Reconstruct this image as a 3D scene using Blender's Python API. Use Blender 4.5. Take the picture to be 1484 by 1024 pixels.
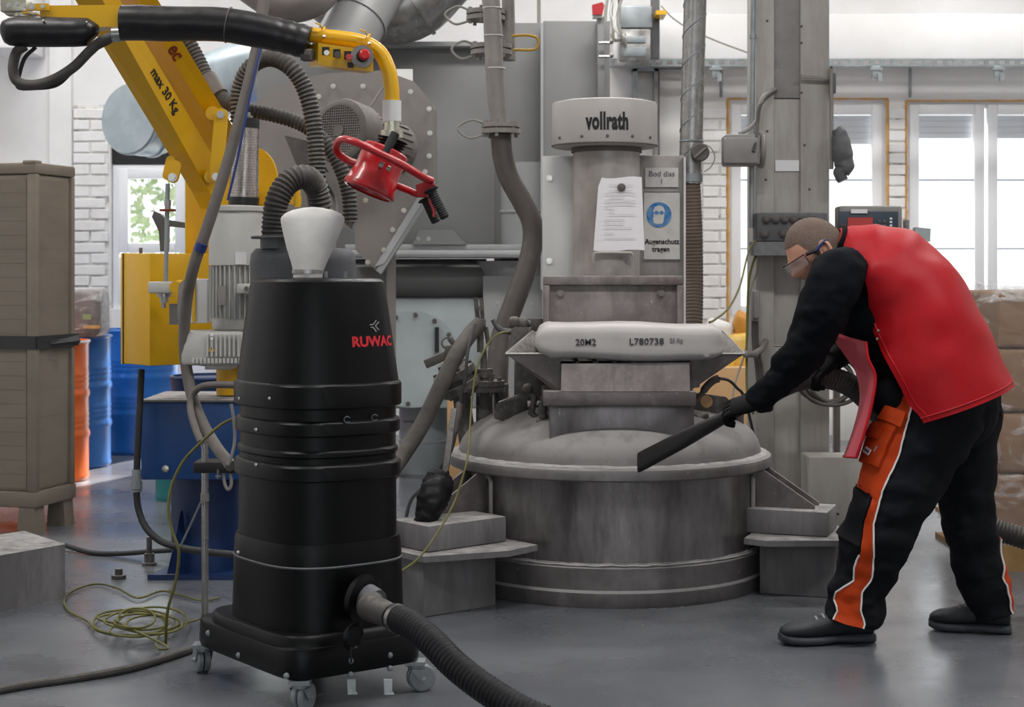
import bpy, bmesh, math, random
from mathutils import Vector, Matrix, Quaternion, noise as mnoise
R = math.radians
rnd = random.Random(7)
for o in list(bpy.data.objects):
    bpy.data.objects.remove(o)
scene = bpy.context.scene
COL = scene.collection

# ------------------------------------------------------------------ camera, light, exposure
F, CX, HZ, CAMZ = 2400.0, 742.0, 390.0, 1.25          # focal length in pixels, principal column, horizon row, eye height
cam_d = bpy.data.cameras.new('camera')
cam = bpy.data.objects.new('camera', cam_d)
COL.objects.link(cam)
cam.location = (0, 0, CAMZ)
cam.rotation_euler = (R(90), 0, 0)
cam_d.sensor_fit = 'HORIZONTAL'
cam_d.sensor_width = 36.0
cam_d.lens = 36.0 * F / 1484.0
cam_d.shift_y = -(512.0 - HZ) / 1484.0
cam_d.clip_end = 200
cam_d.dof.use_dof = True
cam_d.dof.focus_distance = 5.7
cam_d.dof.aperture_fstop = 6.3
scene.camera = cam

world = bpy.data.worlds.new('overcast_sky')
scene.world = world
world.use_nodes = True
bg = world.node_tree.nodes['Background']
bg.inputs[0].default_value = (0.93, 0.97, 1.0, 1)
bg.inputs[1].default_value = 1.6

def lamp(kind, name, loc, rot, energy, color=(1, 1, 1), size=1.0, size_y=None):
    l = bpy.data.lights.new(name, kind)
    l.energy = energy
    l.color = color
    if kind == 'AREA':
        l.shape = 'RECTANGLE'
        l.size = size
        l.size_y = size_y or size
    if kind == 'SUN':
        l.angle = R(1.0)
    o = bpy.data.objects.new(name, l)
    COL.objects.link(o)
    o.location = loc
    o.rotation_euler = rot
    return o
# low sun behind the windows, and unseen ceiling lamps, their back row added to brighten the far wall
lamp('SUN', 'sun', (0, 20, 12), (R(-55), 0, R(-20)), 13.0, (1, 0.97, 0.92))
for lx, ly, pw in ((-2.6, 4.4, 60), (0.4, 4.4, 60), (3.0, 4.4, 60), (-2.8, 8.0, 60), (0.4, 8.2, 60), (3.2, 8.0, 60), (-3.0, 10.9, 40), (0.6, 10.9, 40), (3.4, 10.9, 40)):
    lamp('AREA', 'ceiling_lamp_light', (lx, ly, 4.1), (0, 0, 0), pw, (1, 0.98, 0.95), 1.5, 0.35)

scene.view_settings.view_transform = 'Standard'
scene.view_settings.look = 'None'
scene.view_settings.exposure = 0.0
scene.view_settings.gamma = 1.0
scene.view_settings.use_curve_mapping = False

# ------------------------------------------------------------------ helpers
def P(px, py, d):
    """point seen at pixel (px, py) standing d metres into the hall"""
    return Vector(((px - CX) * d / F, d, CAMZ - (py - HZ) * d / F))

def lin(h):
    h = h.lstrip('#')
    out = []
    for i in (0, 2, 4):
        c = int(h[i:i + 2], 16) / 255.0
        out.append(c / 12.92 if c <= 0.04045 else ((c + 0.055) / 1.055) ** 2.4)
    return (out[0], out[1], out[2], 1.0)

MATS = {}
def mk(name, col, rough=0.5, metal=0.0, col2=None, scale=6.0, amt=0.5, contrast=(0.35, 0.65), stretch=(1, 1, 1),
       dust=None, dust_amt=0.6, dust_side=0.45, dust_lo=0.25, streak=None, bump=0.0, bscale=40.0, spots=None, sp_scale=30.0, sp_thr=0.66, coat=0.0, spec=0.5, rvar=0.15, emit=None, alpha=1.0, trans=0.0, sheen=0.0):
    m = bpy.data.materials.new(name)
    MATS[name] = m
    m.use_nodes = True
    nt = m.node_tree
    N, L = nt.nodes, nt.links
    b = N['Principled BSDF']
    b.inputs['Roughness'].default_value = rough
    b.inputs['Metallic'].default_value = metal
    b.inputs['Specular IOR Level'].default_value = spec
    b.inputs['Coat Weight'].default_value = coat
    b.inputs['Alpha'].default_value = alpha
    b.inputs['Transmission Weight'].default_value = trans
    b.inputs['Sheen Weight'].default_value = sheen
    base = lin(col)
    b.inputs['Base Color'].default_value = base
    tc = N.new('ShaderNodeTexCoord')
    mp = N.new('ShaderNodeMapping')
    mp.inputs['Scale'].default_value = stretch
    geo = N.new('ShaderNodeNewGeometry')
    L.new(geo.outputs['Position'], mp.inputs[0])
    cur = None
    def mixin(fac_out, color, prev):
        mx = N.new('ShaderNodeMix')
        mx.data_type = 'RGBA'
        L.new(fac_out, mx.inputs[0])
        if prev is None:
            mx.inputs[6].default_value = base
        else:
            L.new(prev, mx.inputs[6])
        mx.inputs[7].default_value = color
        return mx.outputs[2]
    def ramp(src, lo, hi, top=1.0):
        r = N.new('ShaderNodeMapRange')
        r.inputs[1].default_value = lo
        r.inputs[2].default_value = hi
        r.inputs[3].default_value = 0.0
        r.inputs[4].default_value = top
        L.new(src, r.inputs[0])
        return r.outputs[0]
    def nz(sc, det=5.0, rg=0.6):
        n = N.new('ShaderNodeTexNoise')
        n.inputs['Scale'].default_value = sc
        n.inputs['Detail'].default_value = det
        n.inputs['Roughness'].default_value = rg
        L.new(mp.outputs[0], n.inputs['Vector'])
        return n.outputs[0]
    if col2:
        f = ramp(nz(scale), contrast[0], contrast[1], amt)
        cur = mixin(f, lin(col2), cur)
    if streak:                                            # runs and wiped marks drawn out along the height
        mp2 = N.new('ShaderNodeMapping'); mp2.inputs['Scale'].default_value = (7, 7, 0.9)
        L.new(geo.outputs['Position'], mp2.inputs[0])
        n2 = N.new('ShaderNodeTexNoise'); n2.inputs['Scale'].default_value = 2.2; n2.inputs['Detail'].default_value = 8.0; n2.inputs['Roughness'].default_value = 0.72
        L.new(mp2.outputs[0], n2.inputs['Vector'])
        cur = mixin(ramp(n2.outputs[0], 0.50, 0.66, streak[1]), lin(streak[0]), cur)
    if spots:
        f = ramp(nz(sp_scale, 6.0, 0.7), sp_thr, sp_thr + 0.05, 0.85)
        cur = mixin(f, lin(spots), cur)
    if dust:                                              # powder settled on whatever faces up
        sep = N.new('ShaderNodeSeparateXYZ')
        L.new(geo.outputs['Normal'], sep.inputs[0])
        up = ramp(sep.outputs[2], dust_lo, 0.9 if dust_lo > 0.2 else 0.6, 1.0)
        f2 = ramp(nz(scale * 3, 6.0), 0.3 if dust_lo > 0.2 else 0.15, 0.6 if dust_lo > 0.2 else 0.5, 1.0)
        mu = N.new('ShaderNodeMath'); mu.operation = 'MULTIPLY'
        L.new(up, mu.inputs[0]); L.new(f2, mu.inputs[1])
        f3 = ramp(nz(scale * 1.7, 6.0, 0.7), 0.52, 0.75, dust_side)
        mxm = N.new('ShaderNodeMath'); mxm.operation = 'MAXIMUM'
        L.new(mu.outputs[0], mxm.inputs[0]); L.new(f3, mxm.inputs[1])
        sc = N.new('ShaderNodeMath'); sc.operation = 'MULTIPLY'
        L.new(mxm.outputs[0], sc.inputs[0]); sc.inputs[1].default_value = dust_amt
        cur = mixin(sc.outputs[0], lin(dust), cur)
        rr = ramp(sc.outputs[0], 0, 1, 1.0)
        r2 = N.new('ShaderNodeMapRange')
        r2.inputs[3].default_value = rough; r2.inputs[4].default_value = min(1.0, rough + 0.45)
        L.new(rr, r2.inputs[0]); L.new(r2.outputs[0], b.inputs['Roughness'])
        if metal > 0:
            r4 = N.new('ShaderNodeMapRange')
            r4.inputs[3].default_value = metal; r4.inputs[4].default_value = 0.0
            L.new(rr, r4.inputs[0]); L.new(r4.outputs[0], b.inputs['Metallic'])
    elif rvar > 0:
        r3 = N.new('ShaderNodeMapRange')
        r3.inputs[1].default_value = 0.3; r3.inputs[2].default_value = 0.7
        r3.inputs[3].default_value = max(0.02, rough - rvar * 0.5); r3.inputs[4].default_value = min(1, rough + rvar * 0.5)
        L.new(nz(scale * 1.3), r3.inputs[0]); L.new(r3.outputs[0], b.inputs['Roughness'])
    if cur is not None:
        L.new(cur, b.inputs['Base Color'])
    if bump > 0:
        bp = N.new('ShaderNodeBump')
        bp.inputs['Strength'].default_value = bump
        bp.inputs['Distance'].default_value = 0.004
        L.new(nz(bscale, 4.0), bp.inputs['Height'])
        L.new(bp.outputs[0], b.inputs['Normal'])
    if emit:
        b.inputs['Emission Color'].default_value = lin(emit[0])
        b.inputs['Emission Strength'].default_value = emit[1]
    return m

def smooth_path(pts, per=8, closed=False):
    pts = [Vector(p) for p in pts]
    n = len(pts)
    if n < 3:
        return [pts[0].lerp(pts[-1], i / per) for i in range(per + 1)]
    out = []
    rng = range(n) if closed else range(n - 1)
    for i in rng:
        if closed:
            p0, p1, p2, p3 = pts[(i - 1) % n], pts[i], pts[(i + 1) % n], pts[(i + 2) % n]
        else:
            p1, p2 = pts[i], pts[i + 1]
            p0 = pts[i - 1] if i else p1 * 2 - p2
            p3 = pts[i + 2] if i + 2 < n else p2 * 2 - p1
        for k in range(per):
            t = k / per
            out.append(0.5 * ((2 * p1) + (p2 - p0) * t + (2 * p0 - 5 * p1 + 4 * p2 - p3) * t * t + (3 * p1 - p0 - 3 * p2 + p3) * t ** 3))
    if not closed:
        out.append(pts[-1].copy())
    return out

def resample(path, step):
    d = [0.0]
    for a, b in zip(path, path[1:]):
        d.append(d[-1] + (b - a).length)
    n = max(2, int(round(d[-1] / step)))
    out, j = [], 0
    for i in range(n + 1):
        s = d[-1] * i / n
        while j < len(d) - 2 and d[j + 1] < s:
            j += 1
        seg = d[j + 1] - d[j]
        t = 0 if seg < 1e-9 else (s - d[j]) / seg
        out.append(path[j].lerp(path[j + 1], t))
    return out

def frame_from(z, up=None):
    z = Vector(z).normalized()
    up = Vector(up) if up is not None else (Vector((0, 0, 1)) if abs(z.z) < 0.95 else Vector((0, 1, 0)))
    x = up.cross(z)
    if x.length < 1e-6:
        x = Vector((1, 0, 0)).cross(z)
    x.normalize()
    y = z.cross(x)
    return Matrix((x, y, z)).transposed()

def M4(rot3, loc):
    m = rot3.to_4x4()
    m.translation = Vector(loc)
    return m

def biggest(o):
    """keep only the largest connected shell of a remeshed garment"""
    bm = bmesh.new(); bm.from_mesh(o.data); bm.verts.ensure_lookup_table()
    seen = set(); best = []
    for v in bm.verts:
        if v.index in seen: continue
        st, comp = [v], []
        seen.add(v.index)
        while st:
            q = st.pop(); comp.append(q)
            for e in q.link_edges:
                w = e.other_vert(q)
                if w.index not in seen:
                    seen.add(w.index); st.append(w)
        if len(comp) > len(best): best = comp
    keep = set(v.index for v in best)
    bmesh.ops.delete(bm, geom=[v for v in bm.verts if v.index not in keep], context='VERTS')
    bm.to_mesh(o.data); bm.free()
class MB:
    def __init__(s):
        s.v, s.f, s.mi, s.cur = [], [], [], 0
    def add(s, vs, fs, M=None):
        o = len(s.v)
        for p in vs:
            p = Vector(p)
            s.v.append(M @ p if M is not None else p)
        for f in fs:
            s.f.append([i + o for i in f])
            s.mi.append(s.cur)
        return s
    def box(s, a, b, bev=0.0, M=None):
        x0, y0, z0 = (min(a[i], b[i]) for i in range(3))
        x1, y1, z1 = (max(a[i], b[i]) for i in range(3))
        if bev <= 0:
            vs = [(x0, y0, z0), (x1, y0, z0), (x1, y1, z0), (x0, y1, z0), (x0, y0, z1), (x1, y0, z1), (x1, y1, z1), (x0, y1, z1)]
            fs = [(0, 3, 2, 1), (4, 5, 6, 7), (0, 1, 5, 4), (1, 2, 6, 5), (2, 3, 7, 6), (3, 0, 4, 7)]
            return s.add(vs, fs, M)
        bm = bmesh.new()
        vv = [bm.verts.new(p) for p in ((x0, y0, z0), (x1, y0, z0), (x1, y1, z0), (x0, y1, z0), (x0, y0, z1), (x1, y0, z1), (x1, y1, z1), (x0, y1, z1))]
        for f in ((0, 3, 2, 1), (4, 5, 6, 7), (0, 1, 5, 4), (1, 2, 6, 5), (2, 3, 7, 6), (3, 0, 4, 7)):
            bm.faces.new([vv[i] for i in f])
        bev = min(bev, 0.48 * min(x1 - x0, y1 - y0, z1 - z0))
        bmesh.ops.bevel(bm, geom=list(bm.edges), offset=bev, segments=2, affect='EDGES', profile=0.5)
        bm.verts.index_update()
        s.add([v.co.copy() for v in bm.verts], [[v.index for v in f.verts] for f in bm.faces], M)
        bm.free()
        return s
    def cbox(s, c, size, rot=None, bev=0.0):
        h = [k / 2 for k in size]
        M = M4(rot if rot is not None else Matrix.Identity(3), c)
        return s.box((-h[0], -h[1], -h[2]), h, bev, M)
    def bar(s, p0, p1, w, t, up=None, bev=0.0):
        p0, p1 = Vector(p0), Vector(p1)
        fr = frame_from(p1 - p0, up)
        L = (p1 - p0).length
        return s.box((-w / 2, -t / 2, 0), (w / 2, t / 2, L), bev, M4(fr, p0))
    def rings(s, rings, cap0=True, cap1=True, loop=False):
        n = len(rings[0])
        o = len(s.v)
        vs = [p for r in rings for p in r]
        fs = []
        m = len(rings)
        for i in range(m if loop else m - 1):
            a, b = i * n, ((i + 1) % m) * n
            for j in range(n):
                k = (j + 1) % n
                fs.append((a + j, a + k, b + k, b + j))
        if cap0 and not loop:
            fs.append(tuple(reversed(range(n))))
        if cap1 and not loop:
            fs.append(tuple(range((m - 1) * n, m * n)))
        return s.add(vs, fs)
    def grid(s, rows, flip=False):
        n = len(rows[0]); fs = []
        for i in range(len(rows) - 1):
            for j in range(n - 1):
                q = (i * n + j, i * n + j + 1, (i + 1) * n + j + 1, (i + 1) * n + j)
                fs.append(tuple(reversed(q)) if flip else q)
        return s.add([p for r in rows for p in r], fs)
    def tube(s, pts, r, n=12, closed=False, cap=True):
        pts = [Vector(p) for p in pts]
        m = len(pts)
        rs = r if isinstance(r, (list, tuple)) else [r] * m
        tang = []
        for i in range(m):
            a = pts[(i - 1) % m] if (closed or i > 0) else pts[i]
            b = pts[(i + 1) % m] if (closed or i < m - 1) else pts[i]
            t = b - a
            tang.append(t.normalized() if t.length > 1e-9 else Vector((0, 0, 1)))
        fr = frame_from(tang[0])
        x = fr.col[0].copy()
        out = []
        for i in range(m):
            t = tang[i]
            x = x - t * x.dot(t)
            if x.length < 1e-6:
                x = frame_from(t).col[0].copy()
            x.normalize()
            y = t.cross(x)
            out.append([pts[i] + (x * math.cos(2 * math.pi * j / n) + y * math.sin(2 * math.pi * j / n)) * rs[i] for j in range(n)])
        return s.rings(out, cap, cap, closed)
    def cyl(s, p0, p1, r0, r1=None, n=24):
        return s.tube([p0, p1], [r0, r0 if r1 is None else r1], n)
    def hose(s, pts, r, pitch=0.012, amp=0.08, n=14, per=12):
        path = resample(smooth_path(pts, per), pitch / 2)
        return s.tube(path, [r * (1 + (amp if i % 2 else -amp)) for i in range(len(path))], n)
    def lathe(s, prof, n=48, M=None, cap0=True, cap1=True, sx=1.0, sy=1.0):
        M = M or Matrix.Identity(4)
        out = []
        for r, z in prof:
            out.append([M @ Vector((r * sx * math.cos(2 * math.pi * j / n), r * sy * math.sin(2 * math.pi * j / n), z)) for j in range(n)])
        return s.rings(out, cap0, cap1)
    def prism(s, poly, M, h):
        n = len(poly)
        vs = [(x, y, 0) for x, y in poly] + [(x, y, h) for x, y in poly]
        fs = [tuple(reversed(range(n))), tuple(range(n, 2 * n))]
        for j in range(n):
            k = (j + 1) % n
            fs.append((j, k, n + k, n + j))
        return s.add(vs, fs, M)
    def slab(s, pts, thick):
        """solid plate with the given outline of 3-D points (flat), pushed 'thick' along its normal (away)"""
        pts = [Vector(p) for p in pts]
        nrm = Vector((0, 0, 0))
        for i in range(len(pts)):
            nrm += (pts[i] - pts[0]).cross(pts[(i + 1) % len(pts)] - pts[0])
        nrm.normalize()
        n = len(pts)
        t = Vector(thick) if not isinstance(thick, (int, float)) else nrm * thick
        vs = pts + [p + t for p in pts]
        fs = [tuple(range(n)), tuple(reversed(range(n, 2 * n)))]
        for j in range(n):
            k = (j + 1) % n
            fs.append((k, j, n + j, n + k))
        return s.add(vs, fs)
    def ball(s, c, r, n=12, sc=(1, 1, 1), rot=None):
        M = M4(rot if rot is not None else Matrix.Identity(3), c)
        m = max(4, n // 2)
        prof = []
        rg = []
        for i in range(m + 1):
            a = -math.pi / 2 + math.pi * i / m
            rr = max(1e-4, math.cos(a)) * r
            rg.append([M @ Vector((rr * sc[0] * math.cos(2 * math.pi * j / n), rr * sc[1] * math.sin(2 * math.pi * j / n), r * sc[2] * math.sin(a))) for j in range(n)])
        return s.rings(rg)
    def torus(s, c, axis, rad, r, n=32, k=10, a0=0.0, a1=360.0, up=None):
        fr = frame_from(axis, up)
        full = abs(a1 - a0) >= 359.9
        m = n if full else n + 1
        pts = []
        for i in range(m):
            a = R(a0 + (a1 - a0) * i / n)
            pts.append(Vector(c) + fr @ Vector((rad * math.cos(a), rad * math.sin(a), 0)))
        return s.tube(pts, r, k, closed=full)
    def hexbolt(s, c, axis, r, h):
        c = Vector(c); a = Vector(axis).normalized()
        s.tube([c, c + a * h * 0.25], r * 1.35, 12)
        s.tube([c + a * h * 0.25, c + a * h], r, 6)
        return s
    def jitter(s, amp, freq):
        for i, p in enumerate(s.v):
            nv = mnoise.noise_vector(p * freq)
            s.v[i] = p + nv * amp
        return s

WL = {}
def wloc(o):
    return WL[o.name]
def obj(name, mb, mat, parent=None, smooth=35, origin=None):
    me = bpy.data.meshes.new(name)
    if origin is None:
        lo = Vector((min(p[i] for p in mb.v) for i in range(3)))
        hi = Vector((max(p[i] for p in mb.v) for i in range(3)))
        origin = Vector(((lo.x + hi.x) / 2, (lo.y + hi.y) / 2, lo.z))
    origin = Vector(origin)
    me.from_pydata([tuple(p - origin) for p in mb.v], [], mb.f)
    mats = mat if isinstance(mat, (list, tuple)) else [mat]
    for m in mats:
        me.materials.append(MATS[m] if isinstance(m, str) else m)
    if len(mats) > 1:
        me.polygons.foreach_set('material_index', mb.mi)
    bm = bmesh.new(); bm.from_mesh(me)
    bmesh.ops.recalc_face_normals(bm, faces=bm.faces)
    bm.to_mesh(me); bm.free()
    if smooth:
        me.polygons.foreach_set('use_smooth', [True] * len(me.polygons))
        me.set_sharp_from_angle(angle=R(smooth))
    me.update()
    o = bpy.data.objects.new(name, me)
    COL.objects.link(o)
    WL[o.name] = origin
    if parent is not None:
        o.parent = parent
        o.location = origin - wloc(parent)
    else:
        o.location = origin
    return o
def again(src, origin, parent=None, rot=None, name=None):
    """another piece sharing src's mesh, standing at world point origin"""
    o = src.copy(); COL.objects.link(o)
    origin = Vector(origin)
    WL[o.name] = origin
    o.parent = parent
    o.location = origin - wloc(parent) if parent is not None else origin
    if rot is not None:
        o.rotation_euler = rot
    return o
def tag(o, label, cat=None, group=None, kind=None):
    o['label'] = label
    if cat: o['category'] = cat
    if group: o['group'] = group
    if kind: o['kind'] = kind
    return o
def thing(name, loc, label, cat, group=None):
    o = bpy.data.objects.new(name, None)
    o.empty_display_size = 0.1
    COL.objects.link(o)
    o.location = loc
    WL[o.name] = Vector(loc)
    return tag(o, label, cat, group)
def struct(name, mb, mat, parent=None, label=None, smooth=35):
    o = obj(name, mb, mat, parent, smooth)
    if parent is None:
        o['kind'] = 'structure'
    if label: o['label'] = label
    return o
def text_mb(body, size, bold=0.0, depth=0.0015, align='CENTER', space=1.0, shear=0.0, sub=0):
    cu = bpy.data.curves.new('lettering', 'FONT')
    cu.body = body; cu.size = size; cu.align_x = align; cu.align_y = 'CENTER'
    cu.offset = bold; cu.extrude = depth; cu.space_character = space; cu.shear = shear; cu.resolution_u = 3
    o = bpy.data.objects.new('lettering', cu)
    COL.objects.link(o)
    dg = bpy.context.evaluated_depsgraph_get()
    dg.update()
    me = bpy.data.meshes.new_from_object(o.evaluated_get(dg))
    vs = [v.co.copy() for v in me.vertices]
    fs = [list(p.vertices) for p in me.polygons]
    bpy.data.objects.remove(o); bpy.data.curves.remove(cu); bpy.data.meshes.remove(me)
    return vs, fs
def lettering(name, body, size, M, mat, parent, bold=0.0, sx=1.0, bend=None, align='CENTER', space=1.0, depth=0.0012):
    vs, fs = text_mb(body, size, bold, depth, align, space)
    mb = MB()
    out = []
    for p in vs:
        x, y, z = p.x * sx, p.y, p.z
        if bend:
            a = x / bend
            out.append(Vector(((bend + z) * math.sin(a), y, (bend + z) * math.cos(a) - bend)))
        else:
            out.append(Vector((x, y, z)))
    mb.add(out, fs, M)
    return obj(name, mb, mat, parent, smooth=0)
FACE = Matrix(((1, 0, 0), (0, 0, -1), (0, 1, 0)))      # local x right, y up, z towards the camera side (-Y)
def face_cam(loc, rotz=0.0, roll=0.0, pitch=0.0):
    return M4(Matrix.Rotation(rotz, 3, 'Z') @ Matrix.Rotation(pitch, 3, 'X') @ FACE @ Matrix.Rotation(roll, 3, 'Z'), loc)
# ------------------------------------------------------------------ materials
mk('floor_concrete', '#5d6066', 0.27, col2='#76787d', scale=0.9, amt=0.8, contrast=(0.4, 0.62), bump=0.10, bscale=18, spots='#4d4e52', sp_scale=5.0, sp_thr=0.68, rvar=0.28, spec=0.5)
mk('wall_paint', '#ececed', 0.85, col2='#dcdad8', scale=1.6, amt=0.6, bump=0.15, bscale=25)
mk('brick_paint', '#efeff0', 0.8, col2='#dddbd8', scale=8, amt=0.6, bump=0.4, bscale=50)
mk('mortar_joint', '#e4e3e0', 0.95, col2='#8f8b85', scale=9, amt=0.8, contrast=(0.52, 0.66))  # pale mortar with darker patches of its own
mk('upvc_white', '#f0f2f6', 0.35, rvar=0.05)
mk('glass_pane', '#ffffff', 0.03, alpha=0.10, rvar=0, spec=0.6)
mk('shutter_grey', '#b4b9c2', 0.6)
mk('foam_orange', '#d9a860', 0.9, col2='#bd8a48', scale=20, amt=0.8, bump=0.8, bscale=60)
mk('dark_void', '#1c1d20', 0.7)
mk('galv', '#a9a8a6', 0.30, 0.85, col2='#83827f', scale=14, amt=0.7)
mk('galv_dull', '#9aa0a3', 0.5, 0.6, col2='#7f8689', scale=9, amt=0.7)
mk('duct_blue', '#b9c6cc', 0.38, 0.55, col2='#9aa8b0', scale=5, amt=0.7)
mk('machine_grey', '#7c7d7d', 0.45, col2='#6e6e6d', scale=1.3, amt=0.6, rvar=0.1)
mk('machine_light', '#a5a7a8', 0.42, col2='#8f9193', scale=1.6, amt=0.6)
mk('bin_pale', '#a9b3b5', 0.42, col2='#979fa2', scale=3, amt=0.6)
mk('fan_grey', '#857f7c', 0.42, 0.25, col2='#726d6a', scale=3, amt=0.6)
mk('bolt_steel', '#c9c7c2', 0.3, 0.9)
mk('motor_dark', '#5d5753', 0.6, col2='#474240', scale=10, amt=0.6, dust='#8d8a86', dust_amt=0.5)
mk('steel_dusty', '#898586', 0.32, 0.6, col2='#4c4745', scale=3.6, amt=0.9, contrast=(0.40, 0.60), streak=('#46413f', 0.42), dust_side=0.35, stretch=(1, 1, 0.35), dust='#a9a6a5', dust_amt=0.95, bump=0.12, bscale=70, spots='#a39e9c', sp_scale=22, sp_thr=0.66)
mk('steel_powder', '#7b7777', 0.4, 0.4, col2='#55504e', scale=3.6, amt=0.8, streak=('#4b4644', 0.3), dust_side=0.5, dust_lo=0.05, dust='#969392', dust_amt=0.92, bump=0.15, bscale=60, spots='#a9a6a4', sp_scale=18, sp_thr=0.66)
mk('steel_plate', '#6d6665', 0.42, 0.45, col2='#554f4d', scale=7, amt=0.7, dust='#a6a2a0', dust_amt=0.7, spots='#8b8381', sp_scale=40, sp_thr=0.62)
mk('steel_light', '#a8a39f', 0.42, 0.25, col2='#807b78', scale=5, amt=0.8, streak=('#7d7672', 0.4), spots='#5c5754', sp_scale=26, sp_thr=0.70)
mk('steel_panel', '#8f8785', 0.45, 0.3, col2='#655d5c', scale=7, amt=0.85, streak=('#5d5553', 0.5), spots='#b5b0ad', sp_scale=30, sp_thr=0.64, dust='#b8b3b0', dust_amt=0.6)
mk('drum_grey', '#a8a4a1', 0.5, 0.1, col2='#a09c99', scale=4, amt=0.6, spots='#5a5450', sp_scale=45, sp_thr=0.76)
mk('white_plate', '#d6d6d5', 0.42, 0.05, col2='#c3c2c0', scale=3, amt=0.5)
mk('concrete_block', '#7d7b7c', 0.75, col2='#5c5a5b', scale=5, amt=0.8, streak=('#585657', 0.6), stretch=(1, 1, 0.3), dust='#aaa7a5', dust_amt=0.8)
mk('dirty_iron', '#625e5b', 0.6, 0.25, col2='#3c3936', scale=18, amt=0.8, dust='#a19d9a', dust_amt=0.85, bump=0.3, bscale=70)
mk('pipe_grey', '#8d8884', 0.5, 0.2, col2='#736f6b', scale=8, amt=0.7, spots='#55504c', sp_scale=40, sp_thr=0.70)
mk('hose_grey', '#6a6460', 0.62, col2='#5b5551', scale=12, amt=0.6)
mk('hose_dusty', '#423e3b', 0.7, col2='#57534f', scale=14, amt=0.7, dust='#7d7976', dust_amt=0.4)
mk('hose_dark', '#4a433f', 0.6, col2='#3d3734', scale=12, amt=0.6)
mk('hose_black', '#0c0c0f', 0.5, col2='#15151a', scale=12, amt=0.6, dust='#5a5a5e', dust_amt=0.10, spec=0.25)
mk('hose_corr', '#302d2b', 0.6, col2='#4a4644', scale=12, amt=0.6, dust='#88847f', dust_amt=0.55)
mk('hose_brown', '#6f6156', 0.7, col2='#5d5148', scale=10, amt=0.6)
mk('cable_black', '#222225', 0.6, dust='#77777a', dust_amt=0.3)
mk('cable_grey', '#8d8b88', 0.6)
mk('cable_green', '#55562a', 0.55, col2='#6f6b28', scale=14, amt=0.9)
mk('wire_loop', '#8f8d85', 0.6)
mk('wire_yellow', '#b08a2a', 0.5)
mk('vac_black', '#030405', 0.36, col2='#07080a', scale=3, amt=0.6, dust='#3c3d42', dust_amt=0.10, bump=0.05, bscale=120, spec=0.22)
mk('black_plastic', '#121215', 0.45, dust='#6a6a6c', dust_amt=0.15)
mk('black_leather', '#0b0a0d', 0.36, col2='#141215', scale=9, amt=0.5, bump=0.25, bscale=30, dust='#6d6866', dust_amt=0.3)
mk('rubber_grip', '#151517', 0.7, bump=0.6, bscale=200)
mk('vac_motor', '#4d4f53', 0.5, col2='#3e4044', scale=6, amt=0.6, dust='#85858a', dust_amt=0.5)
mk('white_dusty', '#dcdad7', 0.75, col2='#c7c4c0', scale=16, amt=0.6, bump=0.15, bscale=60)
mk('logo_red', '#c81a28', 0.5, rvar=0)
mk('logo_grey', '#9b9b9f', 0.5, rvar=0)
mk('ink_black', '#17161a', 0.7, rvar=0)
mk('ink_grey', '#6d6b70', 0.8, rvar=0)
mk('ink_stamp', '#3a383d', 0.8, rvar=0)
mk('powder_white', '#b3b0af', 0.95, col2='#8c8988', scale=14, amt=0.9, bump=0.3, bscale=120)
mk('ink_faint', '#b9b7bd', 0.8, rvar=0)
mk('ink_brown', '#7a2c12', 0.6, rvar=0)
mk('yellow_paint', '#d8a600', 0.36, col2='#c89600', scale=2.5, amt=0.5, rvar=0.12, spots='#a87a00', sp_scale=50, sp_thr=0.78)
mk('red_paint', '#b3131c', 0.28, col2='#8e0e16', scale=8, amt=0.5, coat=0.3, dust='#c98f8f', dust_amt=0.25)
mk('red_button', '#c01a1e', 0.3)
mk('blue_paint', '#17447f', 0.42, col2='#123868', scale=4, amt=0.6, spots='#3c6596', sp_scale=40, sp_thr=0.74)
mk('blue_dark', '#122e5c', 0.4, col2='#0d244a', scale=4, amt=0.6)
mk('drum_blue', '#2a6dba', 0.28, col2='#1f5ca6', scale=3, amt=0.5)
mk('drum_orange', '#ee6d22', 0.32, col2='#dc5a14', scale=3, amt=0.5)
mk('teal_paint', '#2f7f83', 0.5)
mk('pump_grey', '#b9b8b4', 0.45, 0.05, col2='#a9a7a2', scale=5, amt=0.5, dust='#8e8b86', dust_amt=0.35)
mk('perf_steel', '#b7b0aa', 0.28, 0.9, col2='#8f8984', scale=30, amt=0.5)
mk('chrome', '#d5d5d2', 0.15, 1.0, rvar=0.05)
mk('zinc', '#c2bfae', 0.3, 0.9)
mk('container_taupe', '#7d7367', 0.6, col2='#70675c', scale=3, amt=0.6, stretch=(1, 1, 3), bump=0.08, bscale=90)
mk('strap_black', '#2c2c2e', 0.5)
mk('column_paint', '#b0aca7', 0.6, col2='#7d7872', scale=2.6, amt=0.7, streak=('#7a736b', 0.35), spots='#5a544e', sp_scale=14, sp_thr=0.70, stretch=(1, 1, 0.4))
mk('box_grey', '#8b8886', 0.5, col2='#787573', scale=9, amt=0.7, spots='#b0adab', sp_scale=24, sp_thr=0.66)
mk('box_darkgrey', '#5a5b5e', 0.55, col2='#4a4b4e', scale=9, amt=0.6, dust='#8f8f90', dust_amt=0.5)
mk('scale_blue', '#2b3946', 0.45)
mk('lcd_red', '#b33d3a', 0.5)
mk('paper_white', '#e3e1e4', 0.8, rvar=0)
mk('sign_white', '#cfcdca', 0.6, col2='#b9b6b2', scale=14, amt=0.6)
mk('sign_blue', '#1f6aa8', 0.6, col2='#8fb4d0', scale=30, amt=0.5)
mk('bag_paper', '#b6b2b0', 0.55, col2='#a5a19f', scale=7, amt=0.5, bump=0.25, bscale=22)
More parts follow.
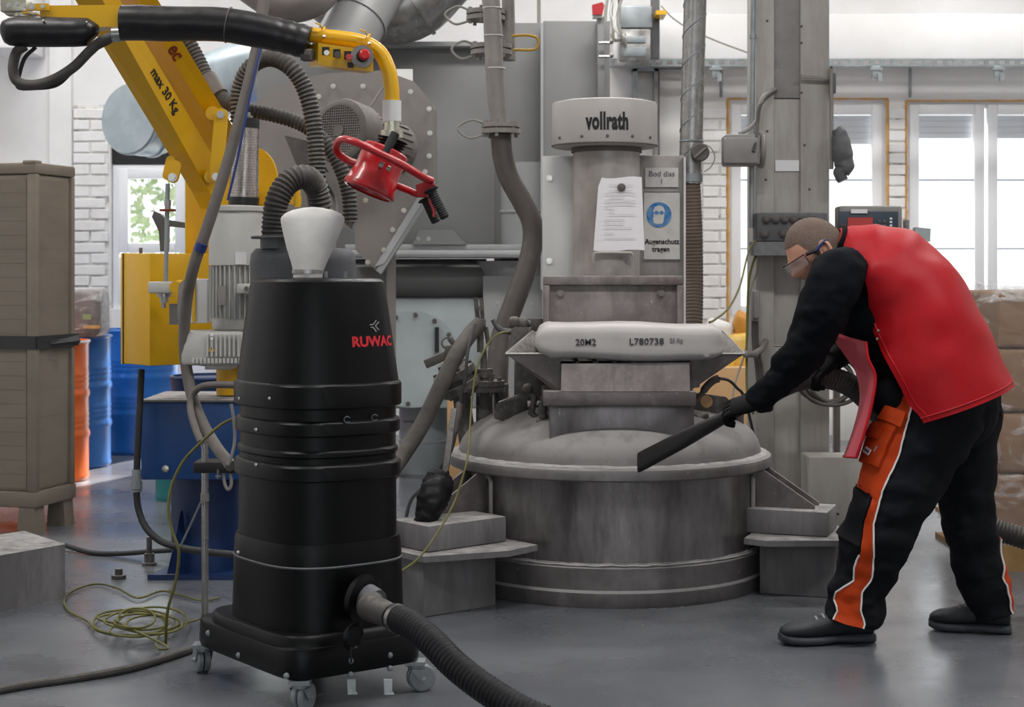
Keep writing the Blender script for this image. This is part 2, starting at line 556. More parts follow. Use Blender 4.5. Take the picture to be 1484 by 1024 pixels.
mk('carton', '#8a6a4e', 0.7, col2='#785a41', scale=4, amt=0.6)
mk('wood_pallet', '#9b7a4c', 0.75, col2='#7f6139', scale=8, amt=0.7)
mk('orange_plastic', '#c98a2a', 0.5, col2='#b0741c', scale=9, amt=0.6)
mk('yellow_bag', '#d3a637', 0.5, col2='#dcc07a', scale=9, amt=0.7)
mk('tan_paper', '#c49c70', 0.8, rvar=0)
mk('skin', '#c4917b', 0.5, col2='#b47c69', scale=25, amt=0.5, bump=0.06, bscale=250)
mk('hair_short', '#5c4b42', 0.8, col2='#7d6c61', scale=180, amt=0.5, bump=0.6, bscale=400)
mk('shirt_black', '#080a0f', 0.9, col2='#0e1118', scale=8, amt=0.6, dust='#454850', dust_amt=0.08, bump=0.2, bscale=60, spec=0.15)
mk('vest_red', '#ab0d19', 0.48, col2='#960a14', scale=5, amt=0.6, dust='#bf4650', dust_amt=0.18, bump=0.2, bscale=35, spec=0.22)
mk('vest_lining', '#c75560', 0.55, col2='#b4424f', scale=5, amt=0.5)
mk('trouser_black', '#0a0b10', 0.85, col2='#12141b', scale=6, amt=0.6, dust='#4a4d55', dust_amt=0.10, bump=0.25, bscale=40, spec=0.2)
mk('trouser_orange', '#bb3d08', 0.7, col2='#a53406', scale=8, amt=0.6, dust='#c9805a', dust_amt=0.15, bump=0.2, bscale=60, spec=0.25)
mk('piping_white', '#e4e2e2', 0.6)
mk('glove_black', '#08090b', 0.8, bump=0.25, bscale=90, dust='#4d4f55', dust_amt=0.10, spec=0.2)
mk('boot_black', '#0e1116', 0.6, col2='#1a1e25', scale=14, amt=0.6, dust='#5d6168', dust_amt=0.25)
mk('boot_sole', '#3d4249', 0.7, col2='#2b2f35', scale=14, amt=0.6)
mk('glasses_blue', '#22356e', 0.35)
mk('lens_clear', '#dfe8ee', 0.05, alpha=0.10, rvar=0)
mk('leaf_green', '#6f8a56', 0.6, col2='#95aa72', scale=3, amt=0.8)
mk('bark', '#5b5147', 0.9)
mk('ground_pale', '#b9b8b2', 0.9, col2='#a3a29c', scale=0.8, amt=0.6)

# shrink wrap: clear film with a soft gloss
def film_mat():
    m = bpy.data.materials.new('shrink_film'); MATS['shrink_film'] = m
    m.use_nodes = True
    nt = m.node_tree; b = nt.nodes['Principled BSDF']
    b.inputs['Base Color'].default_value = (0.85, 0.85, 0.85, 1)
    b.inputs['Roughness'].default_value = 0.07
    b.inputs['Alpha'].default_value = 0.18
    n = nt.nodes.new('ShaderNodeTexNoise'); n.inputs['Scale'].default_value = 15; n.inputs['Detail'].default_value = 3
    n.inputs['Distortion'].default_value = 0.3
    g = nt.nodes.new('ShaderNodeNewGeometry')
    nt.links.new(g.outputs['Position'], n.inputs['Vector'])
    mp = nt.nodes.new('ShaderNodeMapping'); mp.inputs['Scale'].default_value = (5, 5, 11)
    n2 = nt.nodes.new('ShaderNodeTexNoise'); n2.inputs['Scale'].default_value = 1.0; n2.inputs['Detail'].default_value = 4; n2.inputs['Distortion'].default_value = 1.2
    nt.links.new(g.outputs['Position'], mp.inputs[0]); nt.links.new(mp.outputs[0], n2.inputs['Vector'])
    mr = nt.nodes.new('ShaderNodeMapRange'); mr.inputs[1].default_value = 0.52; mr.inputs[2].default_value = 0.66; mr.inputs[3].default_value = 0.08; mr.inputs[4].default_value = 0.5
    nt.links.new(n2.outputs[0], mr.inputs[0]); nt.links.new(mr.outputs[0], b.inputs['Alpha'])     # pale opaque streaks stand for doubled folds and paint in their glints
    bp = nt.nodes.new('ShaderNodeBump'); bp.inputs['Strength'].default_value = 1.0; bp.inputs['Distance'].default_value = 0.035
    nt.links.new(n.outputs[0], bp.inputs['Height']); nt.links.new(bp.outputs[0], b.inputs['Normal'])
film_mat()

# ------------------------------------------------------------------ the hall
BW = 12.5
struct('floor', MB().box((-6, -3, -0.1), (6.2, BW + 0.3, 0)), 'floor_concrete', label='grey dusty concrete floor of the hall')
struct('ceiling', MB().box((-4.8, -3, 4.3), (6.2, BW + 0.3, 4.5)), 'wall_paint', label='white plastered ceiling')
struct('wall_left', MB().box((-4.8, -3, 0), (-4.6, BW, 4.3)), 'wall_paint', label='white painted side wall')
struct('wall_right', MB().box((6.0, -3, 0), (6.2, BW, 4.3)), 'wall_paint', label='white painted side wall')
fw_ = MB()  # unseen wall added to shape the light; its openings let daylight in
for x0, x1, z0, z1 in ((-4.6, -3.9, 0, 4.3), (-3.9, -2.1, 0, 1.0), (-3.9, -2.1, 3.5, 4.3), (-2.1, -1.1, 0, 4.3), (-1.1, 2.1, 3.9, 4.3), (2.1, 3.2, 0, 4.3), (3.2, 5.2, 0, 1.0), (3.2, 5.2, 3.5, 4.3), (5.2, 6.0, 0, 4.3)):
    fw_.box((x0, -3.2, z0), (x1, -3.0, z1))
struct('wall_front_added', fw_, 'column_paint', label='grey wall added behind the viewpoint, with gate and window openings that shape the daylight')
struct('ground_outside', MB().box((-30, BW + 0.3, -0.35), (30, 60, -0.15)), 'ground_pale', label='pale yard outside the windows')

def kx(px, d=BW): return (px - CX) * d / F
def kz(py, d=BW): return CAMZ - (py - HZ) * d / F
# openings (x0, x1, z0, z1)
W1 = (kx(160), kx(276), 0.95, kz(207))
WD = (-2.20, -1.30, 0.0, 2.45)  # unseen doorway behind the machinery, added to let sun onto the floor
W2 = (kx(1055), kx(1286), 0.85, kz(143))
W3 = (kx(1313), kx(1546), 0.85, kz(146))
wb = MB()
xs = [-4.6, W1[0], W1[1], WD[0], WD[1], W2[0], W2[1], W3[0], W3[1], 6.0]
for i in range(9):
    x0, x1 = xs[i], xs[i + 1]
    w = {1: W1, 3: WD, 5: W2, 7: W3}.get(i)
    if w:
        (wb.box((x0, BW, 0), (x1, BW + 0.3, w[2])) if w[2] > 0 else None); wb.box((x0, BW, w[3]), (x1, BW + 0.3, 4.3))
    else:
        wb.box((x0, BW, 0), (x1, BW + 0.3, 4.3))
wall = struct('wall_back', wb, 'wall_paint', label='white painted back wall with brick piers between the windows')
# plaster pier at the far left, beam with a lower edge above the windows
struct('trim_1', MB().box((kx(75), BW - 0.06, 0), (kx(106), BW, 4.3)), 'wall_paint', label='flat plaster pilaster on the back wall')
struct('trim_2', MB().box((kx(882), BW - 0.45, kz(86, 12.05)), (6.0, BW, kz(19, 12.05)), 0.02), 'wall_paint', label='white ceiling beam above the windows')
struct('trim_3', MB().box((kx(0, 12.3), 11.9, kz(72, 12.0)), (kx(66), BW, kz(-20, 12.0)), 0.01), 'wall_paint', label='white boxed downstand beam')
# brick piers: every brick its own piece, joints recessed
def bricks(x0, x1, z0, z1, seed):
    r = random.Random(seed)
    BH, BL, J = 0.071, 0.24, 0.013
    mort = obj('mortar_bed', MB().box((x0, BW - 0.006, z0), (x1, BW - 0.0005, z1)), 'mortar_joint', wall, 0)
    protos = {}
    z, row = z0 + J, 0
    while z + BH < z1 + 0.01:
        x = x0 - (BL / 2 if row % 2 else 0.0)
        while x < x1 - 0.02:
            a, b = max(x, x0), min(x + BL, x1)
            if b - a > 0.03:
                key = round(b - a, 2)
                off = r.uniform(-0.004, 0.004)
                org = Vector(((a + b) / 2, BW - 0.014 + off, z + r.uniform(-0.003, 0.003)))
                if key not in protos:
                    protos[key] = obj('brick', MB().box((org.x - key / 2, org.y - 0.008, org.z), (org.x + key / 2, org.y + 0.012, org.z + BH), 0.006), 'brick_paint', wall, 0, origin=org)
                else:
                    again(protos[key], org, wall, (0, r.uniform(-0.012, 0.012), 0))
            x += BL + J
        z += BH + J
        row += 1
bricks(kx(107), kx(158), 0.86, kz(152), 1)
bricks(kx(1018), kx(1052), 0.86, kz(150), 2)
bricks(kx(1288), kx(1311), 0.86, kz(148), 3)

def window(n, w, sashes, bars, shutter=None, foam=True, label=''):
    x0, x1, z0, z1 = w
    y = BW + 0.06
    root = MB()
    ft = 0.05
    fr = MB().box((x0, y, z0), (x0 + ft, y + 0.08, z1)).box((x1 - ft, y, z0), (x1, y + 0.08, z1)).box((x0 + ft, y, z1 - ft), (x1 - ft, y + 0.08, z1)).box((x0 + ft, y, z0), (x1 - ft, y + 0.08, z0 + ft))
    win = struct('window_%d' % n, fr, 'upvc_white', label=label)
    for a, b, za, zb, f in sashes:
        s = MB().box((a, y - 0.02, za), (a + f, y + 0.05, zb), 0.006).box((b - f, y - 0.02, za), (b, y + 0.05, zb), 0.006).box((a + f, y - 0.02, zb - f), (b - f, y + 0.05, zb), 0.006).box((a + f, y - 0.02, za), (b - f, y + 0.05, za + f), 0.006)
        so = obj('sash', s, 'upvc_white', win)
        obj('pane', MB().box((a + f, y + 0.01, za + f), (b - f, y + 0.022, zb - f)), 'glass_pane', so, 0)
        for zz in bars:
            obj('glazing_bar', MB().box((a + f, y + 0.0, zz - 0.006), (b - f, y + 0.03, zz + 0.006)), 'shutter_grey', so, 0)
        if shutter:
            k = 0; zz = zb - f
            while zz > shutter:
                q = MB().box((a + f - 0.03, y + 0.085, zz - 0.044), (b - f + 0.03, y + 0.10, zz - 0.0005), 0.004)
                obj('shutter_slat', q, 'shutter_grey', so, 0)
                zz -= 0.044
    if foam:
        for xa, xb in ((x0 - 0.016, x0 + 0.016), (x1 - 0.016, x1 + 0.016)):
            m = MB()
            zz = z0
            m.tube([Vector(((xa + xb) / 2, BW - 0.002, z0 + (z1 - z0) * i / 40)) for i in range(41)], [0.011 + 0.004 * math.sin(i * 2.3) * math.sin(i * 0.7) for i in range(41)], 6)
            obj('foam_strip', m, 'foam_orange', win)
        obj('foam_strip', MB().tube([Vector((x0 + (x1 - x0) * i / 20, BW - 0.002, z1)) for i in range(21)], [0.007 + 0.002 * math.sin(i * 1.9) for i in range(21)], 6), 'foam_orange', win)
    return win
w1 = window(1, (W1[0] + 0.005, W1[1], W1[2], kz(238)), [(W1[0] + 0.05, W1[1] - 0.05, kz(366), kz(244), 0.075), (W1[0] + 0.05, W1[1] - 0.05, 1.0, kz(372), 0.075)], [], None, False, 'white plastic window with trees outside')
obj('recess_panel', MB().box((W1[0], BW + 0.05, kz(237)), (W1[1], BW + 0.2, W1[3])), 'dark_void', w1, 0)  # dark panel painted in for the dark recess above the frame
xm = (W2[0] + W2[1]) / 2
window(2, W2, [(W2[0] + 0.03, xm - 0.01, 0.9, kz(150), 0.075), (xm + 0.01, W2[1] - 0.03, 0.9, kz(150), 0.075)], [kz(260), kz(360)], kz(200), True, 'white double window behind the steel column')
xm = kx(1431.5)
window(3, W3, [(W3[0] + 0.035, xm - 0.012, 0.9, kz(150), 0.075), (xm + 0.012, W3[1] - 0.03, 0.9, kz(150), 0.075)], [kz(260), kz(360)], kz(198), True, 'white double window above the wrapped cartons')

# a tree in the yard outside the left window
tr = thing('tree', (-4.95, 19, -0.15), 'leafy green tree outside the window behind the yellow arm', 'tree')
obj('trunk', MB().tube(smooth_path([(-4.95, 19, -0.15), (-4.98, 19, 1.2), (-4.85, 19.1, 2.5)], 6), [0.14 - 0.004 * i for i in range(13)], 8), 'bark', tr)
lf = MB(); r = random.Random(3)
for i in range(1500):
    c = Vector((-4.3 + r.gauss(0, 0.75), 19 + r.gauss(0, 0.5), 2.2 + r.gauss(0, 0.75)))
    if c.z < 0.7: continue
    q = Quaternion((r.random() - .5, r.random() - .5, r.random() - .5, r.random() - .5)).normalized().to_matrix()
    s = r.uniform(0.05, 0.09)
    lf.add([c + q @ Vector(p) * s for p in ((-1, 0, 0), (0, -0.5, 0.1), (1, 0, 0), (0, 0.5, 0.1))], [(0, 1, 2, 3)])
tag(obj('foliage', lf, 'leaf_green', tr, 0), 'loose green leaves', kind='stuff')

# galvanised cable tray along the beam with its hangers
ct = thing('cable_tray', (kx(1200, 11.95), 11.95, kz(96, 11.95)), 'galvanised perforated cable tray under the ceiling beam', 'cable tray')
ta, tb, tz0, tz1 = kx(884, 11.95), kx(1600, 11.95), kz(96, 11.95), kz(85, 11.95)
obj('tray_base', MB().box((ta, 11.95, tz0), (tb, 12.04, tz0 + 0.006)), 'galv_dull', ct, 0)
obj('rail', MB().box((ta, 11.945, tz1 - 0.012), (tb, 11.955, tz1)).box((ta, 11.945, tz0), (tb, 11.955, tz0 + 0.012)), 'galv_dull', ct, 0)
xx, first = ta, None
while xx < tb:
    if first is None:
        first = obj('rung', MB().box((xx, 11.946, tz0 + 0.008), (xx + 0.035, 11.954, tz1 - 0.008)), 'galv_dull', ct, 0)
    else:
        again(first, (xx + 0.0175, 11.95, tz0 + 0.008), ct)
    xx += 0.075
for px in (1037, 1269, 1446):
    c = P(px, 96, 11.95)
    obj('hanger', MB().box((c.x - 0.03, 11.93, c.z - 0.09), (c.x + 0.03, 11.96, c.z), 0.006).box((c.x - 0.045, 11.92, c.z - 0.03), (c.x + 0.045, 11.94, c.z - 0.01)).box((c.x + 0.01, 11.92, c.z - 0.11), (c.x + 0.04, 11.95, c.z - 0.05)), 'galv_dull', ct)
# ------------------------------------------------------------------ mixing vessel
VX, VY = 0.394, 6.72
VC = Matrix.Translation((VX, VY, 0))
ves = thing('mixing_vessel', (VX, VY, 0), 'wide round dusty steel mixing vessel with domed lid', 'mixing vessel')
obj('base_ring', MB().lathe([(0.60, 0.0), (0.622, 0.0), (0.626, 0.01), (0.626, 0.055), (0.618, 0.065), (0.618, 0.145), (0.608, 0.157), (0.59, 0.158)], 96, VC), 'steel_powder', ves)
obj('shell', MB().lathe([(0.59, 0.155), (0.601, 0.156), (0.601, 0.30), (0.601, 0.468), (0.58, 0.47)], 96, VC), 'steel_dusty', ves)
obj('flange', MB().lathe([(0.60, 0.466), (0.645, 0.468), (0.651, 0.474), (0.652, 0.500), (0.649, 0.510), (0.640, 0.517), (0.60, 0.519)], 96, VC), 'steel_powder', ves)
DOME = [(0.612, 0.514), (0.606, 0.545), (0.597, 0.570), (0.580, 0.597), (0.560, 0.618), (0.530, 0.641), (0.496, 0.660), (0.45, 0.680), (0.40, 0.697), (0.30, 0.718), (0.2, 0.73), (0.1, 0.735), (0.01, 0.736)]
obj('dome_lid', MB().lathe(DOME, 96, VC), 'steel_powder', ves)
for r_in, r_out, z_, nm in ((0.606, 0.634, 0.5185, 'flange'), (0.600, 0.617, 0.1565, 'base')):
    mbp = MB().lathe([(r_in, z_ - 0.002), (r_in + 0.002, z_ + 0.006), (r_in + 0.010, z_ + 0.0055), ((r_in + r_out) / 2, z_ + 0.003), (r_out, z_ - 0.001)], 160, VC)
    mbp.jitter(0.0035, 26)
    tag(obj('powder_ridge', mbp, 'powder_white', ves, 60), 'line of pale powder lying along the %s edge' % nm)
def domez(x, y):
    rr = math.hypot(x - VX, y - VY)
    for (r1, z1), (r2, z2) in zip(DOME, DOME[1:]):
        if r2 <= rr <= r1:
            return z1 + (z2 - z1) * (r1 - rr) / (r1 - r2)
    return 0.736
def foot_frame(ang):
    er = Vector((math.cos(R(ang)), math.sin(R(ang)), 0)); et = Vector((-er.y, er.x, 0))
    m = Matrix((er, et, Vector((0, 0, 1)))).transposed().to_4x4()
    m.translation = Vector((VX, VY, 0))
    return m
for ang, gang, r0, r1, lab in ((221, 211, 0.71, 1.05, 'grey concrete block under the vessel bracket, beside the black vacuum'), (340, 341, 0.64, 0.93, "grey concrete block under the vessel bracket, beside the worker's front shoe")):
    fm = foot_frame(ang); gm = foot_frame(gang)
    blk = MB().box((r0, -0.125, 0), (r1, 0.125, 0.205), 0.006, fm).jitter(0.003, 9)
    tag(obj('concrete_block', blk, 'concrete_block'), lab, 'concrete block')
    br = obj('foot_bracket', MB().prism([(0.605, -0.24), (r0 + 0.06, -0.27), (r1 + 0.03, -0.165), (r1 + 0.03, 0.165), (r0 + 0.06, 0.27), (0.605, 0.24)], fm @ Matrix.Translation((0, 0, 0.207)), 0.022), 'concrete_block', ves)
    obj('foot_pad', MB().box((r0 - 0.06, -0.115, 0.231), (r1 - 0.03, 0.115, 0.325), 0.005, fm), 'concrete_block', br)
    for t in (-0.055, 0.05):
        ml = gm @ M4(Matrix(((1, 0, 0), (0, 0, -1), (0, 1, 0))), (0, t, 0))
        obj('gusset', MB().prism([(0.60, 0.325), (0.84, 0.325), (0.84, 0.338), (0.64, 0.47), (0.60, 0.47)], ml, 0.010), 'steel_plate', br)
    fr = MB()
    pa = [gm @ Vector(q) for q in ((0.604, -0.085, 0.25), (0.604, -0.085, 0.44), (0.604, -0.07, 0.455), (0.604, 0.07, 0.455), (0.604, 0.085, 0.44), (0.604, 0.085, 0.25))]
    obj('pad_edge', MB().tube(pa, 0.009, 8), 'steel_light', br)
    obj('mounting_pad', MB().box((0.57, -0.085, 0.24), (0.604, 0.085, 0.455), 0, gm), 'dirty_iron', br)

# feed chute, hopper and the filter bonnet behind it: one dosing station on the vessel
st = thing('feed_hopper', (VX, 6.4, 0.6), 'dark steel feed hopper with flared side wings on the vessel lid', 'hopper')
xa, xb = P(796, 0, 6.215).x, P(1006, 0, 6.215).x
obj('chute', MB().box((xa, 6.215, 0.56), (xb, 6.72, 0.748), 0.004), 'steel_dusty', st)
obj('collar', MB().lathe([(0.37, 0), (0.40, 0.0), (0.405, 0.01), (0.40, 0.02), (0.37, 0.02)], 64, Matrix.Translation((VX, 6.60, 0.60))), 'steel_dusty', st)
ledge = MB().box((P(787, 0, 6.15).x, 6.15, 0.742), (P(1009, 0, 6.15).x, 6.72, 0.797), 0.006)
obj('ledge', ledge, 'steel_plate', st)
lf_, lb_ = P(733, 0, 6.18).x, P(772, 0, 6.7).x
rf_, rb_ = P(1079, 0, 6.18).x, P(1047, 0, 6.7).x
b0, b1 = P(800, 0, 6.2).x, P(1004, 0, 6.2).x
zt, ztb, zbm = 0.935, 1.0, 0.80
fr = [Vector((lf_, 6.18, zt)), Vector((rf_, 6.18, zt)), Vector((b1, 6.21, zbm)), Vector((b0, 6.21, zbm))]
bk = [Vector((lb_, 6.70, ztb)), Vector((rb_, 6.70, ztb)), Vector((b1, 6.70, zbm)), Vector((b0, 6.70, zbm))]
cl, cr = P(812, 0, 6.19).x, P(1001, 0, 6.19).x
obj('front_wing', MB().slab([fr[0], Vector((cl, 6.19, zt)), Vector((cl, 6.205, zbm)), fr[3]], Vector((0, 0.006, 0))), 'steel_plate', st, 0)
obj('front_wing', MB().slab([Vector((cr, 6.19, zt)), fr[1], fr[2], Vector((cr, 6.205, zbm))], Vector((0, 0.006, 0))), 'steel_plate', st, 0)
obj('front_plate', MB().slab([Vector((cl, 6.195, 0.895)), Vector((cr, 6.195, 0.895)), Vector((cr, 6.205, zbm)), Vector((cl, 6.205, zbm))], Vector((0, 0.006, 0))), 'steel_plate', st, 0)
obj('side_wing', MB().slab([fr[0], fr[3], bk[3], bk[0]], Vector((0.006, 0, 0))), 'dirty_iron', st, 0)
obj('side_wing', MB().slab([fr[1], fr[2], bk[2], bk[1]], Vector((-0.006, 0, 0))), 'dirty_iron', st, 0)
obj('rim_edge', MB().tube([fr[0], Vector((cl, 6.19, zt))], 0.004, 6), 'steel_light', st)
obj('rim_edge', MB().tube([Vector((cr, 6.19, zt)), fr[1]], 0.004, 6), 'steel_light', st)
obj('rim_edge', MB().tube([fr[0], bk[0]], 0.004, 6), 'steel_light', st)
obj('rim_edge', MB().tube([fr[1], bk[1]], 0.004, 6), 'steel_light', st)
fp = [P(814, 527, 6.17), P(999, 525, 6.17), P(1000, 567, 6.15), P(813, 567, 6.15)]
obj('cover_plate', MB().slab(fp, Vector((0, 0.012, 0))), 'steel_panel', st, 0)
gr = MB()
for i in range(8):
    x = b0 + 0.02 + i * 0.07
    gr.box((x, 6.2, 0.893), (x + 0.012, 6.70, 0.905))
for y in (6.215, 6.45, 6.69):
    gr.box((lf_ + 0.12, y, 0.882), (rf_ - 0.12, y + 0.012, 0.893))
obj('grate', gr, 'dirty_iron', st, 0)
pz0, pz1 = 0.90, kz(401, 6.75)
px0, px1 = P(787, 0, 6.75).x, P(990, 0, 6.75).x
pan = obj('back_panel', MB().box((px0, 6.76, pz0), (px1, 6.80, pz1), 0.004), 'steel_panel', st)
bw = 0.034
obj('panel_frame', MB().box((px0, 6.735, pz1 - bw), (px1, 6.762, pz1 + 0.004), 0.006).box((px0, 6.735, pz0), (px0 + bw * 0.8, 6.762, pz1 - bw), 0.006).box((px1 - bw * 0.8, 6.735, pz0), (px1, 6.762, pz1 - bw), 0.006), 'steel_panel', pan)
for bx, by in ((812, 425), (958, 425)):
    obj('bolt', MB().hexbolt(P(bx, by, 6.758), (0, -1, 0), 0.012, 0.012), 'steel_panel', pan)
obj('lift_handle', MB().tube(smooth_path([P(860, 402, 6.77), P(860, 376, 6.77), P(862, 368, 6.77), P(869, 366, 6.77), P(909, 366, 6.77), P(916, 368, 6.77), P(918, 376, 6.77), P(918, 402, 6.77)], 5), 0.0065, 8), 'steel_light', pan)

# agitator drive tower
tw = thing('agitator_drive', (VX, 7.05, 0.73), 'grey pipe tower with a round drum head lettered vollrath', 'mixer drive')
TX = P(879, 0, 7.05).x
tp = MB().lathe([(0.142, 0.73), (0.142, 1.78)], 48, Matrix.Translation((TX, 7.05, 0)))
obj('drive_pipe', tp, 'steel_light', tw)
TXh = P(876, 0, 7.05).x
HM = Matrix.Translation((TXh, 7.05, 0))
head = obj('drum_head', MB().lathe([(0.10, 1.768), (0.205, 1.764), (0.221, 1.768), (0.223, 1.775), (0.223, 1.948), (0.219, 1.956), (0.19, 1.962), (0.02, 1.97)], 64, HM), 'drum_grey', tw)
obj('rim_band', MB().torus((TXh, 7.05, 1.774), (0, 0, 1), 0.2225, 0.0045, 64, 6), 'motor_dark', head)
for a in (-118, -62, -90, -150, -35):
    c = Vector((TXh + 0.223 * math.cos(R(a)), 7.05 + 0.223 * math.sin(R(a)), 1.80))
    obj('screw', MB().hexbolt(c, (math.cos(R(a)), math.sin(R(a)), 0), 0.005, 0.006), 'motor_dark', head)
lettering('lettering', 'vollrath', 0.098, face_cam((P(880.5, 0, 6.83).x, 7.05 - 0.2235, kz(176, 6.83))), 'ink_black', head, bold=0.0042, sx=0.55, bend=0.2235, space=1.07)
obj('neck_ring', MB().lathe([(0.142, 1.745), (0.150, 1.745), (0.150, 1.768), (0.142, 1.768)], 48, Matrix.Translation((TX, 7.05, 0))), 'motor_dark', tw)
lp = obj('guard_plate', MB().box((P(786, 0, 7.16).x, 7.16, 0.95), (P(834, 0, 7.16).x, 7.175, kz(226, 7.16)), 0.002), 'white_plate', tw)
for by in (258, 378):
    obj('bolt', MB().hexbolt(P(796, by, 7.158), (0, -1, 0), 0.010, 0.012), 'bolt_steel', lp)
rp = obj('guard_plate', MB().box((P(926, 0, 7.16).x, 7.16, 0.95), (P(991, 0, 7.16).x, 7.175, kz(225, 7.16)), 0.002), 'steel_light', tw)
obj('plate_edge', MB().box((P(990, 0, 7.155).x, 7.13, 0.95), (P(993, 0, 7.155).x, 7.18, kz(228, 7.16))), 'white_plate', rp, 0)
# signs on the right plate
sg = tag(obj('sign', MB().box(P(935, 271, 7.155), P(983, 243, 7.152) + Vector((0, -0.001, 0))), 'sign_white', None, 0), 'small white plate lettered Bod diss 1 on the drive tower', 'sign')
lettering('lettering', 'Bod diss', 0.034, face_cam(P(959, 252, 7.149)), 'ink_grey', sg, sx=0.98)
lettering('lettering', '1', 0.032, face_cam(P(959, 263, 7.149)), 'ink_grey', sg)
sg = tag(obj('sign', MB().box(P(933, 376, 7.155), P(986, 278, 7.152) + Vector((0, -0.001, 0))), 'sign_white', None, 0), 'white eye protection sign with a blue disc reading Augenschutz tragen', 'sign')
dc = P(955, 311, 7.149)
obj('blue_disc', MB().cyl(dc, dc + Vector((0, -0.002, 0)), 0.054, n=32), 'sign_blue', sg)
hd = MB()
hp = [(-0.022, -0.036), (-0.010, -0.040), (0.012, -0.040), (0.020, -0.028), (0.022, -0.005), (0.026, 0.015), (0.018, 0.034), (0.0, 0.041), (-0.018, 0.034), (-0.026, 0.015), (-0.022, -0.005), (-0.026, -0.02)]
hd.prism(hp, face_cam(dc + Vector((0, -0.002, 0))), 0.001)
hh = obj('head_symbol', hd, 'sign_white', sg, 0)
gg = MB()
for sx_ in (-0.011, 0.011):
    gg.lathe([(0.001, 0), (0.009, 0), (0.009, 0.001), (0.001, 0.001)], 14, face_cam(dc + Vector((sx_, -0.003, 0.008))))
gg.box(dc + Vector((-0.026, -0.0042, 0.006)), dc + Vector((0.026, -0.003, 0.011)))
obj('goggles_symbol', gg, 'sign_blue', hh, 0)
lettering('lettering', 'Augenschutz', 0.031, face_cam(P(959.5, 350, 7.149)), 'ink_black', sg, bold=0.0006, sx=0.93)
lettering('lettering', 'tragen', 0.031, face_cam(P(958, 361, 7.149)), 'ink_black', sg, bold=0.0006, sx=0.95)
obj('border_line', MB().box(P(933, 278.5, 7.1495), P(986, 277.5, 7.1485)).box(P(933, 376.5, 7.1495), P(986, 375.5, 7.1485)).box(P(985.5, 376, 7.1495), P(986.5, 278, 7.1485)), 'ink_grey', sg, 0)

# sheet of paper held by a magnet
PD = 6.885
rows = []
for i in range(9):
    t = i / 8
    y = 257 + (363 - 257) * t
    xl, xr = 868 - 8 * t, 930 + 4 * t
    rows.append([P(xl + (xr - xl) * j / 6, y + (1.5 * math.sin(j)), PD - 0.006 * math.sin(math.pi * j / 6) - 0.012 * t * abs(j / 6 - 0.5)) for j in range(7)])
rows[0][0] = P(872, 257, PD)
pm = MB(); pm.grid(rows); pm.grid([[p + Vector((0, 0.0012, 0)) for p in r_] for r_ in rows], True)
pap = tag(obj('paper_sheet', pm, 'paper_white'), 'white paper sheet hanging on the drive pipe', 'paper')
r = random.Random(5)
for i, yy in enumerate([268, 276, 281, 286, 291, 296, 301, 306, 311, 318, 324, 330, 338, 345]):
    x1_ = r.choice((921, 905, 917, 890))
    obj('printed_line', MB().box(P(r.choice((876, 876, 882)), yy + 0.4, PD - 0.0135), P(x1_, yy - 0.4, PD - 0.0130)), 'ink_faint', pap, 0)
mg = P(900.5, 271.5, PD - 0.008)
tag(obj('magnet', MB().lathe([(0.016, 0), (0.017, 0.002), (0.017, 0.008), (0.012, 0.011), (0.004, 0.012)], 20, face_cam(mg)), 'motor_dark'), 'round dark magnet holding the paper sheet', 'magnet')

# paper sack on the hopper
bag = thing('paper_sack', P(910, 522, 6.4), 'full white paper sack marked 20M2 lying on the hopper', 'sack')
BX0, BX1 = P(776, 0, 6.33).x, P(1044, 0, 6.33).x
BL_ = BX1 - BX0
mb = MB(); rg = []
NU, NV = 40, 28
for i in range(NU + 1):
    u = i / NU
    e = min(u, 1 - u)
    k = min(1.0, (e / 0.07)) ** 0.38 if e < 0.07 else 1.0
    hz = 0.014 + 0.055 * k * (1 - 0.08 * math.sin(u * 9))
    hy = 0.195 * (0.80 + 0.20 * k)
    cz = 0.980 - 0.008 * u + 0.002 * math.sin(u * 7)
    ring = []
    for j in range(NV):
        a = 2 * math.pi * j / NV
        ca, sa = math.cos(a), math.sin(a)
        n_ = 7.0
        rr = (abs(ca) ** n_ + abs(sa) ** n_) ** (-1 / n_)
        pt = Vector((BX0 + BL_ * u, 6.345 + hy * ca * rr, cz + hz * sa * rr))
        wr = mnoise.noise(Vector((pt.x * 14, pt.y * 9, pt.z * 16))) * (0.0022 + 0.018 * max(0, 1 - e / 0.14))
        pt += Vector((0, -wr * 0.5, wr))
        ring.append(pt)
    rg.append(ring)
mb.rings(rg)
obj('sack_body', mb, 'bag_paper', bag, 60)
obj('end_fold', MB().box((BX0 + 0.02, 6.30, 0.915), (BX0 + 0.10, 6.32, 0.945), 0.004).jitter(0.003, 40), 'bag_paper', bag)
tear = MB().ball(P(1041, 487, 6.32), 0.030, 10, (0.6, 1, 0.9)); tear.jitter(0.008, 50)
obj('end_seam', tear, 'bag_paper', bag, 60)
fy = 6.345 - 0.195 - 0.0030
lettering('lettering', '20M2', 0.034, face_cam((P(849, 0, fy).x, fy, kz(496, fy)), roll=R(0.5)), 'ink_stamp', bag, bold=0.0003, sx=1.0, depth=0.0010)
lettering('lettering', 'L780738', 0.034, face_cam((P(937, 0, fy).x, fy, kz(495, fy)), roll=R(0.5)), 'ink_stamp', bag, bold=0.0003, sx=1.05, depth=0.0010, space=1.05)
lettering('lettering', '25 Kg', 0.022, face_cam((P(980, 0, fy).x, fy, kz(493, fy))), 'ink_grey', bag, sx=0.95, depth=0.0010)

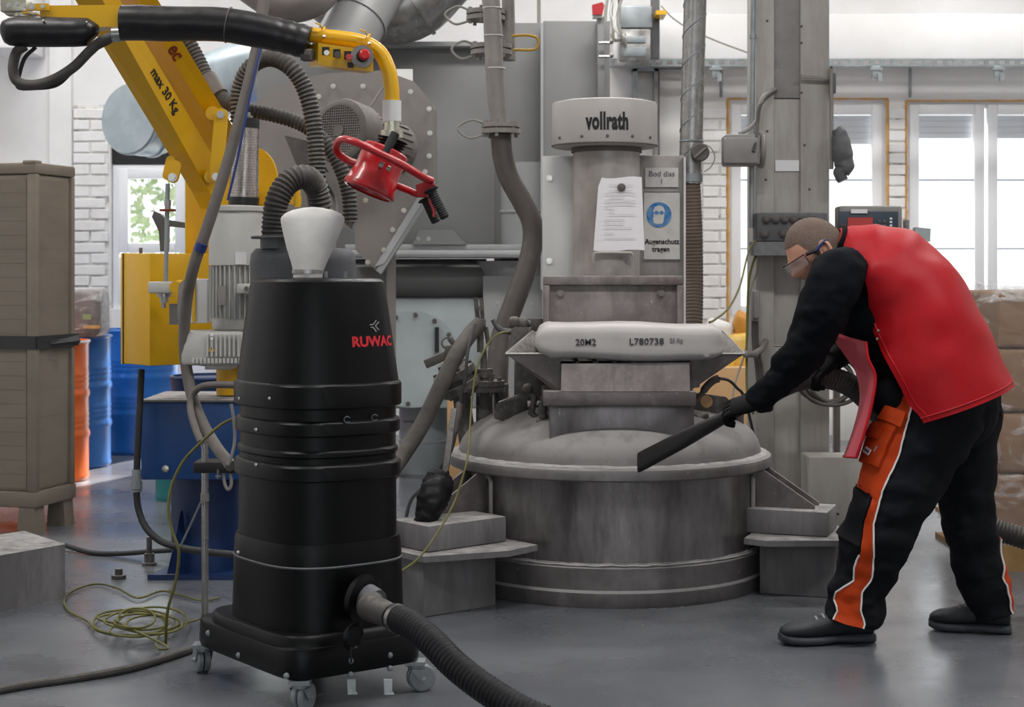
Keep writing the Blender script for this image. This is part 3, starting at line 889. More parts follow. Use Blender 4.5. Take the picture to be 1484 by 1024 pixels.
# ------------------------------------------------------------------ fittings on the lid, left of the hopper
nz_ = thing('flanged_valve', P(702, 605, 6.7), 'dusty flanged nozzle with an upright clamp on the lid', 'valve')
c = lambda px, py, d=6.7: P(px, py, d)
obj('nozzle_pipe', MB().cyl(c(702, 622), c(702, 566), 0.034), 'dirty_iron', nz_)
obj('flange', MB().cyl(c(703, 567), c(703, 560), 0.080, n=32).cyl(c(703, 559), c(703, 551), 0.080, n=32), 'dirty_iron', nz_)
for a in range(0, 360, 45):
    p = c(703, 551) + Vector((0.063 * math.cos(R(a + 20)), 0.063 * math.sin(R(a + 20)), 0))
    obj('bolt', MB().cyl(p - Vector((0, 0, 0.06)), p + Vector((0, 0, 0.012)), 0.008, n=6), 'dirty_iron', nz_)
obj('bonnet', MB().cyl(c(702, 551), c(702, 534), 0.036, n=20).cyl(c(702, 546), c(702, 541), 0.043, n=20).cyl(c(701, 534), c(701, 505), 0.015, 0.011, 14), 'dirty_iron', nz_)
obj('clamp_arm', MB().bar(c(694, 476, 6.66), c(689, 431, 6.66), 0.018, 0.02).bar(c(700, 476, 6.66), c(698, 432, 6.66), 0.016, 0.02).box(c(686, 480, 6.67), c(704, 462, 6.64), 0.004).cyl(c(696, 447, 6.65), c(696, 447, 6.62), 0.010, n=10), 'dirty_iron', nz_)
obj('clamp_handle', MB().cyl(c(696, 471, 6.64), c(696, 510, 6.64), 0.0135, 0.0135, 14).cyl(c(704, 474, 6.66), c(708, 500, 6.66), 0.009, n=10), 'motor_dark', nz_)
obj('side_stub', MB().cyl(c(726, 600, 6.78), c(726, 556, 6.78), 0.032), 'dirty_iron', nz_)

vb = thing('butterfly_valve', P(668, 590, 6.62), 'tilted dusty round valve with a lever handle behind the grey hose', 'valve')
ax = Vector((-0.42, -0.15, 0.9)).normalized()
vc = P(662, 548, 6.66)
obj('valve_body', MB().lathe([(0.075, -0.06), (0.085, -0.05), (0.085, -0.02), (0.07, -0.018), (0.07, 0.005), (0.088, 0.007), (0.088, 0.035), (0.055, 0.05), (0.05, 0.075), (0.02, 0.085)], 28, M4(frame_from(ax), vc)), 'dirty_iron', vb)
for a in range(0, 360, 60):
    p = vc + frame_from(ax) @ Vector((0.078 * math.cos(R(a)), 0.078 * math.sin(R(a)), -0.062))
    obj('bolt', MB().cyl(p, p + ax * 0.11, 0.008, n=6), 'dirty_iron', vb)
obj('lever', MB().bar(P(650, 513, 6.6), P(616, 528, 6.6), 0.020, 0.036, bev=0.004).box(P(645, 520, 6.62), P(668, 500, 6.58), 0.006), 'motor_dark', vb)
obj('knob', MB().cyl(P(662, 505, 6.62), P(652, 490, 6.62), 0.012, n=10).torus(P(648, 497, 6.64), (0.3, -1, 0.2), 0.022, 0.004, 20, 6), 'motor_dark', vb)
obj('outlet_pipe', MB().tube(smooth_path([P(668, 565, 6.68), P(672, 600, 6.7), P(678, 640, 6.70)], 5), 0.036, 14), 'dirty_iron', vb)

tag(obj('suction_hose', MB().tube(resample(smooth_path([P(698, 468, 6.62), P(683, 482, 6.6), P(662, 513, 6.5), P(640, 557, 6.45), P(610, 618, 6.4), P(575, 672, 6.3), P(545, 716, 6.1), P(515, 760, 5.8), P(490, 800, 5.5), P(472, 825, 5.2)], 10), 0.03), 0.032, 14), 'hose_dusty'), 'smooth grey hose running from the lid clamp down behind the vacuum', 'hose')
cb = thing('connector_cable', P(664, 620, 6.4), 'dark cable with a plug hanging from the lid clamp', 'cable')
obj('cable', MB().tube(smooth_path([P(688, 470, 6.55), P(678, 510, 6.46), P(674, 550, 6.42), P(667, 580, 6.4), P(658, 640, 6.35), P(645, 668, 6.33), P(620, 700, 6.3), P(597, 722, 6.25), P(588, 752, 6.2), P(580, 790, 6.15)], 8), 0.0065, 8), 'cable_black', cb)
obj('plug', MB().tube([P(666, 582, 6.4), P(665, 586, 6.4), P(664, 600, 6.39), P(662, 610, 6.38), P(660, 624, 6.37), P(658, 630, 6.36)], [0.008, 0.013, 0.015, 0.013, 0.015, 0.008], 12), 'motor_dark', cb)
tag(obj('earth_cable', MB().tube(smooth_path([P(738, 480, 6.45), P(722, 484, 6.42), P(706, 500, 6.4), P(692, 530, 6.35), P(685, 570, 6.3), P(681, 620, 6.2), P(678, 660, 6.05), P(668, 700, 6.0), P(655, 735, 5.95), P(630, 778, 5.85), P(605, 810, 5.75), P(580, 828, 5.65), P(560, 840, 5.6)], 8), 0.0042, 8), 'cable_green'), 'thin yellow-green earth cable drooping from the hopper towards the vacuum', 'cable')
rag = MB()
pth = smooth_path([P(636, 684, 6.18), P(634, 700, 6.16), P(627, 725, 6.12), P(618, 748, 6.10), P(606, 764, 6.1)], 10)
rag.tube(pth, [0.018 + 0.040 * math.sin(math.pi * min(1, 0.18 + 0.8 * i / (len(pth) - 1))) for i in range(len(pth))], 24)
rag.jitter(0.012, 30); rag.jitter(0.006, 80)
tag(obj('plastic_bundle', rag, 'hose_black', None, 70), 'crumpled black plastic bundle on the vessel foot beside the vacuum', 'plastic bundle')
tag(obj('lever_bar', MB().bar(P(658, 592, 6.3), P(643, 702, 6.16), 0.024, 0.012, bev=0.003), 'dirty_iron'), 'flat dusty bar leaning beside the black plastic bundle', 'bar')
# cluster of clamps and small valve against the hopper's left side
hc = thing('hopper_clamp', P(770, 600, 6.5), 'dusty toggle clamp and small valve left of the chute', 'clamp')
obj('bracket', MB().slab([P(716, 606, 6.45), P(717, 590, 6.45), P(722, 583, 6.45), P(757, 570, 6.5), P(763, 575, 6.5), P(763, 596, 6.5), P(740, 614, 6.47)], Vector((0.004, 0.02, 0.004))), 'dirty_iron', hc, 0)
obj('post', MB().box(P(745, 578, 6.6), P(792, 520, 6.5), 0.01).box(P(752, 530, 6.62), P(768, 500, 6.58), 0.004).jitter(0.004, 25), 'dirty_iron', hc)
obj('toggle', MB().tube([P(758, 560, 6.42), P(775, 575, 6.4), P(770, 598, 6.4), P(782, 608, 6.4)], 0.014, 10).cyl(P(787, 582, 6.35), P(787, 606, 6.35), 0.017, n=14).cyl(P(787, 574, 6.35), P(787, 582, 6.35), 0.010, n=10).cyl(P(777, 612, 6.35), P(797, 612, 6.35), 0.013, n=10).ball(P(765, 563, 6.4), 0.022, 10), 'dirty_iron', hc, 50)
ac = thing('rim_actuator', P(760, 500, 6.72), 'dirty clamp block with a dark lever at the hopper\'s left rim', 'clamp')
obj('housing', MB().box(P(764, 479, 6.86), P(787, 461, 6.80), 0.004), 'motor_dark', ac)
obj('knuckle', MB().ball(P(745, 467, 6.76), 0.026, 12).ball(P(757, 468, 6.76), 0.026, 12).cyl(P(737, 468, 6.76), P(768, 469, 6.78), 0.016, n=12).jitter(0.004, 50), 'dirty_iron', ac, 60)
obj('lever', MB().tube(smooth_path([P(714, 463, 6.68), P(719, 472, 6.68), P(728, 479, 6.69), P(740, 480, 6.70)], 5), [0.009] * 6 + [0.012] * 10, 10), 'box_darkgrey', ac)
obj('block', MB().slab([P(735, 512, 6.66), P(738, 480, 6.70), P(745, 474, 6.72), P(770, 474, 6.74), P(768, 512, 6.72)], Vector((0, 0.05, 0))), 'dirty_iron', ac, 0)
# right side of the lid
rl = thing('lid_clamp', P(1030, 600, 6.45), 'dark lever clamp on the lid right of the chute', 'clamp')
obj('lever_handle', MB().tube(smooth_path([P(1006, 580, 6.4), P(1014, 574, 6.4), P(1024, 560, 6.4), P(1034, 551, 6.4), P(1042, 548, 6.4)], 5), [0.010] * 8 + [0.015] * 13, 12), 'motor_dark', rl)
obj('side_plate', MB().slab([P(1000, 568, 6.5), P(1052, 575, 6.55), P(1078, 600, 6.6), P(1078, 622, 6.62), P(1002, 622, 6.5)], Vector((0, 0.03, 0))), 'dirty_iron', rl, 0)
obj('paper_disc', MB().cyl(P(1024, 581.5, 6.49), P(1024, 581.5, 6.48), 0.024, n=24), 'tan_paper', rl)
obj('knuckle', MB().ball(P(1008, 606, 6.42), 0.022, 10).cyl(P(1002, 610, 6.42), P(1026, 602, 6.42), 0.013, n=10).jitter(0.004, 40), 'dirty_iron', rl, 60)
tag(obj('lid_cable', MB().tube(smooth_path([P(1042, 548, 6.4), P(1056, 551, 6.45), P(1068, 562, 6.5), P(1080, 580, 6.6), P(1100, 660, 6.9), P(1112, 690, 7.0), P(1160, 720, 7.2), P(1215, 745, 7.3)], 8), 0.006, 8), 'cable_black'), 'dark cable from the lid lever trailing down towards the column foot', 'cable')
# ------------------------------------------------------------------ dust filter plant in the background
fl = thing('filter_housing', P(700, 690, 9.9), 'large grey sheet-metal dust filter housing behind the vessel', 'filter unit')
def pbox(mb, px0, px1, py0, py1, d, depth, bev=0.0):
    a, b = P(px0, py1, d), P(px1, py0, d)
    return mb.box((a.x, d, a.z), (b.x, d + depth, b.z), bev)
obj('main_panel', pbox(MB(), 372, 717, 66, 360, 9.8, 0.8, 0.004), 'machine_grey', fl)
obj('side_panel', pbox(MB(), 716, 787, 33, 400, 9.82, 0.75, 0.004), 'machine_grey', fl)
obj('cabinet_panel', pbox(MB(), 787, 884, 30, 640, 9.6, 0.9, 0.006), 'machine_grey', fl)
obj('panel_seam', pbox(MB(), 783.5, 787.5, 33, 420, 9.59, 0.02), 'machine_light', fl, 0)
obj('top_ledge', pbox(MB(), 500, 716, 60, 67, 9.7, 0.3, 0.004), 'machine_light', fl)
obj('cross_rail', pbox(MB(), 500, 784, 354, 362, 9.68, 0.1, 0.004), 'machine_light', fl)
obj('cross_rail', pbox(MB(), 500, 784, 362, 374, 9.60, 0.2, 0.02), 'machine_light', fl)
obj('rail_bracket', MB().slab([P(598, 354, 9.66), P(608, 333, 9.66), P(656, 333, 9.66), P(676, 354, 9.66)], Vector((0, 0.1, 0))), 'machine_grey', fl, 0)
obj('trough', MB().tube([P(440, 405, 9.95), P(705, 405, 9.95)], 0.125, 40), 'machine_grey', fl)
obj('screw_cone', MB().lathe([(0.30, 0), (0.26, 0.25), (0.20, 0.5)], 40, M4(Matrix.Rotation(math.pi, 3, 'X'), P(758, 378, 10.0))), 'machine_light', fl)
obj('cylinder_cover', MB().lathe([(0.26, 0), (0.262, 0.19), (0.268, 0.195), (0.268, 0.205), (0.262, 0.21), (0.262, 0.49)], 40, Matrix.Translation(P(772, 356, 10.0))), 'machine_light', fl)
bb = obj('hopper_body', pbox(MB(), 430, 702, 432, 592, 9.75, 0.6, 0.02), 'bin_pale', fl)
dc = P(597, 520, 9.745)
dr = obj('inspection_door', MB().cyl(dc, dc + Vector((0, -0.02, 0)), 0.285, n=48), 'bin_pale', bb)
for i in range(14):
    a = R(360 * i / 14 + 8)
    p = dc + Vector((0.262 * math.cos(a), -0.02, 0.262 * math.sin(a)))
    if P(0, 0, 1) and p.x > P(572, 0, 9.7).x - 0.2:
        obj('bolt', MB().hexbolt(p, (0, -1, 0), 0.010, 0.014), 'motor_dark', bb)
obj('hinge_slot', pbox(MB(), 630, 636, 474, 510, 9.70, 0.03), 'dark_void', bb, 0)
obj('hopper_leg', pbox(MB(), 690, 698, 590, 690, 9.9, 0.06), 'machine_grey', fl, 0)
obj('hopper_leg', pbox(MB(), 788, 796, 640, 690, 9.9, 0.06), 'machine_grey', fl, 0)
for bx, by in ((722, 440), (770, 440), (722, 462), (606, 346), (621, 346)):
    obj('bolt', MB().hexbolt(P(bx, by, 9.55 if by < 400 else 9.6), (0, -1, 0), 0.010, 0.02), 'bolt_steel', fl)
obj('lower_panel', pbox(MB(), 700, 790, 400, 640, 9.72, 0.1), 'machine_light', fl)
bn = thing('collecting_bin', P(614, 686, 10.1), 'pale round dust collecting bin under the filter hopper', 'bin')
BM_ = Matrix.Translation((P(614, 0, 10.1).x, 10.1, 0))
obj('bin_body', MB().lathe([(0.145, 0.012), (0.15, 0.02), (0.152, 0.2), (0.157, 0.205), (0.157, 0.215), (0.152, 0.22), (0.152, 0.42)], 40, BM_), 'bin_pale', bn)
obj('bin_rim', MB().lathe([(0.152, 0.415), (0.165, 0.42), (0.168, 0.435), (0.165, 0.45), (0.02, 0.452)], 40, BM_), 'bin_pale', bn)
obj('bin_base', MB().lathe([(0.165, 0), (0.168, 0.012), (0.15, 0.016)], 40, BM_), 'galv_dull', bn)
hp = P(600, 610, 9.945)
obj('handle', MB().tube(smooth_path([hp + Vector((-0.05, 0, 0)), hp + Vector((-0.05, -0.03, 0)), hp + Vector((0.05, -0.03, 0)), hp + Vector((0.05, 0, 0))], 4), 0.006, 8), 'galv_dull', bn)

fan = thing('blower_fan', P(540, 390, 8.7), 'grey bolted fan scroll plate behind the red handle', 'fan')
poly = [(366, 150), (420, 118), (475, 106), (556, 102), (600, 118), (628, 150), (628, 262), (545, 392), (515, 362), (514, 330), (366, 330)]
obj('scroll_plate', MB().slab([P(x, y, 8.7) for x, y in poly], Vector((0, 0.02, 0))), 'fan_grey', fan, 0)
inn = [(445, 122), (477, 110), (556, 106), (598, 121), (624, 152), (624, 258), (600, 300), (470, 300)]
obj('scroll_casing', MB().slab([P(x, y, 8.72) for x, y in inn], Vector((0.02, 0.32, 0))), 'fan_grey', fan, 0)
obj('edge_lip', MB().slab([P(628, 262, 8.69), P(632, 272, 8.69), P(552, 397, 8.69), P(545, 392, 8.69)], Vector((0.0, 0.12, 0))), 'machine_light', fan, 0)
obj('edge_strip', MB().slab([P(620, 262, 8.68), P(632, 262, 8.68), P(556, 382, 8.68), P(543, 386, 8.68)], Vector((0.0, 0.012, 0))), 'machine_light', fan, 0)
fb = None
for bx, by in ((483, 125), (526, 125), (595, 133), (622, 158), (623, 193), (622, 226), (616, 249), (585, 305), (569, 333), (556, 362), (533, 380), (530, 290), (462, 140)):
    p = P(bx, by, 8.69)
    if fb is None:
        fb = obj('bolt', MB().hexbolt(p, (0, -1, 0), 0.0105, 0.014), 'bolt_steel', fan, origin=p)
    else:
        again(fb, p, fan)
obj('fan_stand', MB().box((P(455, 0, 8.75).x, 8.76, 0), (P(470, 0, 8.75).x, 8.85, kz(290, 8.75))), 'fan_grey', fan, 0)
obj('fan_stand', MB().box((P(560, 0, 8.75).x, 8.76, 0), (P(572, 0, 8.75).x, 8.85, kz(300, 8.75))), 'fan_grey', fan, 0)
obj('cover_panel', MB().slab([P(560, 100, 8.95), P(598, 100, 8.95), P(598, 140, 8.95), P(560, 120, 8.95)], Vector((0, 0.02, 0))), 'white_plate', fan, 0)
tag(obj('tie_rod', MB().tube([P(560, 118, 8.66), P(533, 160, 8.5)], 0.006, 8).cyl(P(536, 155, 8.5), P(531, 163, 8.5), 0.012, n=6), 'motor_dark', fan), 'thin tie rod')
mo = thing('fan_motor', P(500, 240, 8.3), 'dark electric motor with a round wire grille behind the hoses', 'motor')
ma = Vector((-0.45, -0.85, 0.12)).normalized()
mc = P(500, 192, 8.15)
MF = M4(frame_from(ma), mc)
obj('motor_body', MB().lathe([(0.14, -0.46), (0.14, -0.05), (0.15, -0.04)], 36, MF), 'motor_dark', mo)
for i in range(24):
    a = 2 * math.pi * i / 24
    q = frame_from(ma)
    e = q @ Vector((math.cos(a), math.sin(a), 0))
    obj('cooling_fin', MB().bar(mc - ma * 0.42 + e * 0.145, mc - ma * 0.08 + e * 0.145, 0.02, 0.004, up=e), 'motor_dark', mo, 0)
obj('fan_cowl', MB().lathe([(0.162, -0.10), (0.164, 0.03), (0.158, 0.05), (0.14, 0.058), (0.125, 0.058), (0.12, 0.05)], 40, MF, True, False), 'motor_dark', mo)
gm_ = MB(); q = frame_from(ma)
for i in range(-9, 10):
    x = i * 0.0128
    h = math.sqrt(max(0.0001, 0.124 ** 2 - x * x))
    gm_.tube([mc + ma * 0.055 + q @ Vector((x, -h, 0)), mc + ma * 0.055 + q @ Vector((x, h, 0))], 0.0022, 4)
    gm_.tube([mc + ma * 0.055 + q @ Vector((-h, x, 0)), mc + ma * 0.055 + q @ Vector((h, x, 0))], 0.0022, 4)
tag(obj('wire_grille', gm_, 'fan_grey', mo, 0), 'round wire grille', kind='stuff')
obj('hub', MB().cyl(mc + ma * 0.05, mc + ma * 0.06, 0.03, n=20), 'motor_dark', mo)
obj('motor_foot', MB().slab([P(412, 196, 8.35), P(450, 205, 8.3), P(472, 246, 8.3), P(430, 240, 8.35)], Vector((0.01, 0.05, -0.01))), 'motor_dark', mo, 0)

def duct(name, pts, r, mat, label, rings=(), cap=True, n=36, seg=8):
    t = thing(name, pts[0], label, 'duct')
    path = smooth_path(pts, seg)
    obj('duct_pipe', MB().tube(path, r, n), mat, t)
    for k in rings:
        i = min(len(path) - 2, max(0, int(k * (len(path) - 1))))
        dv = (path[i + 1] - path[i]).normalized()
        obj('duct_ring', MB().lathe([(r * 0.99, -0.012), (r * 1.05, -0.010), (r * 1.05, 0.010), (r * 0.99, 0.012)], n, M4(frame_from(dv), path[i])), mat, t)
    return t
duct('transition_duct', [P(492, 76, 9.0), P(518, 28, 9.1), P(560, -45, 9.3)], 0.165, 'machine_grey', 'diagonal grey round duct rising from the fan', (0.5, 0.12))
duct('elbow_duct', [P(470, -30, 9.5), P(520, 5, 9.5), P(590, 6, 9.5), P(640, -40, 9.5)], 0.215, 'galv', 'dark galvanised duct elbow above the filter housing', (0.72,))
duct('round_duct', [P(360, -30, 8.9), P(410, 0, 8.9), P(455, -10, 8.9), P(480, -50, 9.0)], 0.12, 'fan_grey', 'grey duct bend above the black sleeve', ())
duct('supply_duct', [P(430, 92, 10.3), P(350, 112, 10.6), P(270, 145, 10.9), P(222, 176, 11.0), P(186, 172, 10.8)], 0.225, 'duct_blue', 'pale galvanised duct elbow on the wall behind the yellow arm', (0.58, 0.8, 0.99))

# process pipe with wire-bridged flanges, and its rubber hose
pp = thing('process_pipe', P(725, 190, 7.5), 'dusty grey process pipe with bolted flanges in front of the filter housing', 'pipe')
obj('pipe', MB().tube([P(709, -30, 7.5), P(713, 20, 7.5), P(717, 110, 7.5), P(720, 150, 7.5), P(724, 182, 7.5)], [0.041, 0.041, 0.041, 0.040, 0.035], 24), 'pipe_grey', pp)
def flange(px, py, d, rr, parent, mat='pipe_grey', loop=None, lmat='wire_loop'):
    c0 = P(px, py, d)
    f = obj('flange', MB().lathe([(0.03, -0.024), (rr, -0.024), (rr, -0.004), (rr * 0.8, -0.003), (rr * 0.8, 0.003), (rr, 0.004), (rr, 0.024), (0.03, 0.024)], 32, Matrix.Translation(c0)), mat, parent)
    for a in range(0, 360, 60):
        p = c0 + Vector((rr * 0.82 * math.cos(R(a + 15)), rr * 0.82 * math.sin(R(a + 15)), 0))
        obj('bolt', MB().cyl(p + Vector((0, 0, -0.040)), p + Vector((0, 0, 0.036)), 0.009, n=6), mat, f)
    if loop:
        s, w = loop
        e = c0 + Vector((s * rr * 0.85, -0.02, 0))
        pts = [e + Vector((0, 0, 0.022)), e + Vector((s * w * 0.5, -0.01, 0.035)), e + Vector((s * w, -0.01, 0.0)), e + Vector((s * w * 0.6, -0.01, -0.045)), e + Vector((0, 0, -0.030))]
        obj('bridge_wire', MB().tube(smooth_path(pts, 6), 0.0055, 8), lmat, f)
flange(726, 186, 7.5, 0.088, pp, loop=(-1, 0.12))
flange(712, 72, 7.62, 0.095, pp, loop=(-1, 0.10))
flange(704, 22, 7.66, 0.090, pp, loop=(-1, 0.11))
obj('riser', MB().tube([P(736, -20, 7.7), P(738, 88, 7.7)], 0.030, 16), 'pipe_grey', pp)
obj('yellow_bridge', MB().tube(smooth_path([P(742, 52, 7.6), P(765, 51, 7.6), P(778, 55, 7.6), P(780, 64, 7.6), P(773, 72, 7.6), P(744, 72, 7.6)], 5), 0.0065, 8), 'wire_yellow', pp)
obj('cable_ties', MB().torus(P(713, 12, 7.5), (0, 0, 1), 0.043, 0.003, 24, 6), 'white_plate', pp)
obj('cable_ties', MB().torus(P(715, 52, 7.5), (0, 0, 1), 0.043, 0.003, 24, 6), 'white_plate', pp)
obj('cable_ties', MB().torus(P(718, 99, 7.5), (0, 0, 1), 0.042, 0.003, 24, 6), 'white_plate', pp)
tag(obj('rubber_hose', MB().tube(resample(smooth_path([P(726, 194, 7.5), P(728, 222, 7.5), P(737, 256, 7.48), P(757, 292, 7.45), P(771, 322, 7.42), P(772, 352, 7.4), P(764, 386, 7.35), P(752, 420, 7.3), P(737, 460, 7.25), P(724, 500, 7.2), P(720, 560, 7.1)], 8), 0.04), 0.047, 20), 'hose_dark'), 'thick brown-grey rubber hose curving down from the pipe flange', 'hose')

# things on the wall behind
po = thing('sensor_post', P(870, 150, 9.4), 'grey upright rail with a red cap beside the filter cabinet', 'post')
obj('rail', pbox(MB(), 866, 876, 24, 146, 9.4, 0.22, 0.004), 'machine_grey', po)
obj('red_cap', MB().slab([P(859, 21, 9.36), P(858, 7, 9.36), P(873, 3, 9.36), P(876, 8, 9.36), P(873, 21, 9.36)], Vector((0, 0.06, 0))), 'red_paint', po, 0)
obj('cap_base', pbox(MB(), 859, 873, 20, 26, 9.38, 0.05, 0.003), 'white_plate', po)
for by in (62, 82):
    obj('clip', MB().cyl(P(868, by, 9.36), P(888, by, 9.36), 0.008, n=8).ball(P(886, by - 2, 9.36), 0.016, 8), 'galv', po)
jb = thing('electrical_box', P(920, 90, 11.6), 'stack of grey galvanised electrical boxes under the ceiling beam', 'electrical box')
obj('box', pbox(MB(), 899, 945, 8, 40, 11.6, 0.2, 0.01), 'galv_dull', jb)
obj('box', pbox(MB(), 897, 943, 42, 90, 11.55, 0.22, 0.01), 'galv', jb)
obj('cover', pbox(MB(), 903, 936, 52, 62, 11.53, 0.02, 0.004), 'galv_dull', jb)
obj('cover', pbox(MB(), 903, 936, 68, 82, 11.53, 0.02, 0.004), 'galv_dull', jb)
obj('upright', pbox(MB(), 944, 956, -20, 84, 11.7, 0.08), 'box_darkgrey', jb, 0)
r = random.Random(11)
for i in range(7):
    x = 878 + i * 3.5
    tag(obj('signal_cable', MB().tube(smooth_path([P(x + 6, -15, 11.4), P(x + r.uniform(-4, 4), 15, 11.4), P(x + r.uniform(-6, 6), 40, 11.4), P(x + r.uniform(4, 16), 58 + r.uniform(-4, 6), 11.42), P(906, 50 + i * 3, 11.5)], 6), 0.010, 6), 'white_plate' if i % 2 else 'wire_loop'), '%s pale cable from the left in the bunch beside the electrical boxes' % ('first', 'second', 'third', 'fourth', 'fifth', 'sixth', 'seventh')[i], 'cable', 'cables beside the electrical boxes')
tag(obj('yellow_tag', pbox(MB(), 951, 966, 15, 21, 11.5, 0.25), 'yellow_paint', None, 0), 'small yellow tape flag by the electrical boxes', 'tag')
df = thing('wall_duct', P(935, 240, 12.3), 'narrow grey framed cable shaft on the wall behind the drum head', 'cable shaft')
obj('frame_post', pbox(MB(), 918, 924, 99, 250, 12.3, 0.18), 'galv_dull', df, 0)
obj('frame_post', pbox(MB(), 948, 954, 99, 250, 12.3, 0.18), 'box_grey', df, 0)
obj('frame_head', pbox(MB(), 918, 954, 97, 103, 12.3, 0.18), 'galv_dull', df, 0)
obj('back_panel', pbox(MB(), 924, 948, 103, 250, 12.4, 0.05), 'white_plate', df, 0)
tag(obj('wall_panel', pbox(MB(), 955, 1012, 100, 470, 12.42, 0.06, 0.01), 'white_plate'), 'plain white panel on the wall behind the spiral duct', 'panel')
for px in (1045, 1319):
    tag(obj('conduit', MB().tube([P(px, 98, 12.44), P(px, 141, 12.44)], 0.012, 8), 'galv_dull'), 'short conduit from the cable tray down to the %s window' % ('middle' if px < 1200 else 'right-hand'), 'conduit')

# spiral extraction duct with a flexible tail
sd = thing('spiral_duct', P(1004, 465, 7.6), 'vertical galvanised spiral duct with brown flexible hose below', 'duct')
path = [P(1008 - (8) * (i / 60), -20 + 286 * i / 60, 7.6) for i in range(61)]
obj('duct_pipe', MB().tube(path, 0.0525, 28), 'galv', sd)
sp = []
for i in range(0, 221):
    t = i / 220
    c0 = P(1008 - 8 * t, -20 + 280 * t, 7.6)
    a = t * 2 * math.pi * 6.2
    sp.append(c0 + Vector((0.0525 * math.cos(a), -0.0525 * math.sin(a), 0.018 * math.sin(a + 1.2))))
obj('spiral_seam', MB().tube(sp, 0.0035, 6), 'galv_dull', sd)
obj('duct_collar', MB().lathe([(0.053, -0.02), (0.058, -0.018), (0.058, 0.018), (0.053, 0.02)], 28, Matrix.Translation(P(1000, 258, 7.6))), 'galv_dull', sd)
obj('duct_collar', MB().lathe([(0.053, -0.006), (0.057, 0), (0.053, 0.006)], 28, Matrix.Translation(P(1002, 205, 7.6))), 'galv_dull', sd)
obj('flexible_hose', MB().hose([P(1001, 264, 7.6), P(1004, 330, 7.6), P(1005, 400, 7.6), P(1004, 470, 7.55), P(1000, 560, 7.5)], 0.044, 0.016, 0.04, 20), 'hose_brown', sd)
kn = obj('damper_knob', MB().lathe([(0.036, 0), (0.042, 0.004), (0.042, 0.022), (0.036, 0.028), (0.005, 0.028)], 24, face_cam(P(1014, 221, 7.53))), 'motor_dark', sd)
obj('knob_grip', MB().bar(P(1006, 228, 7.495), P(1022, 214, 7.495), 0.012, 0.008), 'box_grey', kn)
obj('knob_wire', MB().tube(smooth_path([P(1018, 208, 7.53), P(1030, 214, 7.53), P(1036, 228, 7.53), P(1030, 242, 7.54), P(1020, 249, 7.55)], 6), 0.0025, 6), 'wire_loop', sd)
tag(obj('roof_conduit', MB().tube([P(781, -40, 10.0), P(781, 36, 10.0)], 0.011, 8), 'wire_loop'), 'thin upright conduit rising above the filter cabinet seam', 'conduit')
tag(obj('sagging_wire', MB().tube(smooth_path([P(958, 8, 11.6), P(975, 26, 11.6), P(1000, 42, 11.6), P(1040, 60, 11.6), P(1094, 80, 11.6)], 6), 0.006, 6), 'wire_loop'), 'thin wire sagging from the electrical boxes to the column', 'cable')
# ------------------------------------------------------------------ left background: container, drums, plinth
C0 = Vector((-2.243, 7.8, 0)); e1 = Vector((0.25, 0.968, 0)); e2 = Vector((-0.968, 0.25, 0))
CM = Matrix((e2, e1, Vector((0, 0, 1)))).transposed().to_4x4(); CM.translation = C0      # local x: left, y: back
ctn = thing('bulk_container', C0, 'tall taupe plastic bulk container with a black strap', 'container')
obj('body', MB().box((0.012, 0.012, 0.20), (0.85, 0.355, 1.70), 0.01, CM), 'container_taupe', ctn)
obj('lid', MB().box((-0.002, -0.002, 1.70), (0.86, 0.372, 1.755), 0.012, CM).box((0.0, -0.006, 1.745), (0.07, 0.06, 1.765), 0.008, CM), 'container_taupe', ctn)
obj('corner_post', MB().box((-0.004, -0.004, 0.20), (0.045, 0.03, 1.70), 0.006, CM), 'container_taupe', ctn)
obj('corner_post', MB().box((-0.004, 0.33, 0.20), (0.03, 0.36, 1.70), 0.006, CM), 'container_taupe', ctn)
for (fa, fb_) in (((0.055, 0.004), (0.50, 0.014)), ((0.007, 0.05), (0.014, 0.31))):
    pr = None
    for i in range(22):
        z = 0.215 + i * 0.0665
        pa, pb = (fa[0] + (0.0045 if fa[1] > fa[0] else 0), fa[1] + (0.0055 if fa[1] < fa[0] else 0), z), (fb_[0], fb_[1], z + 0.0648)
        org = CM @ Vector(((pa[0] + pb[0]) / 2, (pa[1] + pb[1]) / 2, z))
        if pr is None:
            pr = obj('board', MB().box(pa, pb, 0.0, CM), 'container_taupe', ctn, 0, origin=org)
        else:
            again(pr, org, ctn)
obj('base_rail', MB().box((-0.006, -0.006, 0.125), (0.86, 0.372, 0.20), 0.01, CM), 'container_taupe', ctn)
for fx, fy in ((0.0, 0.0), (0.0, 0.27), (0.36, 0.0), (0.72, 0.0)):
    obj('foot', MB().prism([(0.0, 0.0), (0.10, 0.0), (0.09, 0.125), (0.01, 0.125)], CM @ M4(Matrix(((1, 0, 0), (0, 0, 1), (0, 1, 0))), (fx, fy, 0)), 0.09), 'container_taupe', ctn)
sz = 0.905
obj('strap', MB().box((-0.012, -0.012, sz - 0.03), (0.87, -0.004, sz + 0.03), 0, CM).box((-0.012, -0.012, sz - 0.03), (-0.004, 0.38, sz + 0.03), 0, CM), 'strap_black', ctn, 0)
t0 = CM @ Vector((-0.014, 0.10, sz))
obj('strap_tail', MB().slab([t0 + Vector((0, 0, 0.008)), t0 + Vector((0.10, 0.13, 0.028)), t0 + Vector((0.115, 0.13, 0.0)), t0 + Vector((0.10, 0.13, -0.024)), t0 + Vector((0, 0, -0.012))], Vector((0, 0.004, 0))), 'strap_black', ctn, 0)
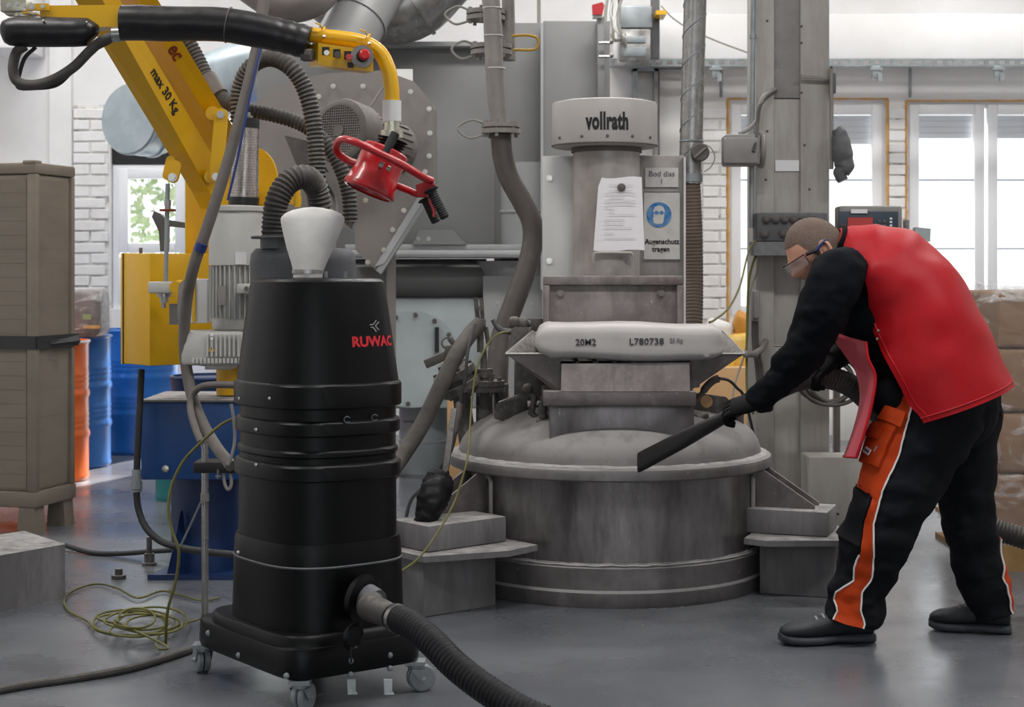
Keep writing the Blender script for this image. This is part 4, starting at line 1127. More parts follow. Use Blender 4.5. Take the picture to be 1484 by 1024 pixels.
pl = MB().slab([(-1.87 - 0.33, 6.05 - 0.485, 0.205), (-1.70, 6.30, 0.205), (-1.95, 6.62, 0.205), (-2.6, 5.75, 0.205)], Vector((0, 0, -0.205)))
tag(obj('concrete_plinth', pl, 'concrete_block', None, 0), 'low grey plinth on the floor in front of the taupe container', 'plinth')
tag(obj('plinth_pipe', MB().cyl((-1.995, 6.33, 0.205), (-1.995, 6.33, 0.30), 0.02, n=14).cyl((-1.995, 6.33, 0.205), (-1.995, 6.33, 0.215), 0.035, n=16), 'galv_dull'), 'short pipe stub on the low grey plinth', 'pipe')

def drum(px, base_d, r, h, mat, label, lidmat=None, grp=None, x=None):
    cx = P(px, 0, base_d).x
    t = thing('steel_drum', (cx, base_d, 0), label, 'drum', grp)
    M = Matrix.Translation((cx, base_d, 0))
    prof = [(r * 0.97, 0.0), (r, 0.015), (r, 0.03), (r * 0.985, 0.045)]
    for zc in (0.33, 0.62):
        prof += [(r * 0.985, h * zc - 0.03), (r * 1.012, h * zc - 0.012), (r * 1.012, h * zc + 0.008), (r * 0.985, h * zc + 0.025)]
        for q in range(3):
            prof += [(r * 0.985, h * zc + 0.04 + q * 0.03), (r * 0.998, h * zc + 0.052 + q * 0.03), (r * 0.985, h * zc + 0.064 + q * 0.03)]
    prof += [(r * 0.985, h - 0.03), (r, h - 0.02), (r, h), (r * 0.95, h), (r * 0.94, h - 0.012), (0.01, h - 0.012)]
    obj('shell', MB().lathe(prof, 48, M), mat, t)
    obj('lid_ring', MB().torus((cx, base_d, h - 0.008), (0, 0, 1), r * 0.995, 0.009, 48, 6), lidmat or mat, t)
    return t
drum(57, 9.85, 0.29, 0.83, 'drum_orange', 'orange steel drum beside the taupe container', 'white_plate')
drum(94, 10.55, 0.29, 0.83, 'drum_blue', 'bright blue steel drum carrying a wrapped sack')
drum(196, 11.4, 0.29, 0.84, 'drum_blue', 'blue steel drum behind the yellow cabinet')
drum(252, 9.0, 0.10, 0.42, 'teal_paint', 'small teal drum behind the blue pedestal box')
drum(306, 8.3, 0.20, 0.72, 'blue_dark', 'dark blue steel drum behind the yellow column')
sk = MB().box(P(110, 486, 10.5), P(160, 419, 10.5) + Vector((0, -0.28, 0)), 0.04)
sk.jitter(0.012, 9)
ws = thing('wrapped_sack', P(135, 488, 10.4), 'film-wrapped printed sack on the bright blue drum', 'sack')
obj('sack_body', sk, 'steel_panel', ws, 60)
obj('green_print', MB().box(P(120, 463, 10.205), P(132, 455, 10.20)), 'leaf_green', ws, 0)
obj('orange_band', MB().box(P(121, 476, 10.205), P(145, 471, 10.20)), 'foam_orange', ws, 0)
fm_ = MB().box(P(107, 487, 10.55), P(163, 417, 10.5) + Vector((0, -0.32, 0)), 0.05); fm_.jitter(0.012, 12)
obj('film', fm_, 'shrink_film', ws, 60)
bt = MB().box(Vector((P(236, 655, 8.9).x, 8.9, 0.42)), P(256, 590, 9.06), 0.05); bt.jitter(0.03, 9)
tag(obj('film_bundle', bt, 'white_dusty', None, 60), 'white film bundle on the small teal drum behind the blue pedestal box', 'film bundle')

# ------------------------------------------------------------------ lifting manipulator
mp = thing('lifting_manipulator', P(300, 833, 6.85), 'yellow lifting manipulator with slanted arm on a blue pedestal', 'manipulator')
pc = P(302, 0, 6.85)
obj('pedestal_column', MB().lathe([(0.15, 0.02), (0.15, 0.42)], 36, Matrix.Translation((pc.x, 6.85, 0))), 'blue_dark', mp)
obj('base_plate', MB().prism([(-0.21, -0.19), (0.22, -0.19), (0.22, 0.2), (-0.12, 0.2)], Matrix.Translation((pc.x, 6.85, 0)), 0.022), 'blue_dark', mp, 0)
obj('base_gusset', MB().slab([P(242, 831, 6.62), P(250, 800, 6.62), P(262, 740, 6.7), P(272, 831, 6.7)], Vector((0.006, 0.012, 0))), 'blue_dark', mp, 0)
obj('pedestal_box', MB().box((P(204, 0, 6.55).x, 6.55, kz(695, 6.55)), (P(352, 0, 6.55).x, 7.0, kz(583, 6.55)), 0.006), 'blue_paint', mp)
obj('box_cover', MB().box((P(203, 0, 6.54).x, 6.54, kz(583, 6.54)), (P(353, 0, 6.54).x, 7.01, kz(583, 6.54) + 0.01), 0.003), 'concrete_block', mp)
obj('lock_button', MB().lathe([(0.014, 0), (0.014, 0.004), (0.006, 0.007)], 18, face_cam(P(240, 679, 6.548))), 'bolt_steel', mp)
obj('swivel_column', MB().lathe([(0.055, 0.74), (0.055, 0.86)], 28, Matrix.Translation((P(324, 0, 6.6).x, 6.75, 0))), 'yellow_paint', mp)
obj('swivel_disc', MB().lathe([(0.11, 0.86), (0.13, 0.865), (0.13, 0.872), (0.05, 0.875)], 32, Matrix.Translation((P(318, 0, 6.6).x, 6.75, 0))), 'pipe_grey', mp)
obj('mast', MB().box((P(268, 0, 6.6).x, 6.6, 0.87), (P(300, 0, 6.6).x, 6.72, kz(232, 6.6)), 0.006), 'yellow_paint', mp)
obj('mast_plate', MB().slab([P(296, 430, 6.58), P(290, 330, 6.55), P(312, 240, 6.5), P(345, 330, 6.55), P(345, 430, 6.58)], Vector((0, 0.03, 0))), 'yellow_paint', mp, 0)
obj('side_disc', MB().lathe([(0.001, 0), (0.10, 0.0), (0.10, 0.04), (0.001, 0.04)], 36, face_cam(P(368, 262, 6.7)), sy=1.35), 'yellow_paint', mp)
# control cabinet seen on its corner
CE = P(217, 0, 6.25); ce = Vector((CE.x, 6.25, 0))
dl = Vector((-math.sin(R(40)), math.cos(R(40)), 0)); dr_ = Vector((math.cos(R(40)), math.sin(R(40)), 0))
KM = Matrix((dr_, dl, Vector((0, 0, 1)))).transposed().to_4x4(); KM.translation = ce
cab = obj('control_cabinet', MB().box((0, 0, kz(530, 6.25)), (0.32, 0.215, kz(367, 6.25)), 0.004, KM), 'yellow_paint', mp)
obj('cabinet_door', MB().box((-0.002, 0.217, kz(531, 6.25)), (0.322, 0.235, kz(366, 6.25)), 0.003, KM), 'yellow_paint', cab)
obj('door_seam', MB().box((-0.0025, 0.2145, kz(530, 6.25)), (0.30, 0.2175, kz(367, 6.25)), 0, KM), 'dark_void', cab, 0)
obj('latch', MB().cyl(P(204, 367, 6.35), P(204, 359, 6.35), 0.007, n=10), 'motor_dark', cab)
obj('seat_lever', MB().slab([P(232, 364, 6.45), P(230, 335, 6.45), P(220, 314, 6.45), P(223, 306, 6.45), P(231, 309, 6.45), P(240, 318, 6.45), P(266, 322, 6.45), P(266, 330, 6.45), P(244, 328, 6.45), P(243, 364, 6.45)], Vector((0, 0.03, 0))), 'box_darkgrey', cab, 0)
# slanted parallel arms
def beam(pl, pm, pr_, ql, qm, qr, mat, parent, name='arm_beam'):
    """four-sided beam: left edge, near ridge, right edge at both ends"""
    def back(l, m_, r_): return l + r_ - m_
    a = [pl, pm, pr_, back(pl, pm, pr_)]; b = [ql, qm, qr, back(ql, qm, qr)]
    return obj(name, MB().rings([a, b]), mat, parent, 20)
U = Vector((0, -0.03, 0))
lower = beam(P(98, -18, 5.62), P(133, -28, 5.56), P(162, -20, 5.64), P(277, 276, 6.32), P(304, 279, 6.26), P(330, 262, 6.34), 'yellow_paint', mp)
upper = beam(P(140, -22, 5.86), P(183, -26, 5.68), P(217, -20, 5.74), P(292, 236, 6.52), P(327, 214, 6.38), P(356, 214, 6.44), 'yellow_paint', mp)
obj('arm_beam', beam and MB().rings([[P(277, 276, 6.32), P(304, 279, 6.26), P(330, 262, 6.34), P(303, 259, 6.40)], [P(291, 302, 6.36), P(318, 305, 6.30), P(344, 290, 6.38), P(317, 285, 6.44)]]), 'yellow_paint', mp, 20)
def on_face(a0, a1, b0_, b1_, u, v):
    return a0.lerp(a1, u).lerp(b0_.lerp(b1_, u), v)
def arm_text(body, a0, a1, b0_, b1_, u, v, size, mat, parent, bold=0.0):
    c_ = on_face(a0, a1, b0_, b1_, u, v)
    xd = (on_face(a0, a1, b0_, b1_, u + 0.02, v) - c_).normalized()
    yd = (on_face(a0, a1, b0_, b1_, u, v + 0.1) - c_)
    yd = (yd - xd * yd.dot(xd)).normalized()
    zd = xd.cross(yd)
    M = Matrix((xd, yd, zd)).transposed().to_4x4(); M.translation = c_ + zd * 0.0012
    return lettering('lettering', body, size, M, mat, parent, bold=bold)
arm_text('max 30 Kg', P(133, -28, 5.56), P(304, 279, 6.26), P(162, -20, 5.64), P(330, 262, 6.34), 0.50, 0.56, 0.048, 'ink_black', lower, 0.0006)
arm_text('ec', P(183, -26, 5.68), P(327, 214, 6.38), P(217, -20, 5.74), P(356, 214, 6.44), 0.39, 0.36, 0.074, 'ink_brown', upper, 0.0015)
# link plates and pivot pins
def link(px0, py0, px1, py1, d, w, mat='yellow_paint', th=0.02):
    a, b = P(px0, py0, d), P(px1, py1, d)
    ax_ = (b - a).normalized(); sd_ = Vector((ax_.z, 0, -ax_.x))
    pts = []
    for i in range(9):
        an = math.pi * i / 8
        pts.append(a + (sd_ * math.cos(an) - ax_ * math.sin(an)) * w)
    for i in range(9):
        an = math.pi * i / 8
        pts.append(b + (-sd_ * math.cos(an) + ax_ * math.sin(an)) * w)
    return MB().slab(pts, Vector((0, th, 0)))
lk = obj('link_plate', link(320, 166, 313, 256, 6.10, 0.024), 'yellow_paint', mp)
for bx, by in ((320, 166), (313, 256)):
    obj('pivot_pin', MB().hexbolt(P(bx, by, 6.10), (0, -1, 0), 0.011, 0.014), 'bolt_steel', lk)
obj('link_boss', MB().cyl(P(308, 164, 6.12), P(308, 164, 6.4), 0.026, n=20), 'yellow_paint', mp)
obj('link_boss', MB().cyl(P(305, 256, 6.12), P(305, 256, 6.4), 0.024, n=20), 'yellow_paint', mp)
cv = obj('clevis', link(247, 232, 242, 254, 6.12, 0.017), 'yellow_paint', mp)
obj('clevis_ear', link(254, 240, 250, 257, 6.09, 0.020), 'yellow_paint', cv)
obj('clevis_pin', MB().hexbolt(P(250, 257, 6.09), (0, -1, 0), 0.012, 0.014), 'bolt_steel', cv)
rod = obj('tension_rod', MB().cyl(P(243, 266, 6.14), P(240, 420, 6.14), 0.0085, n=14), 'galv_dull', mp)
obj('lock_nut', MB().cyl(P(243, 298, 6.14), P(243, 290, 6.14), 0.013, n=6).cyl(P(243, 303, 6.14), P(243, 298, 6.14), 0.011, n=6), 'galv', rod)
obj('stop_disc', MB().cyl(P(243, 306, 6.14), P(243, 303, 6.14), 0.030, n=24), 'ink_brown', rod)
obj('rod_block', MB().box(P(226, 424, 6.2), P(250, 408, 6.06), 0.006), 'pump_grey', rod)
obj('rod_block_nut', MB().cyl(P(238, 425, 6.12), P(238, 430, 6.12), 0.027, n=20).cyl(P(238, 430, 6.12), P(238, 438, 6.12), 0.016, n=6).cyl(P(237, 438, 6.12), P(237, 446, 6.12), 0.009, n=10), 'galv', rod)
obj('rod_arm', MB().cyl(P(262, 414, 6.12), P(254, 416, 6.02), 0.022, n=18).bar(P(250, 416, 6.15), P(290, 408, 6.2), 0.035, 0.03), 'yellow_paint', mp)
# guarded bracket carrying the pump
bp_ = obj('pump_bracket', link(272, 418, 270, 455, 5.98, 0.034, th=0.03), 'pipe_grey', mp)
for by in (420, 452):
    obj('roller', MB().cyl(P(271, by, 5.975), P(271, by, 5.965), 0.015, n=20), 'motor_dark', bp_)
obj('bracket_plate', MB().box(P(282, 467, 6.05), P(301, 404, 5.97), 0.004), 'white_plate', mp)
obj('bracket_stripe', MB().box(P(279, 466, 5.969), P(283, 405, 5.962)), 'yellow_paint', mp, 0)
obj('back_plate', MB().box(P(246, 470, 6.2), P(272, 440, 6.19)), 'pipe_grey', mp, 0)

# horizontal arm in its padded sleeve, towards the operator side
DS = 5.0
arm = thing('tool_arm', P(310, 60, DS), 'yellow tool arm in a padded black sleeve with a control box', 'tool arm')
obj('arm_box', MB().slab([P(58, 8, DS), P(178, 7, DS), P(178, 39, DS), P(128, 39, DS), P(128, 26, DS), P(58, 24, DS)], Vector((0, 0.09, 0))), 'yellow_paint', arm, 0)
obj('arm_clip', MB().slab([P(40, 5, DS - 0.01), P(70, 5, DS - 0.01), P(71, 15, DS - 0.01), P(40, 15, DS - 0.01)], Vector((0, 0.012, 0))), 'yellow_paint', arm, 0)
for bx, by, rr in ((46, 9.5, 0.008), (62, 9.5, 0.005)):
    obj('bolt', MB().hexbolt(P(bx, by, DS - 0.01), (0, -1, 0), rr, 0.008), 'bolt_steel', arm)
jt = obj('joint_block', MB().box(P(10, 22, DS + 0.07), P(38, -2, DS), 0.004).box(P(14, 25, DS + 0.06), P(52, 17, DS + 0.01), 0.003).cyl(P(34, 25, DS + 0.03), P(34, 20, DS + 0.03), 0.03, n=20), 'zinc', arm)
for bx, by in ((13, 8), (25, 6), (36, 8)):
    obj('bolt', MB().hexbolt(P(bx, by, DS - 0.001), (0, -1, 0), 0.006, 0.008), 'bolt_steel', jt)
obj('yellow_tip', MB().box(P(33, 20, DS - 0.005), P(41, 17, DS - 0.012)), 'yellow_paint', jt, 0)
bt_path = [P(2, 47, DS), P(6, 46, DS), P(14, 46, DS), P(30, 46, DS), P(70, 47, DS), P(110, 47, DS), P(128, 47, DS), P(135, 50, DS), P(138, 53, DS)]
bo = obj('padded_boot', MB().tube(bt_path, [0.018, 0.033, 0.041, 0.0455, 0.0455, 0.044, 0.042, 0.034, 0.016], 24).jitter(0.003, 14), 'black_leather', arm, 60)
for bx, by in ((63, 30), (126, 32)):
    obj('snap', MB().ball(P(bx, by, DS - 0.040), 0.004, 8), 'bolt_steel', bo)
sl = smooth_path([P(177, 33, DS), P(230, 33.5, DS), P(290, 35, DS), P(330, 36, DS), P(372, 44, DS), P(410, 52, DS), P(447, 62, DS)], 8)
slr = []
for i in range(len(sl)):
    t = i / (len(sl) - 1)
    slr.append(0.0535 - 0.003 * t + (0.0016 * math.sin(i * 1.7) if t > 0.75 else 0.0))
obj('padded_sleeve', MB().tube(sl, slr, 28).jitter(0.003, 10), 'black_leather', arm, 60)
obj('sleeve_seam', MB().torus(P(331, 36, DS), P(345, 38.5, DS) - P(331, 36, DS), 0.0542, 0.0018, 36, 6), 'motor_dark', arm)
obj('clamp_band', MB().lathe([(0.021, -0.012), (0.023, -0.012), (0.023, 0.012), (0.021, 0.012)], 24, M4(frame_from((1, 0, 0.05)), P(169, 50, DS - 0.01))), 'galv', arm)
obj('pipe', MB().tube(smooth_path([P(430, 48, DS + 0.02), P(470, 53, DS + 0.02), P(520, 60, DS + 0.02), P(548, 74, DS + 0.02), P(562, 98, DS + 0.02), P(567, 125, DS + 0.02), P(568, 149, DS + 0.02)], 7), 0.0232, 22), 'yellow_paint', arm)
cbx = obj('control_box', MB().slab([P(461, 62, DS - 0.03), P(541, 74, DS - 0.05), P(541, 104, DS - 0.05), P(461, 94, DS - 0.03)], Vector((-0.035, 0.075, 0.004))), 'yellow_paint', arm, 0)
for bx, by, mt_, rr in ((473, 77, 'bolt_steel', 0.008), (489, 80, 'motor_dark', 0.010), (505, 83, 'red_button', 0.009)):
    p = P(bx, by, DS - 0.04)
    obj('switch_plate', MB().box(P(bx - 6, by + 3, DS - 0.045), P(bx + 4, by - 9, DS - 0.052)), 'ink_black', cbx, 0)
    obj('switch', MB().cyl(p, p + Vector((0.004, -0.028, -0.002)), rr, n=18), mt_, cbx)
pe = P(525, 82, DS - 0.045)
obj('stop_plate', MB().cyl(pe + Vector((0, 0.002, 0)), pe + Vector((0, -0.008, 0)), 0.034, n=32), 'pipe_grey', cbx)
obj('stop_collar', MB().cyl(pe + Vector((0, -0.008, 0)), pe + Vector((0.006, -0.03, 0)), 0.018, n=20), 'ink_black', cbx)
obj('stop_button', MB().lathe([(0.013, 0), (0.016, 0.004), (0.016, 0.016), (0.012, 0.02), (0.004, 0.021)], 20, M4(frame_from((0.3, -1, 0.05)), pe + Vector((0.007, -0.03, 0)))), 'red_button', cbx)
obj('type_label', MB().box(P(504, 98, DS - 0.048), P(512, 90, DS - 0.052)), 'ink_black', cbx, 0)
obj('cable_gland', MB().cyl(P(440, 80, DS - 0.01), P(453, 80, DS - 0.02), 0.019, n=8).cyl(P(436, 80, DS - 0.01), P(441, 80, DS - 0.01), 0.016, n=16), 'motor_dark', arm)
for bx, by in ((469, 52), (534, 62)):
    obj('cable_tie', MB().torus(P(bx, by, DS + 0.02), (1, 0, -0.15), 0.0255, 0.0035, 20, 6).tube([P(bx - 2, by - 10, DS), P(bx - 5, by - 16, DS - 0.01), P(bx - 12, by - 19, DS - 0.01)], 0.0025, 6), 'yellow_paint', arm)
    obj('tie_bolt', MB().ball(P(bx + 1, by + 1, DS - 0.008), 0.006, 8), 'bolt_steel', arm)
obj('white_collar', MB().cyl(P(568, 176, DS + 0.02), P(568, 146, DS + 0.02), 0.0285, n=28), 'white_plate', arm)
obj('swivel_fitting', MB().cyl(P(568, 190, DS + 0.02), P(568, 175, DS + 0.02), 0.0235, n=24).cyl(P(568, 200, DS + 0.02), P(568, 189, DS + 0.02), 0.034, n=28), 'zinc', arm)
obj('bellows', MB().lathe([v for i in range(6) for v in ((0.048 - 0.003 * i, 0.0 - i * 0.009), (0.034 - 0.003 * i, -0.0045 - i * 0.009))], 28, M4(frame_from((0.30, 0.1, 1.0)), P(569, 203, DS + 0.02))), 'rubber_grip', arm)
# cable loop under the boot
tag(obj('cable_loop', MB().tube(smooth_path([P(36, 66, DS + 0.01), P(24, 76, DS + 0.01), P(19, 96, DS), P(22, 114, DS), P(34, 122, DS), P(56, 122, DS), P(82, 113, DS), P(108, 96, DS), P(130, 74, DS), P(150, 58, DS), P(178, 50, DS - 0.01)], 8), 0.0155, 14), 'hose_dusty', None), 'thick cable loop hanging under the black padded boot', 'cable')
tag(obj('cable_strand', MB().tube(smooth_path([P(52, 68, DS + 0.03), P(36, 84, DS + 0.03), P(28, 108, DS + 0.03), P(26, 126, DS + 0.02), P(48, 128, DS + 0.02), P(80, 124, DS + 0.02), P(100, 108, DS + 0.02), P(124, 80, DS + 0.01), P(160, 60, DS + 0.01)], 8), 0.0065, 8), 'cable_black'), 'thin black cable strand beside the thick cable loop', 'cable')

# red suction gripper with its handlebar
rg_ = thing('suction_gripper', P(545, 290, DS), 'red suction gripper with a looped handlebar and black grips', 'gripper')
tilt = Vector((-0.42, -0.12, -1)).normalized()          # from bellows down to the cup
gc = P(552, 236, DS + 0.01)
GM = M4(frame_from(tilt, (0, 1, 0)), gc)
obj('cup', MB().lathe([(0.02, -0.045), (0.066, -0.045), (0.070, -0.040), (0.070, 0.035), (0.072, 0.04), (0.078, 0.075), (0.080, 0.080), (0.080, 0.092), (0.074, 0.096), (0.060, 0.090), (0.055, 0.060), (0.01, 0.058)], 40, GM), 'red_paint', rg_)
obj('cup_rim', MB().lathe([(0.074, 0.078), (0.081, 0.080), (0.082, 0.09), (0.078, 0.097), (0.070, 0.098)], 40, GM, False, False), 'red_paint', rg_)
bar_pts = [P(625, 262, DS - 0.03), P(612, 256, DS - 0.06), P(585, 240, DS - 0.085), P(550, 222, DS - 0.09), P(515, 206, DS - 0.075), P(496, 202, DS - 0.04), P(488, 210, DS), P(490, 222, DS + 0.03), P(503, 232, DS + 0.045), P(520, 238, DS + 0.05)]
obj('handlebar', MB().tube(smooth_path(bar_pts, 7), 0.0115, 14), 'red_paint', rg_)
obj('lower_bar', MB().tube(smooth_path([P(572, 268, DS + 0.03), P(590, 275, DS + 0.02), P(604, 281, DS), P(620, 281, DS - 0.01)], 5), 0.0105, 14), 'red_paint', rg_)
obj('grip_bracket', MB().slab([P(602, 268, DS - 0.02), P(614, 264, DS - 0.03), P(626, 258, DS - 0.03), P(631, 268, DS - 0.03), P(622, 283, DS - 0.02), P(606, 286, DS - 0.02)], Vector((0, 0.035, 0))), 'red_paint', rg_, 0)
for a, b in (((624, 274), (645, 316)), ((616, 288), (632, 322))):
    g0, g1 = P(a[0], a[1], DS - 0.02 if a[0] > 620 else DS + 0.02), P(b[0], b[1], DS - 0.03 if a[0] > 620 else DS + 0.01)
    gp = obj('grip', MB().tube([g0, g0.lerp(g1, 0.03), g0.lerp(g1, 0.06)] + [g0.lerp(g1, 0.1 + 0.88 * i / 24) for i in range(25)] + [g1], [0.022, 0.024, 0.022] + [0.0135 + (0.0012 if i % 2 else 0) for i in range(25)] + [0.012], 14), 'rubber_grip', rg_)
obj('grip', MB().tube([P(573, 193, DS - 0.03).lerp(P(557, 224, DS - 0.05), i / 20) for i in range(21)], [0.0135 + (0.0012 if i % 2 else 0) for i in range(21)], 14), 'rubber_grip', rg_)
obj('trigger', MB().tube([P(622, 288, DS - 0.01), P(629, 305, DS - 0.015), P(629, 314, DS - 0.015)], 0.005, 8), 'red_button', rg_)
obj('hinge_bolts', MB().cyl(P(550, 237, DS - 0.07), P(556, 240, DS - 0.07), 0.010, n=8), 'bolt_steel', rg_)
obj('hinge_bolts', MB().cyl(P(561, 243, DS - 0.07), P(566, 246, DS - 0.07), 0.009, n=8), 'zinc', rg_)

# ------------------------------------------------------------------ vacuum pump with silencer on the manipulator
vp = thing('vacuum_pump', P(330, 530, 5.95), 'light grey ribbed electric pump with a perforated silencer on top', 'pump')
VPX = P(343, 0, 5.95).x
def vz(py): return kz(py, 5.95)
VM = Matrix.Translation((VPX, 5.95, 0))
obj('top_cap', MB().lathe([(0.02, vz(298) + 0.004), (0.098, vz(299)), (0.102, vz(300)), (0.102, vz(306)), (0.096, vz(308))], 40, VM), 'pump_grey', vp)
obj('upper_shell', MB().lathe([(0.094, vz(307)), (0.098, vz(314)), (0.099, vz(384))], 40, VM), 'pump_grey', vp)
obj('motor_body', MB().lathe([(0.086, vz(384)), (0.086, vz(462)), (0.080, vz(475)), (0.075, vz(480))], 40, VM), 'pump_grey', vp)
fin = None
for i in range(34):
    a = 2 * math.pi * i / 34
    e = Vector((math.cos(a), math.sin(a), 0))
    p0 = Vector((VPX, 5.95, 0)) + e * 0.092
    o_ = MB().bar(Vector((p0.x, p0.y, vz(460))), Vector((p0.x, p0.y, vz(385))), 0.004, 0.014, up=e)
    obj('cooling_fin', o_, 'pump_grey', vp, 0)
obj('base_flange', MB().lathe([(0.085, vz(476)), (0.088, vz(474)), (0.088, vz(462)), (0.07, vz(460))], 40, VM), 'pump_grey', vp)
obj('terminal_box', MB().box(P(347, 425, 5.86), P(366, 411, 5.80), 0.004), 'pump_grey', vp)
obj('box_screw', MB().cyl(P(357, 418, 5.80), P(357, 418, 5.79), 0.008, n=14), 'motor_dark', vp)
obj('name_plate', MB().box(P(316, 442, 5.858), P(327, 414, 5.852)), 'pipe_grey', vp, 0)
obj('square_label', MB().box(P(341, 383, 5.853), P(357, 365, 5.848)), 'white_plate', vp, 0)
gb = obj('gear_housing', MB().box(P(277, 525, 6.04), P(352, 480, 5.84), 0.014), 'pump_grey', vp)
rb = None
for i in range(8):
    px = 300 + i * 6.4
    obj('rib', MB().box(P(px, 517, 5.845), P(px + 2, 484, 5.828), 0.002), 'pump_grey', gb, 0)
for i in range(13):
    px = 279 + i * 5.6
    obj('tooth', MB().box(P(px, 526, 5.845), P(px + 3, 519, 5.830), 0.001), 'pump_grey', gb, 0)
tri = MB().slab([P(302, 509, 5.829), P(311, 509, 5.829), P(306.5, 500, 5.829)], Vector((0, 0.002, 0)))
wl_ = obj('warning_triangle', tri, 'yellow_paint', gb, 0)
obj('warning_mark', MB().box(P(306, 507.5, 5.828), P(307, 503, 5.8275)), 'ink_black', wl_, 0)
for by in (485, 490.5):
    obj('dot', MB().cyl(P(307, by, 5.84), P(307, by, 5.827), 0.005, n=12), 'paper_white', gb)
obj('foot', MB().box(P(307, 532, 6.0), P(335, 526, 5.86), 0.003), 'pump_grey', vp)
sil0, sil1 = P(353, 300, 5.95), P(357, 172, 5.95)
sv = (sil1 - sil0)
sn = obj('silencer', MB().tube([sil0.lerp(sil1, 0.10), sil0.lerp(sil1, 0.90)], [0.052, 0.046], 32), 'perf_steel', vp)
hm = MB()
pfr = frame_from(sv.normalized(), (0, 1, 0))
for k in range(26):
    cc = sil0.lerp(sil1, 0.12 + 0.76 * k / 25)
    rr = 0.052 - 0.006 * (k / 25)
    for j in range(40):
        a = 2 * math.pi * (j + 0.5 * (k % 2)) / 40
        e = pfr @ Vector((math.cos(a), math.sin(a), 0))
        if e.y > 0.35: continue
        t_ = sv.normalized().cross(e)
        c_ = cc + e * (rr + 0.0004)
        s_ = 0.0016
        hm.add([c_ - t_ * s_, c_ - sv.normalized() * s_, c_ + t_ * s_, c_ + sv.normalized() * s_], [(0, 1, 2, 3)])
tag(obj('perforations', hm, 'motor_dark', sn, 0), 'rows of punched holes', kind='stuff')
obj('rubber_band', MB().tube([sil0.lerp(sil1, 0.0), sil0.lerp(sil1, 0.11)], 0.0545, 32), 'black_plastic', vp)
obj('rubber_band', MB().tube([sil0.lerp(sil1, 0.89), sil0.lerp(sil1, 1.0)], 0.0475, 32), 'black_plastic', vp)
obj('top_stub', MB().cyl(P(357, 172, 5.95), P(357, 163, 5.95), 0.016, n=16).cyl(P(357, 170, 5.95), P(357, 168, 5.95), 0.024, n=16), 'galv', vp)

# ------------------------------------------------------------------ cables and corrugated hoses around the manipulator
tag(obj('cable_conduit', MB().tube(resample(smooth_path([P(384, -10, 5.78), P(372, 70, 5.76), P(349, 165, 5.74), P(326, 248, 5.74), P(300, 330, 5.74), P(281, 385, 5.76), P(270, 440, 5.82), P(267, 500, 5.86), P(275, 560, 5.86), P(290, 605, 5.82), P(312, 645, 5.75), P(335, 675, 5.65)], 8), 0.03), 0.0205, 14), 'hose_grey'), 'long smooth grey conduit running down the front of the pump', 'conduit')
tag(obj('blue_air_line', MB().tube(smooth_path([P(380, 60, 5.73), P(366, 120, 5.71), P(354, 180, 5.70), P(342, 240, 5.70), P(330, 290, 5.70)], 8), 0.0045, 8), 'glasses_blue'), 'thin blue air line taped along the grey conduit', 'air line')
tag(obj('blue_tape', MB().tube([P(293, 352, 5.74), P(289, 363, 5.745)], 0.0222, 16), 'glasses_blue'), 'blue tape ring around the grey conduit', 'tape')
tag(obj('conduit_branch', MB().tube(resample(smooth_path([P(345, 558, 5.75), P(318, 557, 5.78), P(292, 560, 5.8), P(279, 572, 5.82), P(276, 592, 5.80), P(283, 620, 5.74), P(291, 640, 5.70)], 8), 0.02), 0.0125, 12), 'hose_grey'), 'short grey conduit branch bending out of the vacuum side', 'conduit')
tag(obj('corrugated_hose', MB().hose([P(346, 178, 6.3), P(347, 130, 6.3), P(362, 98, 6.28), P(390, 84, 6.25), P(418, 95, 6.2), P(440, 125, 6.2), P(452, 165, 6.2), P(458, 215, 6.2), P(460, 262, 6.2), P(461, 292, 6.2)], 0.031, 0.016, 0.09, 16), 'hose_corr'), 'dark corrugated hose arching under the black sleeve', 'hose')
tag(obj('corrugated_hose', MB().hose([P(262, 40, 6.5), P(283, 78, 6.5), P(300, 112, 6.48), P(322, 142, 6.45), P(352, 158, 6.4), P(395, 166, 6.38), P(438, 180, 6.36), P(470, 205, 6.34), P(492, 240, 6.33), P(505, 280, 6.33), P(508, 322, 6.33)], 0.028, 0.016, 0.08, 16), 'hose_corr'), 'dark corrugated hose running from the yellow arm past the motor grille', 'hose')
tag(obj('hose_coupling', MB().tube([P(300, 112, 6.48), P(318, 138, 6.45)], 0.036, 20), 'hose_grey'), 'grey sleeve coupling on the hose beside the yellow arm', 'coupling')
tag(obj('hose_end', MB().cyl(P(509, 322, 6.33), P(505, 328, 6.33), 0.020, 0.016, 14).cyl(P(512, 322, 6.32), P(512, 330, 6.32), 0.006, n=8), 'pipe_grey'), 'metal fitting at the hose end above the vacuum lid', 'fitting')
tag(obj('black_cable', MB().tube(smooth_path([P(470, 262, 6.6), P(486, 290, 6.6), P(488, 330, 6.4), P(482, 370, 5.9), P(470, 395, 5.42)], 6), 0.008, 8), 'cable_black'), 'thin black cable behind the corrugated hoses', 'cable')
bh = thing('water_hose', P(198, 700, 6.5), 'black hose with a screw coupling curving down beside the blue pedestal', 'hose')
obj('hose', MB().tube(resample(smooth_path([P(205, 535, 6.5), P(203, 580, 6.48), P(200, 640, 6.46), P(198, 700, 6.45), P(200, 735, 6.45), P(212, 765, 6.42), P(235, 785, 6.38), P(270, 795, 6.3), P(305, 800, 6.2), P(345, 804, 6.1)], 8), 0.03), 0.0135, 12), 'cable_black', bh)
